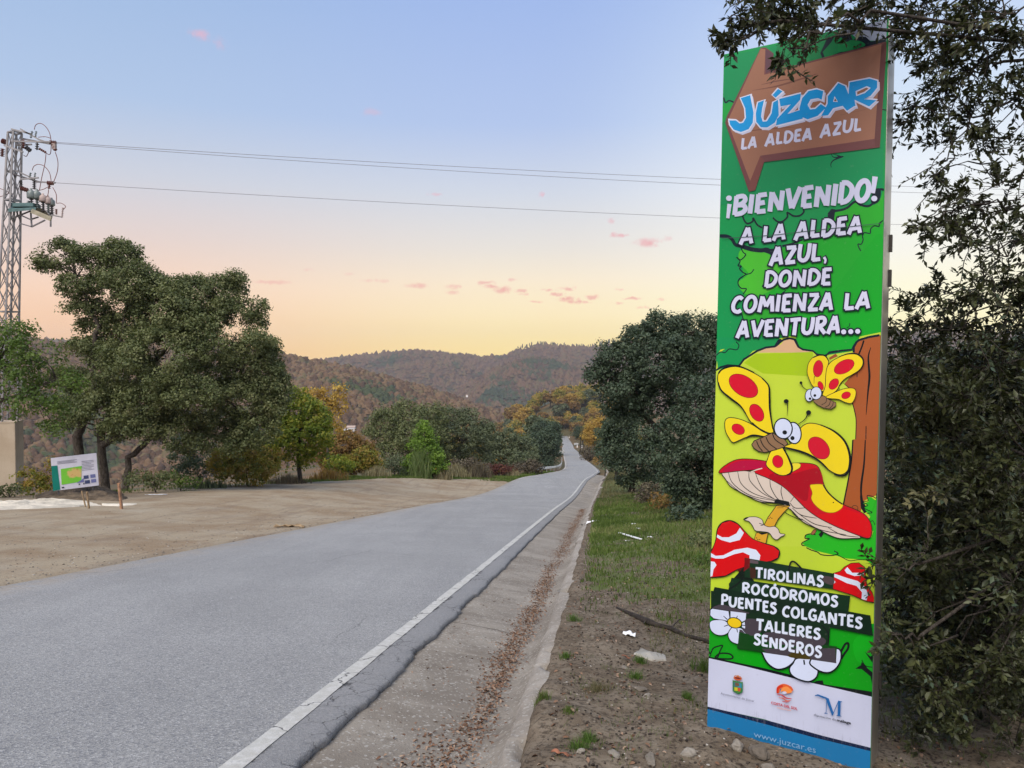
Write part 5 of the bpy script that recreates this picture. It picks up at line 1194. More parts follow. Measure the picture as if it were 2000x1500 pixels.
# plants one can tell apart: tufts
def tuft(px, py, lab, h, r, nb, mat, seed, w=.004, lean=.9, name='grass_tuft', cat='plant'):
    p = on_ground(px, py); rs = np.random.RandomState(seed); root = empty(name, p); tag(root, lab, cat)
    d = unit(rs, nb)[:, :2]*rs.uniform(0, 1, nb)[:, None]*r; X = p.x+d[:, 0]; Yv = p.y+d[:, 1]; V, F = blades(rs, X, Yv, ground(X, Yv), h*rs.uniform(.5, 1.2, nb), w, lean); tt = rs.uniform(0, 1, nb)
    mesh_np('blades', V, F, mat, root, attrs=dict(tint=np.concatenate([tt, tt])))['kind'] = 'stuff'; return root
M_tg = leaf_mat('tuft_green', [(0, (.05, .10, .02)), (.6, (.09, .165, .03)), (1, (.13, .20, .05))], .3, .7, .2)
for i, (px, py, lab, h, r) in enumerate([(1120,1214,'bright grass tuft at the lip, above the pair of small tufts',.07,.10),(1106,1285,'bright grass tuft growing on the concrete lip edge',.05,.07),(1060,1364,'dark green flat weed on the gutter lip',.05,.08),
  (1243,1328,'round dark green tuft in the middle of the bare soil',.07,.08),(1168,1350,'wispy yellowish tuft beside a pale stone',.07,.14),(1343,1368,'small green tuft close to the left side of the sign',.06,.06),(1130,1462,'lowest feathery tuft at the picture bottom',.06,.09),(1146,1450,'feathery tuft just right of the lowest one',.06,.06),(1170,1078,'larger bright tuft at the lip further uphill of the litter',.14,.22),(1250,1295,'tuft below the grey cement crust',.06,.07),(1112,1392,'tiny dark weed between two stones',.03,.06),(1372,1310,'grass clump against the foot of the sign',.12,.12)]):
    tuft(px, py, lab, h, r, 170, M_tg if i not in (2, 4, 10) else (M_grass if i != 4 else M_dry), 300+i)
for i, (px, Yd, h, r, nb, mat, lab, w) in enumerate([(822,59,2.6,.95,900,L_ygr2,'tall feathery broom in front of the lime-green pine',.03),(798,60,1.8,.8,600,L_ygr2,'shorter pale broom left of the tall feathery one',.03),(862,60,1.2,.9,600,L_straw,'straw-coloured grass clump right of the tall broom',.03),
  (890,64,1.3,1.3,700,L_straw,'row of dry reeds behind the grass strip',.03),(935,66,1.4,1.5,800,L_brown,'brown dry reeds left of the dark red bush',.03),(1000,72,.9,.9,400,L_straw,'small straw clump right of the dark red bush',.03),(735,56,1.0,1.2,500,L_straw,'pale dry grasses beneath the yellow and orange bush',.025),(640,52,.9,1.6,500,L_rust,'rust-coloured low weeds right of the yellow-green tree trunk',.025),(560,46,.7,1.6,500,L_brown,'brown low weeds at the foot of the yellow-green tree',.02),
  (400,40,.6,1.4,400,L_olive,'pale green tall weeds right of the rounded green bush',.02)]):
    p = gpt(px, Yd); rs2 = np.random.RandomState(400+i); root = empty('grass_clump', p); tag(root, lab, 'plant'); d = unit(rs2, nb)[:, :2]*rs2.uniform(0, 1, nb)[:, None]*r; X = p.x+d[:, 0]; Yv = p.y+d[:, 1]
    V, F = blades(rs2, X, Yv, ground(X, Yv), h*rs2.uniform(.45, 1.1, nb)*(1-.35*np.hypot(d[:, 0], d[:, 1])/r), w*2.2, .35); tt = rs2.uniform(0, 1, nb); mesh_np('blades', V, F, mat, root, attrs=dict(tint=np.concatenate([tt, tt])))['kind'] = 'stuff'
# stones
M_stone = tint_mat('field_stone', [(0, (.12, .10, .08)), (.5, (.18, .155, .125)), (1, (.27, .245, .21))])
def stone(px, py, r, lab, tv, seed, sq=(1, .75, .6)):
    p = on_ground(px, py); bm = bmesh.new(); r *= .8; bmesh.ops.create_icosphere(bm, subdivisions=3, radius=1); o3 = Vector((seed*3.1, 0, 0))
    for v in bm.verts:
        q = v.co.copy(); nn = mnoise.noise(q*1.1+o3)*.35+mnoise.noise(q*2.7+o3)*.14+mnoise.noise(q*7+o3)*.05; q *= 1+nn; v.co = Vector((q.x*sq[0]*r, q.y*sq[1]*r, q.z*sq[2]*r))
    me = bpy.data.meshes.new('stone'); bm.to_mesh(me); bm.free(); me.materials.append(M_stone); at = me.attributes.new('tint', 'FLOAT', 'FACE'); at.data.foreach_set('value', np.full(len(me.polygons), tv, np.float32))
    o = bpy.data.objects.new('stone', me); C.objects.link(o); o.location = p+Vector((0, 0, r*sq[2]*.35)); o.rotation_euler.z = seed; tag(o, lab, 'stone')
for i, (px, py, r, lab, tv, sq) in enumerate([(1440,1462,.052,'pale angular stone at the foot of the sign under the web address',.9,(1,.8,.9)),(1482,1478,.075,'larger rough brown-grey stone against the foot of the sign',.1,(1.1,.8,.75)),(1500,1505,.05,'pale stone lying before the bottom of the sign',.6,(1,.7,.6)),
  (1263,1362,.035,'smooth whitish stone right of the round dark green tuft',.9,(1.3,.8,.6)),(1200,1476,.045,'light flat stone near the picture bottom in the bare soil',.8,(1.3,.8,.5)),(1346,1476,.045,'grey-white stone left of the sign foot near the picture bottom',.95,(1.2,.8,.7)),(1145,1345,.032,'grey stone beside the wispy yellowish tuft',.5,(1,.8,.6)),
  (1220,1306,.035,'flat pale stone above the round dark green tuft',.7,(1.4,.8,.35)),(1248,1348,.05,'half-buried grey stone above the smooth whitish one',.3,(1.4,.9,.3)),(1340,1332,.04,'brown stone left of the sign white band',.4,(1,.8,.6)),(1158,1248,.035,'light grey lump near the lip edge',.4,(1,.8,.7)),(1362,1332,.045,'round tan stone close to the sign edge',.35,(1,.9,.7)),(1135,1470,.03,'small pale stone beside the lowest feathery tuft',.9,(1,.8,.6)),(1270,1490,.05,'long pale stone at the picture bottom',.6,(1.8,.7,.4))]):
    stone(px, py, r, lab, tv, i+1, sq)
# litter pieces
M_paper = simple('crumpled_white', (.78, .78, .78), .6, .05, 10); M_brick = simple('brick_shard', (.26, .11, .065), .9, .2, 20)
def scrap(name, px, py, w, l, lab, seed, mat=M_paper, cat='litter', hgt=.03, rot=0.):
    p = on_ground(px, py); n = 9; V = []; r_ = random.Random(seed)
    for i in range(n):
        for j in range(n):
            x = (i/(n-1)-.5)*l; y = (j/(n-1)-.5)*w; q = Vector((x*9, y*9, seed)); e = 1-.35*abs(mnoise.noise(Vector((x*20, y*20, seed))))
            X = x*e*math.cos(rot)-y*e*math.sin(rot); Yv = x*e*math.sin(rot)+y*e*math.cos(rot)
            V.append((p.x+X, p.y+Yv, gz(p.x+X, p.y+Yv)+.008+hgt*abs(mnoise.noise(q*1.7))*1.6))
    F = [(i*n+j, (i+1)*n+j, (i+1)*n+j+1, i*n+j+1) for i in range(n-1) for j in range(n-1)]
    o = mesh_np(name, np.array(V), np.array(F), mat); sd = o.modifiers.new('thickness', 'SOLIDIFY'); sd.thickness = .003; tag(o, lab, cat)
scrap('paper_scrap', 1229, 1242, .09, .13, 'crumpled white tissue on the bank below the dark branch', 1, rot=-.2, hgt=.03)
scrap('paper_scrap', 1155, 1021, .14, .5, 'white scrap lying in the gutter leaves', 2, hgt=.05)
scrap('paper_scrap', 1246, 1034, .13, .16, 'small white litter just above the white plastic strip', 3)
scrap('paper_scrap', 1238, 1024, .12, .14, 'furthest bit of white litter on the green grass', 4)
scrap('paper_scrap', 1268, 1050, .09, .12, 'white scrap right of the plastic strip', 5)
scrap('paper_scrap', 1226, 1058, .06, .12, 'thin white scrap below the plastic strip', 6)
scrap('paper_scrap', 260, 953, .4, .7, 'white litter under the bushes right of the leaning stake', 7, hgt=.4)
scrap('paper_scrap', 305, 967, .3, .9, 'flat white paper lying at the far edge of the lay-by', 8)
scrap('cardboard_scrap', 566, 1030, .25, .9, 'flattened tan cardboard on the dirt beside the road', 9, M_wood2, hgt=.1)
scrap('brick_shard', 1094, 1475, .03, .12, 'orange-brown brick shard near the picture bottom', 10, M_brick, 'rubble', .03, -.6)
scrap('brick_shard', 1222, 1290, .03, .08, 'reddish brick shard left of the grey cement crust', 11, M_brick, 'rubble', .03, -.6)
a = on_ground(1210, 1045); b_ = on_ground(1251, 1056); o = MB().bar(a+Vector((0,0,.05)), b_+Vector((0,0,.03)), .07, .02).build('plastic_strip', M_paper, bevel=.004); tag(o, 'long white plastic strip lying in the green grass', 'litter')
# dark fallen branch
pts = [on_ground(*q) for q in [(1205,1192),(1222,1199),(1242,1208),(1262,1218),(1285,1224),(1310,1233),(1340,1245),(1372,1256),(1395,1262)]]
br = MB(); rr = [.012,.02,.03,.034,.028,.026,.02,.018,.014]; br.tube([p+Vector((0, 0, .012+.01*(i % 2))) for i, p in enumerate(pts)], rr, 7)
o = empty('fallen_branch', pts[0]); tag(o, 'dark fallen branch lying across the bank towards the sign', 'branch'); br.build('stem', simple('rotten_wood', (.045, .036, .03), .9, .3, 30, bmp=.01), o, smooth=True)
tw = MB(); tw.tube([pts[5]+Vector((0,0,.03)), pts[5]+Vector((.12,.15,.06)), pts[5]+Vector((.25,.2,.03))], [.012,.008,.003], 5); tw.tube([pts[3]+Vector((0,0,.03)), pts[3]+Vector((-.05,-.12,.04))], [.01,.004], 5); tw.build('side_twig', BARK, o)
# ================================================================ THE SIGN
SO = Vector((1.2404, 4.6, -.6507)); yaw, roll_, lean_ = .5622, -.0015, -.0505
su = Vector((math.cos(yaw), -math.sin(yaw), 0)); sn0 = Vector((-math.sin(yaw), -math.cos(yaw), 0)); sv = Vector((0, 0, 1))
sv2 = sv*math.cos(roll_)+su*math.sin(roll_); su2 = su*math.cos(roll_)-sv*math.sin(roll_); sv3 = sv2*math.cos(lean_)+sn0*math.sin(lean_)
SN = su2.cross(sv3).normalized()
if SN.dot(Vector((0, -1, 0))) < 0: SN = -SN
SIGNK = 1.0
sign = empty('welcome_sign', (SO.x+.4, SO.y-.25, gz(SO.x+.4, SO.y-.25))); tag(sign, 'tall green cartoon welcome sign standing on the bank at the right of the road', 'sign')
def SP(px, py, h):   # picture point traced onto the sign face, h metres proud of it
    v = ray(px, py); o = Vector((0, 0, CAMZ)); t_ = ((SO+SN*h-o).dot(SN))/v.dot(SN); return o+v*t_
CM = {}
def col(c, rough=.42):
    if c not in CM:
        m, t, b, _ = new_mat('print_%d' % len(CM)); co = pos_co(t)
        base = tuple(min(.82, x*SIGNK) for x in lin(c)); n = t.noise(t.vec('MULTIPLY', co, (1, 1, .5)), 2.5, 5, .6)
        cc = t.mix(t.rng(n, .3, .75), base, tuple(x*.88+.006 for x in base))
        cc = t.mix(t.rng(t.noise(co, 55., 3, .6), .62, .75, 0, .12), cc, (.25, .24, .22))
        t.l.new(cc, b.inputs['Base Color']); b.inputs['Roughness'].default_value = rough; b.inputs['Specular IOR Level'].default_value = .18; CM[c] = m
    return CM[c]
LAY = [0.0012]; STEP = .00002
def cr(pts, closed=True, k=6):
    n = len(pts); out = []
    rng_ = range(n) if closed else range(n-1)
    for i in rng_:
        if closed: p0, p1, p2, p3 = pts[i-1], pts[i], pts[(i+1) % n], pts[(i+2) % n]
        else: p0, p1, p2, p3 = pts[max(i-1, 0)], pts[i], pts[i+1], pts[min(i+2, n-1)]
        for j in range(k):
            s = j/k; out.append(tuple(.5*((2*p1[a])+(p2[a]-p0[a])*s+(2*p0[a]-5*p1[a]+4*p2[a]-p3[a])*s*s+(-p0[a]+3*p1[a]-3*p2[a]+p3[a])*s**3) for a in (0, 1)))
    if not closed: out.append(tuple(pts[-1][:2]))
    return out
class Art:
    def __init__(s, name, tr=lambda x, y: (x, y), sc=1.): s.name = name; s.v = []; s.f = []; s.m = []; s.mats = []; s.tr = tr; s.sc = sc
    def at(s, ox, oy, k): s.tr = lambda x, y: (ox+x/k, oy+y/k); s.sc = 1/k; return s
    def mi(s, c):
        m = col(c)
        if m not in s.mats: s.mats.append(m)
        return s.mats.index(m)
    def raw(s, pts, faces, c):
        LAY[0] += STEP; n = len(s.v)
        for p in pts:
            w = SP(*s.tr(*p[:2]), LAY[0]); u = (w-SO).dot(su2); v = (w-SO).dot(sv3)
            w = w+su2*(min(max(u, .001), WD-.001)-u)+sv3*(min(v, HT-.001)-v); s.v.append(tuple(w))
        for f in faces: s.f.append(tuple(n+i for i in f)); s.m.append(s.mi(c))
    def poly(s, pts, c, smooth=False, k=6):
        if smooth: pts = cr(pts, True, k)
        tri = tessellate_polygon([[Vector((p[0], p[1], 0)) for p in pts]]); s.raw(pts, tri, c); return s
    def stroke(s, pts, w, c, closed=False, smooth=True, taper=0, cap=True, k=6):
        if smooth and len(pts) > 2: pts = cr(pts, closed, k)
        pts = list(pts)
        if closed: pts.append(pts[0])
        n = len(pts); V = []; F = []
        for i in range(n):
            a = pts[(i-1) % (n-1)] if closed else pts[max(i-1, 0)]; b = pts[(i+1) % (n-1)] if closed else pts[min(i+1, n-1)]
            dx, dy = b[0]-a[0], b[1]-a[1]; L = math.hypot(dx, dy) or 1; nx, ny = -dy/L, dx/L
            if 0 < i < n-1:
                d1x, d1y = pts[i][0]-pts[i-1][0], pts[i][1]-pts[i-1][1]; l1 = math.hypot(d1x, d1y) or 1
                q = max(.55, (nx*-d1y/l1+ny*d1x/l1)); kk = 1/q
            else: kk = 1
            ww = w/2*kk*(1-taper*abs(2*i/(n-1)-1)**1.5 if taper > 0 else 1+taper*i/(n-1))
            V += [(pts[i][0]+nx*ww, pts[i][1]+ny*ww), (pts[i][0]-nx*ww, pts[i][1]-ny*ww)]
        for i in range(n-1): F.append((2*i, 2*i+1, 2*i+3, 2*i+2))
        s.raw(V, F, c); return s
    def ell(s, cx, cy, rx, ry, rot, c, ow=0, oc=(10, 20, 25), n=28):
        r = math.radians(rot)
        def pt(rx, ry): return [(cx+rx*math.cos(a)*math.cos(r)-ry*math.sin(a)*math.sin(r), cy+rx*math.cos(a)*math.sin(r)+ry*math.sin(a)*math.cos(r)) for a in [2*math.pi*i/n for i in range(n)]]
        if ow: s.raw(pt(rx+ow, ry+ow), [tuple(range(n))], oc)
        s.raw(pt(rx, ry), [tuple(range(n))], c); return s
    def outl(s, pts, c, w, oc=(10, 22, 26), smooth=True):
        s.stroke(pts, w*2, oc, True, smooth); s.poly(pts, c, smooth); return s
    def build(s, label=None):
        me = bpy.data.meshes.new(s.name); me.from_pydata(s.v, [], s.f)
        for m in s.mats: me.materials.append(m)
        me.polygons.foreach_set('material_index', s.m); me.update()
        # make every face look outward
        bm = bmesh.new(); bm.from_mesh(me)
        for f in bm.faces:
            if f.normal.dot(SN) < 0: f.normal_flip()
        bm.to_mesh(me); bm.free(); o = link(s.name, me, None, sign)
        if label: o['label'] = label
        return o
DK = (12, 28, 42); BK = (10, 18, 20)
WH = (196, 200, 224)
# ---- the cabinet
M_alu = simple('brushed_aluminium', (.50, .46, .41), .38, .12, 2.5, metal=.85)
m_face = col((14, 142, 74))
def sgn(uu, vv, h): return SO+su2*uu+sv3*vv+SN*h
HT = 4.153; WD = .937; TH = .34
def cab(name, u0, u1, v0, v1, h0, h1, mat):
    vs = [sgn(a, b_, c_) for a in (u0, u1) for b_ in (v0, v1) for c_ in (h0, h1)]
    return MB().add(vs, [(0,1,3,2),(4,6,7,5),(0,4,5,1),(2,3,7,6),(0,2,6,4),(1,5,7,3)]).build(name, mat, sign)
cab('front_panel', 0, WD, -.75, HT, -.012, 0, m_face)
cab('side_panel', WD-.012, WD+.003, -.75, HT-.004, -TH, -.014, M_alu); cab('side_panel', -.001, .012, -.75, HT-.004, -TH, -.014, M_alu)
cab('top_cap', .014, WD-.014, HT-.03, HT-.006, -TH+.01, -.014, M_alu); cab('back_panel', .014, WD-.014, -.75, HT-.035, -TH, -TH+.012, M_alu)
# hinges / latch on the side
for v in (2.93, 2.72, .3): cab('hinge', WD+.004, WD+.018, v-.05, v+.05, -TH+.01, -TH+.045, simple('dark_hinge', (.05, .045, .04), .6))
L_ = 1376; 
# ---- forest background print
A = Art('forest_print')
A.at(1380, 30, 4.055)
# upper greens
A.poly([(148,330),(1425,18),(1400,1100),(1385,1500),(110,1500)], (13,136,80))
A.poly([(130,700),(215,690),(160,790),(125,860)], (24,150,62)); A.stroke([(135,650),(150,690),(180,675),(218,690)], 12, DK)
A.poly([(1045,120),(1428,20),(1424,205),(1330,200),(1290,200),(1200,190),(1150,150),(1060,150)], (150,160,182))
A.poly([(1000,185),(1050,110),(1075,150),(1130,140),(1160,195),(1200,168),(1260,170),(1300,205),(1420,190),(1420,240),(900,360),(930,280)], DK)
A.poly([(560,235),(1040,120),(1050,200),(1060,290),(960,330),(520,425)], (12,120,66)); A.poly([(1060,175),(1110,210),(1150,195),(1230,210),(1245,245),(1060,290),(1040,240)], (15,132,70), True)
A.poly([(935,330),(920,290),(990,210),(1010,170),(960,170),(900,300),(915,335)], DK)
A.stroke([(985,1095),(1010,1125),(1080,1118),(1010,1145),(985,1175),(988,1205)], 10, DK, taper=.6); A.poly([(990,1090),(1085,1120),(1010,1145),(1040,1115)], DK)
A.stroke([(1390,745),(1425,750)], 8, DK)
A.at(1380, 330, 4.055)
# lighter foliage masses in the middle
A.poly([(1410,150),(1380,230),(1330,285),(1240,290),(1170,265),(1100,310),(1010,350),(900,480),(760,570),(560,640),(270,620),(300,980),(280,1160),(330,1300),(600,1390),(860,1460),(1380,1320),(1405,150)], (40,160,42))
A.poly([(640,590),(900,520),(1240,510),(1390,440),(1392,1000),(1380,1320),(860,1450),(640,1330),(480,1000)], (22,160,38)); A.poly([(1250,640),(1396,560),(1380,1320),(900,1450),(700,1300),(900,1100)], (14,158,36), True)
A.poly([(275,640),(450,650),(560,760),(600,900),(420,1000),(300,985),(250,900),(330,830),(260,740)], (70,180,45), True)
A.stroke([(1405,165),(1370,165),(1350,230),(1290,292),(1220,285),(1175,260),(1110,310),(1040,330),(980,330)], 18, DK); A.poly([(1330,165),(1378,160),(1370,250),(1320,280),(1300,240)], DK, True)
A.poly([(960,350),(990,315),(1020,320),(1010,400),(960,410)], DK)
A.stroke([(285,370),(300,410),(325,432),(365,415),(370,390),(400,440),(440,465)], 13, DK); A.stroke([(525,385),(560,415),(600,415),(640,380),(640,345),(690,372),(740,368),(770,340),(765,315)], 13, DK)
A.stroke([(105,530),(160,532),(200,555),(230,600),(280,612)], 26, DK); A.stroke([(280,612),(350,635),(430,645),(480,640),(520,670)], 34, DK); A.stroke([(600,610),(680,590),(760,560)], 14, DK)
A.poly([(290,600),(420,640),(600,625),(520,680),(440,655),(300,640)], DK)
A.stroke([(270,620),(290,660),(310,680),(270,720),(240,700),(265,730),(250,765),(275,770),(262,790),(290,820),(310,835),(260,870),(250,910),(275,945),(315,950),(290,990)], 9, DK)
A.stroke([(375,795),(350,825),(310,835)], 8, DK); A.stroke([(440,935),(450,915),(470,930)], 7, DK); A.stroke([(1398,408),(1370,430),(1365,455),(1330,450),(1300,475),(1295,510),(1250,505),(1235,535),(1240,560),(1225,595),(1200,595),(1205,620),(1222,650)], 9, DK)
A.stroke([(620,975),(590,990),(630,960)], 6, DK); A.stroke([(1135,1220),(1130,1245),(1110,1260)], 6, DK); A.stroke([(280,1150),(290,1185),(310,1200)], 8, DK)
# band above the clearing
A.poly([(78,1330),(240,1340),(560,1320),(640,1345),(590,1410),(480,1440),(380,1470),(310,1500),(75,1500)], (14,140,78))
A.at(1370, 640, 3.489)
A.poly([(92,290),(110,180),(130,150),(600,60),(640,60),(700,150),(760,160),(800,210),(840,190),(1030,160),(1080,60),(1260,30),(1260,1500),(20,1500)], (184,206,58))
A.poly([(98,185),(250,80),(530,70),(530,120),(440,135),(350,160),(290,220),(250,270),(180,262),(112,290)], (14,142,72))
A.poly([(380,170),(450,135),(540,115),(560,90),(600,78),(640,85),(680,145),(760,170)], (205,168,128)); A.poly([(320,215),(370,178),(760,165),(760,190),(720,330),(420,312),(290,240)], (158,190,22))
A.stroke([(98,290),(130,270),(180,256),(255,262),(290,215),(330,190),(380,158),(440,135),(500,128),(535,100),(560,82),(600,72),(635,80),(660,130),(690,148),(760,158),(790,180),(850,190),(870,168),(960,155),(1020,150),(1060,95),(1110,75),(1215,55)], 14, DK, smooth=False)
A.stroke([(500,130),(530,95),(545,80)], 28, DK, taper=.6)
A.stroke([(100,190),(130,165),(160,170),(190,145),(240,150),(255,120),(235,95)], 7, DK); A.poly([(640,70),(1060,60),(1020,148),(870,165),(840,185),(790,175),(700,145),(662,125)], (16,160,45)); 
A.stroke([(640,80),(662,130),(690,148),(760,158),(790,185),(850,190),(870,168),(960,155),(1020,150)], 12, DK, smooth=False)
# trunk on the right
A.at(1550, 640, 6.816)
A.poly([(830,190),(900,150),(1200,98),(1200,1500),(825,1500),(835,1250),(780,1000),(680,740),(800,600),(860,400),(800,330)], (158,84,42))
A.poly([(470,400),(560,345),(590,380),(480,430)], (150,80,45)); A.stroke([(1145,100),(1000,125),(870,165),(835,195),(800,260),(800,330)], 30, DK, smooth=False)
A.stroke([(935,170),(910,250),(870,350)], 22, BK); A.stroke([(1028,260),(995,400),(1010,650),(990,860),(965,1160)], 30, BK, taper=.8); A.stroke([(845,590),(845,660)], 22, BK, taper=.5); A.stroke([(965,1310),(962,1500)], 12, BK)
A.stroke([(780,1000),(810,1100),(832,1240),(825,1500)], 12, BK); A.stroke([(660,740),(700,770),(735,800)], 8, BK)
A.at(1390, 880, 5.714)
A.poly([(1580,-125),(1900,-125),(1880,500),(1700,560),(1660,690),(1470,600),(1520,350)], (156,82,38)); A.stroke([(1575,-120),(1560,100),(1520,350),(1470,600)], 16, BK); A.stroke([(1715,-120),(1700,150),(1670,380),(1670,520),(1690,640)], 24, BK, taper=.5); A.poly([(1665,400),(1690,560),(1750,680),(1700,700),(1665,640),(1655,520)], BK)
A.poly([(1730,515),(1780,520),(1835,560),(1900,520),(1900,860),(1800,900),(1720,800),(1770,740),(1700,640),(1730,600),(1690,590),(1750,570)], (38,170,30)); A.stroke([(1840,480),(1835,530),(1790,510),(1735,505),(1745,560),(1690,570),(1740,610),(1700,640),(1790,690),(1730,700)], 9, BK)
A.stroke([(1770,800),(1800,785),(1835,860)], 7, BK); A.ell(1600, 640, 30, 24, 20, (156,82,38), 6, BK)
A.poly([(1040,960),(1060,935),(1130,940),(1170,880),(1250,900),(1420,960),(1780,980),(1900,800),(1900,1160),(1560,1160),(1400,1120),(1180,1140),(1080,1120),(1070,1070),(1010,1040),(1080,990)], (34,172,30))
A.stroke([(1160,940),(1100,930),(1050,945),(1045,980),(1090,985),(1010,1030),(1020,1060),(1100,1055),(1070,1100),(1130,1100),(1200,1140),(1260,1130),(1380,1143)], 12, BK); A.stroke([(1400,1100),(1460,1080),(1440,1060),(1500,1040),(1460,1010),(1500,990),(1430,980),(1420,940)], 7, BK); A.ell(1140, 910, 34, 16, -50, (150,90,60), 6, BK); A.poly([(1190,935),(1230,900),(1250,930),(1220,975)], BK)
A.at(1370, 980, 4.686)
A.poly([(60,410),(1640,410),(1640,1210),(60,980)], (180,204,50)); A.poly([(935,400),(1340,330),(1640,330),(1640,600),(1500,530),(1330,520),(1200,485),(1050,450)], (34,172,30)); A.stroke([(960,420),(1000,440),(1060,460),(1100,485),(1190,492),(1250,475),(1215,450)], 10, BK); A.stroke([(1240,480),(1290,510),(1360,540),(1440,530),(1540,540),(1580,575)], 7, BK)
A.poly([(20,1040),(130,960),(400,1100),(1180,1180),(1640,1200),(1640,1500),(700,1500),(60,1440)], (8,150,22))
A.at(1360, 1230, 5.263)
A.poly([(122,-60),(1835,-60),(1822,640),(1300,560),(900,460),(120,275)], (6,150,16))
A.poly([(1625,100),(1840,20),(1840,500),(1750,380),(1640,300)], (12,160,24), True); A.poly([(1632,400),(1690,365),(1700,330),(1720,350),(1765,400),(1825,440),(1815,560),(1790,480),(1700,405)], BK); A.poly([(1730,225),(1790,275),(1840,260),(1840,300),(1810,340)], BK); A.stroke([(1700,310),(1740,370),(1810,385)], 8, BK)
A.stroke([(1440,310),(1500,200),(1530,150),(1560,140),(1560,190),(1520,250),(1490,300)], 24, BK)
A.stroke([(125,215),(145,245),(175,190),(240,165),(270,165),(245,215),(220,280),(190,290)], 14, BK); A.stroke([(190,285),(240,245),(330,245),(375,275),(350,300),(200,295)], 16, BK); A.stroke([(125,215),(150,260),(125,280)], 8, BK)
A.poly([(115,272),(700,395),(1000,470),(1200,545),(1240,525),(1300,520),(1310,560),(1822,640),(1820,690),(1180,550),(700,430),(118,290)], BK)
A.build()
# ---- white footer with wording, blue base
A = Art('footer_print').at(1360, 1230, 5.263)
A.poly([(120,290),(500,375),(820,455),(1180,545),(1480,612),(1818,692),(1800,1232),(1200,1080),(700,920),(105,790)], (192,197,220))
A.poly([(105,787),(800,950),(1300,1090),(1800,1215),(1800,1250),(1200,1105),(700,968),(104,812)], (14,30,62))
A.poly([(104,812),(700,968),(1200,1105),(1800,1250),(1798,1900),(90,1900)], (26,112,165))
rsg = random.Random(4)
for i in range(150):
    u = rsg.random(); x = 120+1640*u; yb = 800+x*.25*1.0; h = 20+rsg.random()**2*120*(1-abs(u-.45)); A.stroke([(x, yb-rsg.random()*60+20), (x+rsg.uniform(-6, 10), yb-h-20)], rsg.uniform(1.5, 4), (140,142,158), smooth=False, taper=.8)
A.build()
# ---- wooden arrow
A = Art('arrow_print').at(1380, 30, 4.055)
A.poly([(430,255),(470,255),(530,300),(525,430),(700,395),(1000,315),(1420,208),(1425,270),(1372,1045),(455,1162),(385,1385),(335,1397),(148,850),(160,800)], (108,66,66))
A.poly([(430,262),(466,268),(457,470),(700,408),(1385,228),(1330,978),(425,1112),(345,1312),(165,840)], (147,103,82)); A.poly([(466,268),(525,300),(525,428),(470,460)], (92,62,72))
A.poly([(1385,228),(1425,212),(1420,300),(1370,1040),(1335,1040),(1330,978)], (98,60,58)); A.poly([(345,1312),(425,1112),(455,1150),(385,1380),(340,1390)], (118,70,64))
A.stroke([(360,595),(560,560),(760,500),(880,462)], 14, (116,76,64), taper=.9); A.stroke([(430,550),(560,520),(700,500)], 10, (112,74,64), taper=.9); A.stroke([(310,920),(430,905),(700,885)], 8, (118,76,62), taper=.9); A.stroke([(830,925),(950,915)], 6, (118,76,62), taper=.9); A.stroke([(1060,790),(1260,745)], 22, (120,80,66), taper=.9)
A.build()
# ---- JUZCAR lettering
A = Art('town_name_lettering').at(1380, 30, 4.055)
BL = (14,146,212)
LJ = [[(270,655),(345,632),(372,770),(366,850),(332,902),(272,924),(215,905),(186,865),(180,832),(232,832),(262,856),(290,850),(312,812),(306,735)],
 [(408,690),(455,672),(440,740),(432,800),(445,842),(478,838),(515,775),(528,690),(566,668),(570,740),(572,790),(540,850),(480,888),(430,886),(393,842),(390,775)],
 [(522,632),(566,582),(602,602),(546,652)],
 [(575,662),(748,618),(742,668),(640,782),(762,742),(762,818),(550,872),(556,822),(668,704),(586,722)],
 [(925,600),(872,585),(806,600),(757,656),(735,736),(745,800),(800,824),(880,796),(948,730),(905,702),(862,740),(820,745),(800,708),(824,665),(882,655),(912,668)],
 [(908,796),(958,700),(960,640),(1044,535),(1098,560),(1165,722),(1112,756),(1078,716),(1002,736),(962,792)],
 [(1132,530),(1290,500),(1352,518),(1352,572),(1300,636),(1246,664),(1345,672),(1288,722),(1172,668),(1180,718),(1142,722),(1122,660)]]
for P_ in LJ: A.poly([(x+14, y+16) for x, y in P_], (190,192,214)); A.stroke([(x+14, y+16) for x, y in P_], 12, (190,192,214), True, False)
for P_ in LJ: A.stroke(P_, 20, (206,212,232), True, False)
for P_ in LJ: A.poly(P_, BL)
A.poly([(1003,684),(1014,640),(1040,686)], (206,212,232)); A.poly([(1010,680),(1017,655),(1033,680)], (110,76,64)); A.poly([(1180,600),(1270,560),(1300,575),(1255,615),(1185,640)], (206,212,232)); A.poly([(1192,606),(1265,572),(1283,580),(1248,606),(1194,628)], (147,103,82))
A.build()
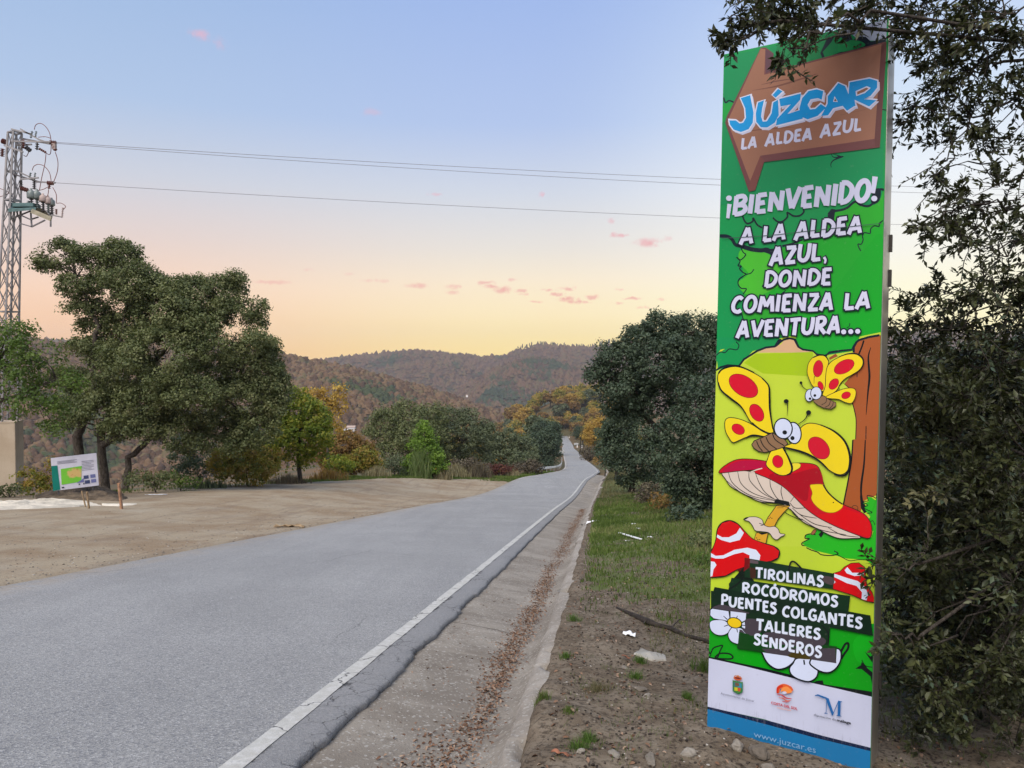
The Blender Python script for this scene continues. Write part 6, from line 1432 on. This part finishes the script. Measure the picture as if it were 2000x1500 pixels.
# ---- hand-lettered wording
def o_(cx=.38, rx=.26): return [(cx+rx*math.cos(a)+.02*math.sin(a), .5+.41*math.sin(a)) for a in [2*math.pi*i/12 for i in range(12)]]
G = {'A': (.76, [[(.08,.02),(.37,.94)],[(.39,.95),(.64,.03)],[(.2,.30),(.58,.33)]]),
'B': (.68, [[(.14,.04),(.15,.93)],['c',(.14,.88),(.44,.90),(.55,.72),(.42,.54),(.18,.50)],['c',(.2,.50),(.5,.46),(.6,.26),(.43,.10),(.13,.08)]]),
'C': (.64, [['c',(.58,.80),(.44,.91),(.26,.82),(.13,.50),(.18,.20),(.38,.08),(.56,.17)]]),
'D': (.72, [[(.14,.05),(.15,.93)],['c',(.13,.90),(.38,.87),(.60,.64),(.59,.36),(.42,.14),(.13,.08)]]),
'E': (.60, [[(.15,.05),(.15,.94)],[(.14,.89),(.52,.90)],[(.14,.50),(.46,.52)],[(.14,.10),(.53,.10)]]),
'G': (.70, [['c',(.58,.80),(.44,.91),(.26,.82),(.13,.50),(.18,.20),(.38,.08),(.58,.16)],[(.58,.10),(.58,.44)],[(.38,.43),(.66,.44)]]),
'I': (.30, [[(.14,.03),(.16,.95)]]), 'L': (.54, [[(.14,.95),(.14,.06)],[(.10,.10),(.50,.11)]]),
'M': (.90, [[(.10,.03),(.20,.93)],[(.2,.90),(.44,.34)],[(.44,.34),(.68,.90)],[(.70,.93),(.79,.04)]]),
'N': (.76, [[(.13,.03),(.14,.95)],[(.15,.92),(.58,.08)],[(.60,.04),(.61,.96)]]),
'O': (.76, [['o']+o_()]), 'P': (.62, [[(.14,.03),(.15,.94)],['c',(.14,.90),(.44,.90),(.54,.68),(.42,.48),(.16,.42)]]),
'R': (.68, [[(.14,.03),(.15,.94)],['c',(.14,.90),(.44,.90),(.54,.70),(.42,.52),(.18,.46)],[(.26,.46),(.60,.05)]]),
'S': (.60, [['c',(.53,.80),(.40,.91),(.20,.84),(.17,.64),(.38,.50),(.50,.32),(.42,.13),(.24,.07),(.08,.18)]]),
'T': (.64, [[(.04,.88),(.60,.91)],[(.33,.88),(.31,.03)]]), 'U': (.72, [['c',(.14,.95),(.12,.5),(.16,.20),(.34,.08),(.52,.18),(.60,.5),(.61,.95)]]),
'V': (.70, [[(.08,.95),(.33,.06)],[(.35,.06),(.64,.95)]]), 'Z': (.64, [[(.08,.90),(.56,.90)],[(.52,.87),(.13,.13)],[(.08,.10),(.58,.11)]]),
'Ó': (.76, [['o']+o_(),[(.36,1.04),(.50,1.22)]])}
def word(A, txt, x0, x1, b0, b1, cap0, cap1, c, ow=0, oc=DK, th=.21, shear=.10, seed=0):
    q = random.Random(hash(txt) % 999 if False else sum(map(ord, txt))+seed); tot = sum(G[ch][0] for ch in txt); cx = 0; st = []
    for ch in txt:
        w, S_ = G[ch]; jb = q.uniform(-.03, .03); js = q.uniform(.96, 1.04)
        for s_ in S_:
            kind = s_[0] if isinstance(s_[0], str) else 'l'; P_ = s_[1:] if kind != 'l' else s_
            pts = []
            for (gx, gy) in P_:
                u = (cx+gx)/tot; cap = cap0+(cap1-cap0)*u; X = x0+(x1-x0)*u; Yb = b0+(b1-b0)*u
                gy2 = (gy*js+jb); pts.append((X+gy2*cap*shear-cap*shear*.5, Yb-gy2*cap))
            st.append((kind, pts, cap0+(cap1-cap0)*(cx/tot)))
        cx += w
    if ow:
        for kd, pts, cap in st:
            if kd == 'l':   # lengthen the outline past the stroke's ends
                (ax, ay), (bx, by) = pts[0], pts[-1]; L = math.hypot(bx-ax, by-ay) or 1; ex, ey = (bx-ax)/L*ow, (by-ay)/L*ow; p2 = [(ax-ex, ay-ey)]+pts[1:-1]+[(bx+ex, by+ey)]
            else: p2 = pts
            A.stroke(p2, cap*th+2*ow, oc, kd == 'o', kd != 'l', k=4)
    for kd, pts, cap in st: A.stroke(pts, cap*th, c, kd == 'o', kd != 'l', k=4)
W1c = (196,199,222); W2c = (204,206,228); W3c = (206,216,234)
A = Art('slogan_lettering').at(1380, 30, 4.055)
word(A, 'LA', 272, 405, 1066, 1050, 100, 100, W1c); A.build(); A = Art('slogan_lettering').at(1380, 30, 4.055); word(A, 'ALDEA', 462, 842, 1040, 985, 104, 108, W1c); A.build(); A = Art('slogan_lettering').at(1380, 30, 4.055); word(A, 'AZUL', 898, 1232, 972, 912, 108, 112, W1c)
A.build()
A = Art('welcome_lettering').at(1380, 330, 4.055)
word(A, 'BIENVENIDO', 205, 1305, 372, 262, 165, 190, W1c, th=.225)
A.ell(178, 232, 23, 22, 0, W1c); A.stroke([(182,278),(168,390)], 34, W1c, smooth=False, taper=-.25); A.stroke([(1335,60),(1318,192)], 44, W1c, smooth=False, taper=-.3); A.ell(1328, 234, 24, 22, 0, W1c)
word(A, 'A', 262, 382, 602, 590, 142, 142, W2c, 11); word(A, 'LA', 444, 636, 583, 562, 138, 142, W2c, 11); word(A, 'ALDEA', 696, 1242, 566, 505, 150, 150, W2c, 11)
word(A, 'AZUL', 500, 912, 766, 726, 150, 148, W2c, 11); A.stroke([(928,690),(946,722),(935,755)], 42, DK, taper=-.3); A.stroke([(930,698),(942,722),(935,748)], 22, W2c, taper=-.4)
word(A, 'DONDE', 456, 996, 944, 922, 138, 140, W2c, 11); word(A, 'COMIENZA', 192, 1012, 1148, 1122, 142, 146, W2c, 11); word(A, 'LA', 1086, 1308, 1120, 1108, 146, 148, W2c, 11)
word(A, 'AVENTURA', 236, 1068, 1340, 1306, 142, 150, W2c, 11)
for x, y in ((1086,1290),(1142,1288),(1197,1286)): A.ell(x, y, 20, 19, 0, W2c, 12, DK)
A.build()
# dirt streaks across the wording
A = Art('grime_streak').at(1380, 330, 4.055); A.stroke([(120,548),(300,540),(560,520),(800,492),(1000,470),(1250,445),(1390,430)], 5, (60,82,78)); A.build()
# ---- big butterfly
YL = (226,202,26); RD = (200,12,42); BR = (134,104,76)
A = Art('mushroom_print').at(1390, 880, 5.714)
# gills
A.outl([(125,245),(300,225),(480,250),(640,320),(800,400),(930,520),(1050,640),(1200,740),(1420,850),(1650,960),(1580,975),(1400,970),(1200,880),(1020,790),(900,670),(780,590),(660,580),(520,560),(360,480),(220,400),(160,320)], (204,190,176), 8, BK)
for s_ in ([(185,240),(240,370),(430,500),(700,560)], [(290,235),(330,370),(470,480),(705,555)], [(415,240),(430,340),(560,470),(715,550)], [(490,255),(530,360),(600,470),(730,560)], [(650,320),(660,410),(720,520),(780,570)], [(780,400),(775,470),(800,560)], [(920,515),(880,570)], [(870,580),(930,640),(1040,640)], [(900,640),(1000,720),(1170,755)], [(990,720),(1150,820),(1340,860)], [(1000,760),(1200,880),(1500,940)], [(880,650),(930,720),(1020,780)], [(160,330),(330,470),(560,560),(700,580)], [(1300,860),(1450,940),(1640,965)]):
    A.stroke(s_, 9, BK, taper=.4)
A.stroke([(540,570),(640,610),(720,610)], 8, BK); A.stroke([(820,690),(870,720),(980,770)], 8, BK)
# cap
CAP = [(85,235),(150,170),(280,105),(450,100),(620,125),(760,150),(890,145),(1000,142),(1110,150),(1180,180),(1220,260),(1250,380),(1320,490),(1460,600),(1600,660),(1710,720),(1775,820),(1780,930),(1740,975),(1600,930),(1400,850),(1200,750),(1060,650),(930,520),(800,400),(640,310),(480,240),(560,200),(440,215),(300,225),(120,245)]
A.stroke(CAP, 16, BK, True, True); A.poly(CAP, (190,6,28), True); A.poly([(120,238),(200,160),(320,115),(500,112),(640,140),(620,180),(560,195),(440,212),(300,222)], (172,8,58), True)
A.poly([(700,250),(900,260),(1180,200),(1240,380),(1100,390),(1060,560),(930,500),(800,395),(640,305)], (160,0,24), True); A.poly([(1280,700),(1460,650),(1700,730),(1765,830),(1765,930),(1730,960),(1400,840),(1180,730)], (204,4,16), True)
A.stroke([(565,198),(500,215),(430,245),(480,245)], 12, (204,190,176))
A.outl([(1100,395),(1130,380),(1245,385),(1300,470),(1380,545),(1460,600),(1440,650),(1360,690),(1260,680),(1170,620),(1115,540),(1125,470)], (226,200,18), 5, (120,90,10)); A.stroke([(1245,385),(1300,470),(1380,545),(1460,600)], 14, BK); A.ell(1358, 580, 7, 7, 0, BK)
A.outl([(890,150),(980,145),(985,185),(930,220),(885,235)], (222,206,50), 5, BK)
# stem and skirt
A.poly([(700,560),(720,540),(860,570),(880,620),(800,600),(700,590)], BK); A.outl([(730,610),(870,620),(800,690),(740,760),(690,855),(580,850),(630,750)], (206,156,40), 8, BK, False); A.stroke([(720,615),(790,622),(860,635)], 8, BK); A.stroke([(730,640),(800,638)], 5, BK)
A.outl([(500,920),(625,925),(600,1040),(470,1010)], (206,156,40), 8, BK, False)
for x, y in ((655,745),(640,758),(672,755),(500,975),(515,995),(535,993)): A.ell(x, y, 7, 5, 0, BK)
A.outl([(360,768),(420,745),(500,745),(560,775),(580,830),(640,855),(700,850),(740,880),(760,925),(815,938),(770,960),(730,990),(690,975),(640,915),(560,900),(490,890),(460,840),(420,790)], (206,192,180), 7, BK); A.stroke([(530,810),(575,830),(545,835)], 7, BK); A.poly([(348,775),(380,745),(420,742),(380,770)], BK)
A.poly([(505,912),(620,925),(560,940)], BK)
# small red and white mushroom, left
A.at(1370, 980, 4.686)
M1 = [(80,465),(110,420),(135,350),(150,250),(190,195),(260,175),(330,205),(400,280),(470,345),(560,380),(660,410),(710,450),(700,510),(640,540),(500,560),(330,615),(220,675),(80,690)]
A.stroke(M1, 16, BK, False, True); A.poly(M1, (200,6,14)); A.poly([(320,620),(460,580),(470,700),(400,700)], (80,20,20))
A.poly([(145,300),(190,325),(250,325),(320,290),(352,238),(388,285),(350,350),(260,372),(180,350),(140,325)], W3c); A.poly([(80,468),(130,495),(200,490),(300,440),(420,420),(500,440),(540,490),(525,560),(440,555),(440,490),(380,462),(300,480),(200,520),(130,520),(80,505)], W3c); A.poly([(80,545),(120,550),(138,580),(110,620),(100,680),(80,685)], W3c)
# small mushroom, right
M2 = [(1210,655),(1270,640),(1310,600),(1370,565),(1440,562),(1490,600),(1500,680),(1510,760),(1560,830),(1590,880),(1585,920),(1500,905),(1380,850),(1200,795)]
A.stroke(M2, 12, BK, True, False); A.poly(M2, (200,6,16)); A.poly([(1335,598),(1380,650),(1490,650),(1490,672),(1400,680),(1330,655),(1310,625)], W3c); A.poly([(1212,658),(1250,670),(1340,700),(1430,725),(1500,780),(1525,850),(1510,902),(1465,890),(1470,830),(1420,770),(1330,745),(1240,700),(1215,690)], W3c); A.poly([(1205,710),(1228,735),(1205,755)], W3c)
A.build()
A = Art('butterfly_print').at(1400, 680, 6.82)
A.outl([(25,340),(70,285),(180,250),(320,262),(480,330),(610,410),(680,500),(695,620),(700,780),(720,930),(745,1080),(740,1125),(640,1110),(540,1050),(450,970),(390,870),(310,760),(180,660),(60,560),(20,450)], YL, 11)
A.stroke([(25,340),(75,280),(200,240),(320,250),(500,325)], 26, BK, taper=.5); A.stroke([(20,450),(60,560),(180,665),(310,765),(390,875)], 24, BK, taper=.6); A.stroke([(600,400),(690,500),(702,640),(706,800),(722,930),(745,1080)], 28, BK, taper=.6); A.stroke([(470,990),(560,1070),(680,1130),(745,1130)], 22, BK, taper=.4)
A.ell(355, 502, 210, 125, 33, RD, 8, (120,20,20)); A.ell(532, 860, 122, 78, 58, RD, 8, (120,20,20))
A.outl([(112,985),(150,935),(240,935),(360,970),(480,1030),(600,1110),(675,1150),(620,1170),(480,1165),(380,1185),(290,1225),(215,1250),(165,1190),(120,1100)], YL, 10); A.ell(285, 1080, 88, 62, 30, RD, 6, (120,20,20)); A.stroke([(380,1195),(480,1160),(620,1175)], 24, BK, taper=.6)
A.outl([(1115,1080),(1180,1020),(1260,1005),(1380,1030),(1560,1120),(1700,1260),(1760,1450),(1740,1620),(1640,1680),(1500,1620),(1350,1490),(1150,1390),(920,1320),(960,1290),(1080,1230)], YL, 11); A.stroke([(1380,1020),(1570,1110),(1710,1250),(1775,1450),(1750,1640),(1680,1700),(1560,1680)], 32, BK, taper=.6); A.stroke([(920,1320),(1150,1385),(1350,1490),(1500,1630)], 26, BK, taper=.6)
A.ell(1360, 1330, 165, 115, 48, RD, 8, (120,20,20))
A.outl([(735,1370),(880,1330),(930,1420),(990,1580),(990,1650),(900,1690),(800,1670),(670,1570),(680,1480)], YL, 10); A.stroke([(880,1330),(940,1430),(1000,1580),(985,1660),(930,1690)], 28, BK, taper=.5); A.ell(812, 1510, 66, 80, -15, RD, 7, (120,20,20))
A.outl([(470,1285),(500,1240),(620,1190),(740,1130),(800,1170),(900,1220),(940,1270),(900,1310),(780,1350),(640,1385),(560,1370),(500,1330)], BR, 11, BK, False)
for s_ in ([(530,1240),(560,1310),(610,1375)], [(580,1215),(620,1300),(690,1370)], [(655,1185),(700,1270),(800,1345)], [(740,1130),(780,1220),(900,1300)]): A.stroke(s_, 13, BK)
A.stroke([(938,720),(944,810),(935,905)], 15, BK, taper=-.8); A.ell(924, 706, 33, 28, 0, BK); A.stroke([(1215,870),(1170,950),(1080,1015)], 15, BK, taper=-.5); A.ell(1222, 857, 33, 31, 0, BK)
A.ell(1025, 1130, 90, 135, -8, (200,210,232), 16, BK); A.ell(885, 1070, 112, 128, -10, (200,210,232), 16, BK); A.stroke([(990,990),(1000,1080),(975,1160),(925,1200)], 8, BK); A.ell(905, 1122, 31, 29, 0, BK); A.ell(1008, 1198, 28, 28, 0, BK)
A.build('large yellow butterfly with red spots and googly eyes')
A = Art('butterfly_print').at(1550, 640, 6.816)
A.outl([(255,770),(210,680),(185,590),(200,480),(260,400),(340,370),(420,380),(460,440),(450,520),(430,640),(425,760),(400,840),(330,820)], YL, 8); A.stroke([(260,400),(340,365),(420,375),(470,450)], 22, BK, taper=.6); A.ell(326, 545, 62, 110, 8, RD, 5, (120,20,20)); A.ell(360, 772, 32, 58, -22, RD, 5, (120,20,20)); A.stroke([(290,640),(275,660),(272,745)], 10, BK, taper=-.6)
A.outl([(390,890),(425,780),(432,640),(450,530),(500,460),(600,400),(720,355),(840,355),(910,410),(915,490),(870,560),(780,620),(690,670),(620,740),(570,830),(500,880),(430,915)], YL, 9); A.stroke([(600,390),(720,350),(840,350),(918,410),(925,490),(880,560)], 24, BK, taper=.6); A.ell(673, 520, 142, 80, -28, RD, 6, (120,20,20)); A.ell(535, 750, 78, 52, -52, RD, 6, (120,20,20)); A.poly([(610,790),(660,740),(725,800),(620,830)], (184,206,58))
A.outl([(430,925),(560,860),(680,815),(790,810),(825,850),(815,930),(770,1000),(690,990),(600,950),(500,940)], YL, 8); A.ell(698, 900, 60, 42, -22, RD, 5, (120,20,20))
A.outl([(260,975),(350,915),(400,910),(470,960),(560,1000),(560,1040),(500,1080),(400,1065),(320,1025)], BR, 8, BK, False)
for s_ in ([(440,930),(430,990),(370,1030)], [(490,975),(470,1030),(420,1060)], [(530,990),(515,1040),(480,1075)]): A.stroke(s_, 8, BK)
A.stroke([(100,735),(125,790),(180,830)], 9, BK); A.ell(98, 733, 19, 19, 0, BK); A.ell(212, 900, 52, 78, 8, (200,210,232), 10, BK); A.ell(300, 872, 68, 80, 5, (200,210,232), 10, BK); A.ell(218, 945, 17, 17, 0, BK); A.ell(283, 903, 19, 18, 0, BK)
A.build('small yellow butterfly beside the brown trunk')
# ---- daisies and dark caption boxes
A = Art('flower_print').at(1380, 1160, 9.378)
PT = (200,210,234); PG = (66,60,68)
BX = (10,40,20)
A.poly([(80,-60),(1300,100),(1290,520),(760,470),(560,330),(80,260)], BX)
A.stroke([(60,300),(120,240),(230,200),(400,180),(600,200),(760,290),(780,380)], 22, BK)
A.poly([(110,262),(230,200),(400,175),(600,205),(740,280),(780,350),(730,360),(400,320)], PG, True)
A.outl([(75,290),(110,272),(400,318),(420,440),(380,490),(250,470),(130,445),(70,390)], PT, 12, BK, False); A.poly([(440,318),(725,352),(715,480),(650,510),(540,460),(440,440)], PT)
A.outl([(60,560),(90,500),(200,480),(340,500),(450,620),(400,700),(300,750),(180,740),(90,670)], PT, 12, BK)
A.outl([(400,740),(450,640),(500,610),(640,640),(720,740),(700,850),(620,905),(540,905),(440,850)], PT, 14, BK); A.poly([(605,650),(650,660),(722,745),(700,850),(620,905),(578,912)], PG)
A.poly([(715,480),(900,470),(980,560),(960,700),(880,770),(760,760),(650,640),(700,560)], PG, True); A.stroke([(720,480),(900,468)], 8, BK); A.stroke([(760,765),(860,775)], 12, BK); A.poly([(650,540),(715,500),(705,635),(650,610)], PT)
A.poly([(560,920),(740,860),(960,770),(1000,1060),(560,995)], (10,70,18))
A.ell(512, 530, 125, 84, 15, (224,190,20), 17, BK)
for s_ in ([(380,470),(310,405)], [(545,445),(568,400)], [(650,570),(750,590)], [(555,640),(568,705)], [(390,570),(320,595)], [(425,440),(425,310)]): A.stroke(s_, 17, BK, smooth=False, taper=-.3)
A.at(1360, 1230, 5.263)
A.outl([(675,160),(690,250),(740,340),(820,395),(900,390),(970,350),(1010,290),(1000,200)], PT, 16, BK); A.outl([(965,400),(1000,350),(1040,300),(1180,310),(1240,400),(1230,480),(1160,525),(1060,505),(985,460)], PT, 14, BK); A.outl([(1175,330),(1250,250),(1450,200),(1480,290),(1440,380),(1370,430),(1290,425),(1210,380)], PT, 16, BK); A.stroke([(1105,310),(1112,360)], 16, BK, smooth=False)
A.build()
A = Art('caption_box').at(1370, 980, 4.686)
A.poly([(385,600),(480,720),(480,780),(260,840),(250,750)], (8,24,16))
A.poly([(275,695),(1362,862),(1345,1008),(240,830)], (12,44,24)); A.poly([(395,512),(600,548),(1215,658),(1205,800),(395,690)], (14,46,26))
A.poly([(120,780),(1545,1040),(1582,1230),(1180,1150),(420,1010),(98,905),(105,830)], (8,34,20)); A.poly([(525,1000),(1180,1120),(1165,1340),(560,1230),(470,1040)], (12,40,22)); A.poly([(420,1210),(1240,1325),(1232,1478),(330,1345),(345,1190)], (12,62,18))
A.poly([(445,525),(520,545),(520,570),(440,560)], (88,76,82)); A.poly([(1120,680),(1210,700),(1200,760),(1120,735)], (74,62,64), True); A.poly([(400,515),(445,525),(440,600),(385,640)], (110,10,16)); A.poly([(440,600),(500,610),(495,700),(450,700)], (60,34,22))
A.poly([(600,1195),(1100,1240),(1060,1330),(640,1290)], PG, True); A.poly([(400,1080),(540,1090),(545,1190),(440,1220)], PG, True); A.poly([(550,1345),(1225,1340),(1235,1478),(600,1385)], PG); A.poly([(800,1395),(900,1370),(1000,1440),(820,1425)], (64,54,14), True)
A.stroke([(800,640),(815,560),(850,550),(905,600),(930,640)], 16, BK); A.stroke([(385,700),(320,760),(250,800)], 14, BK); A.stroke([(1100,1130),(1160,1200),(1160,1280)], 12, BK)
A.build()
A = Art('activities_lettering').at(1370, 980, 4.686)
word(A, 'TIROLINAS', 490, 1120, 695, 785, 100, 108, W3c, th=.215, shear=.02); word(A, 'ROCÓDROMOS', 366, 1252, 832, 968, 102, 110, W3c, th=.215, shear=.02)
word(A, 'PUENTES', 176, 690, 948, 1030, 104, 108, W3c, th=.215, shear=.02); word(A, 'COLGANTES', 734, 1475, 1046, 1168, 106, 114, W3c, th=.215, shear=.02)
word(A, 'TALLERES', 498, 1092, 1172, 1266, 106, 110, W3c, th=.215, shear=.02); word(A, 'SENDEROS', 474, 1104, 1306, 1432, 104, 112, W3c, th=.215, shear=.02)
A.build()
# ---- footer emblems and small type
A = Art('emblem_print').at(1360, 1230, 5.263)
def E_(c): return c
A.poly([(375,520),(472,540),(470,640),(430,660),(385,640)], (70,120,60)); A.poly([(380,535),(424,545),(424,590),(380,585)], (60,110,110)); A.poly([(426,545),(466,552),(466,600),(426,592)], (50,130,150)); A.poly([(392,590),(424,595),(424,630),(392,625)], (190,180,40)); A.poly([(426,595),(455,600),(450,635),(426,630)], (190,80,50)); A.poly([(400,545),(440,550),(440,580),(400,575)], (110,80,60))
A.stroke([(377,515),(378,630),(430,660),(470,640),(474,535)], 8, (40,110,60), smooth=False); A.ell(425, 500, 42, 20, 10, (190,90,50)); A.ell(425, 498, 30, 9, 10, (110,40,40)); A.stroke([(385,492),(400,470),(425,478),(450,480),(466,500)], 6, (180,110,60)); A.ell(428, 472, 7, 7, 0, (190,120,50))
A.build('town coat of arms'); A = Art('emblem_print').at(1360, 1230, 5.263); A.stroke([(838,650),(845,600),(885,578),(925,582),(965,600),(985,630)], 42, (214,92,44), taper=.35); A.stroke([(835,655),(840,600),(890,575)], 26, (196,50,28), taper=.5); A.poly([(935,585),(985,640),(920,655),(890,630),(870,640),(880,600)], (232,140,70), True); A.ell(905, 648, 24, 14, 0, (192,197,220))
A.stroke([(832,668),(880,672),(920,700),(980,708)], 13, (190,40,40), taper=.6); A.stroke([(848,698),(890,705),(930,730),(975,722)], 11, (206,90,50), taper=.6); A.stroke([(880,732),(920,742),(960,738)], 9, (190,60,60), taper=.6)
A.build('orange and red round wave emblem'); A = Art('emblem_print').at(1360, 1230, 5.263); A.stroke([(1220,678),(1250,668),(1300,695),(1340,704),(1362,770),(1396,868)], 10, (30,96,160), smooth=False); A.poly([(1222,680),(1252,664),(1345,698),(1345,712),(1300,702),(1250,680)], (30,96,160)); A.poly([(1325,700),(1360,704),(1412,858),(1396,884)], (30,96,160)); A.poly([(1458,728),(1500,738),(1496,745),(1484,745),(1480,882),(1498,892),(1436,884),(1452,876)], (30,96,160)); A.stroke([(1462,732),(1400,880)], 7, (30,96,160), smooth=False); A.stroke([(1340,720),(1334,850),(1318,856),(1348,862)], 6, (30,96,160), smooth=False)
A.build()
def small_text(txt, xa, ya, xb, yb, cap, c, name='small_lettering', bold=0., grow=0.):
    cu = bpy.data.curves.new('t', 'FONT'); cu.body = txt; cu.size = 1; cu.resolution_u = 3; cu.offset = bold
    o = bpy.data.objects.new('t', cu); C.objects.link(o); dg = bpy.context.evaluated_depsgraph_get(); me = o.evaluated_get(dg).to_mesh()
    V = [v.co.copy() for v in me.vertices]; F = [tuple(p.vertices) for p in me.polygons]; o.evaluated_get(dg).to_mesh_clear(); bpy.data.objects.remove(o); bpy.data.curves.remove(cu)
    x0 = min(v.x for v in V); x1 = max(v.x for v in V); A = Art(name).at(1360, 1230, 5.263); pts = []
    for v in V:
        u = (v.x-x0)/(x1-x0); h = cap*(1+grow*u)/.70; pts.append((xa+(xb-xa)*u, ya+(yb-ya)*u-v.y*h))
    A.raw(pts, F, c); A.build()
small_text('Ayuntamiento de Júzcar', 250, 662, 597, 744, 22, (104,106,124), bold=.0)
small_text('COSTA DEL SOL', 768, 762, 1040, 826, 26, (186,30,44), bold=.03); small_text('MÁLAGA', 835, 810, 975, 838, 16, (226,150,130), bold=.0)
small_text('diputación de', 1208, 884, 1436, 938, 24, (40,44,58), bold=.0); small_text('málaga', 1444, 940, 1590, 972, 26, (14,16,26), bold=.035)
small_text('www.juzcar.es', 590, 1100, 1228, 1268, 62, (120,160,196), bold=-.0, grow=.05)
print('layers', LAY[0])
# ================================================================ AIR
def haze(density):
    m = bpy.data.materials.new('haze'); m.use_nodes = True; t = NT(m.node_tree); out = t.node('ShaderNodeOutputMaterial'); v = t.node('ShaderNodeVolumePrincipled')
    v.inputs['Color'].default_value = (.93, .92, .95, 1); v.inputs['Density'].default_value = density; v.inputs['Anisotropy'].default_value = .1
    t.l.new(v.outputs[0], out.inputs['Volume'])
    o = MB().box((0, 1140, -80), (8700, 4800, 372)).build('haze', m); tag(o, 'thin evening haze over the valley', kind='stuff'); o.display_type = 'WIRE'
haze(.00010)
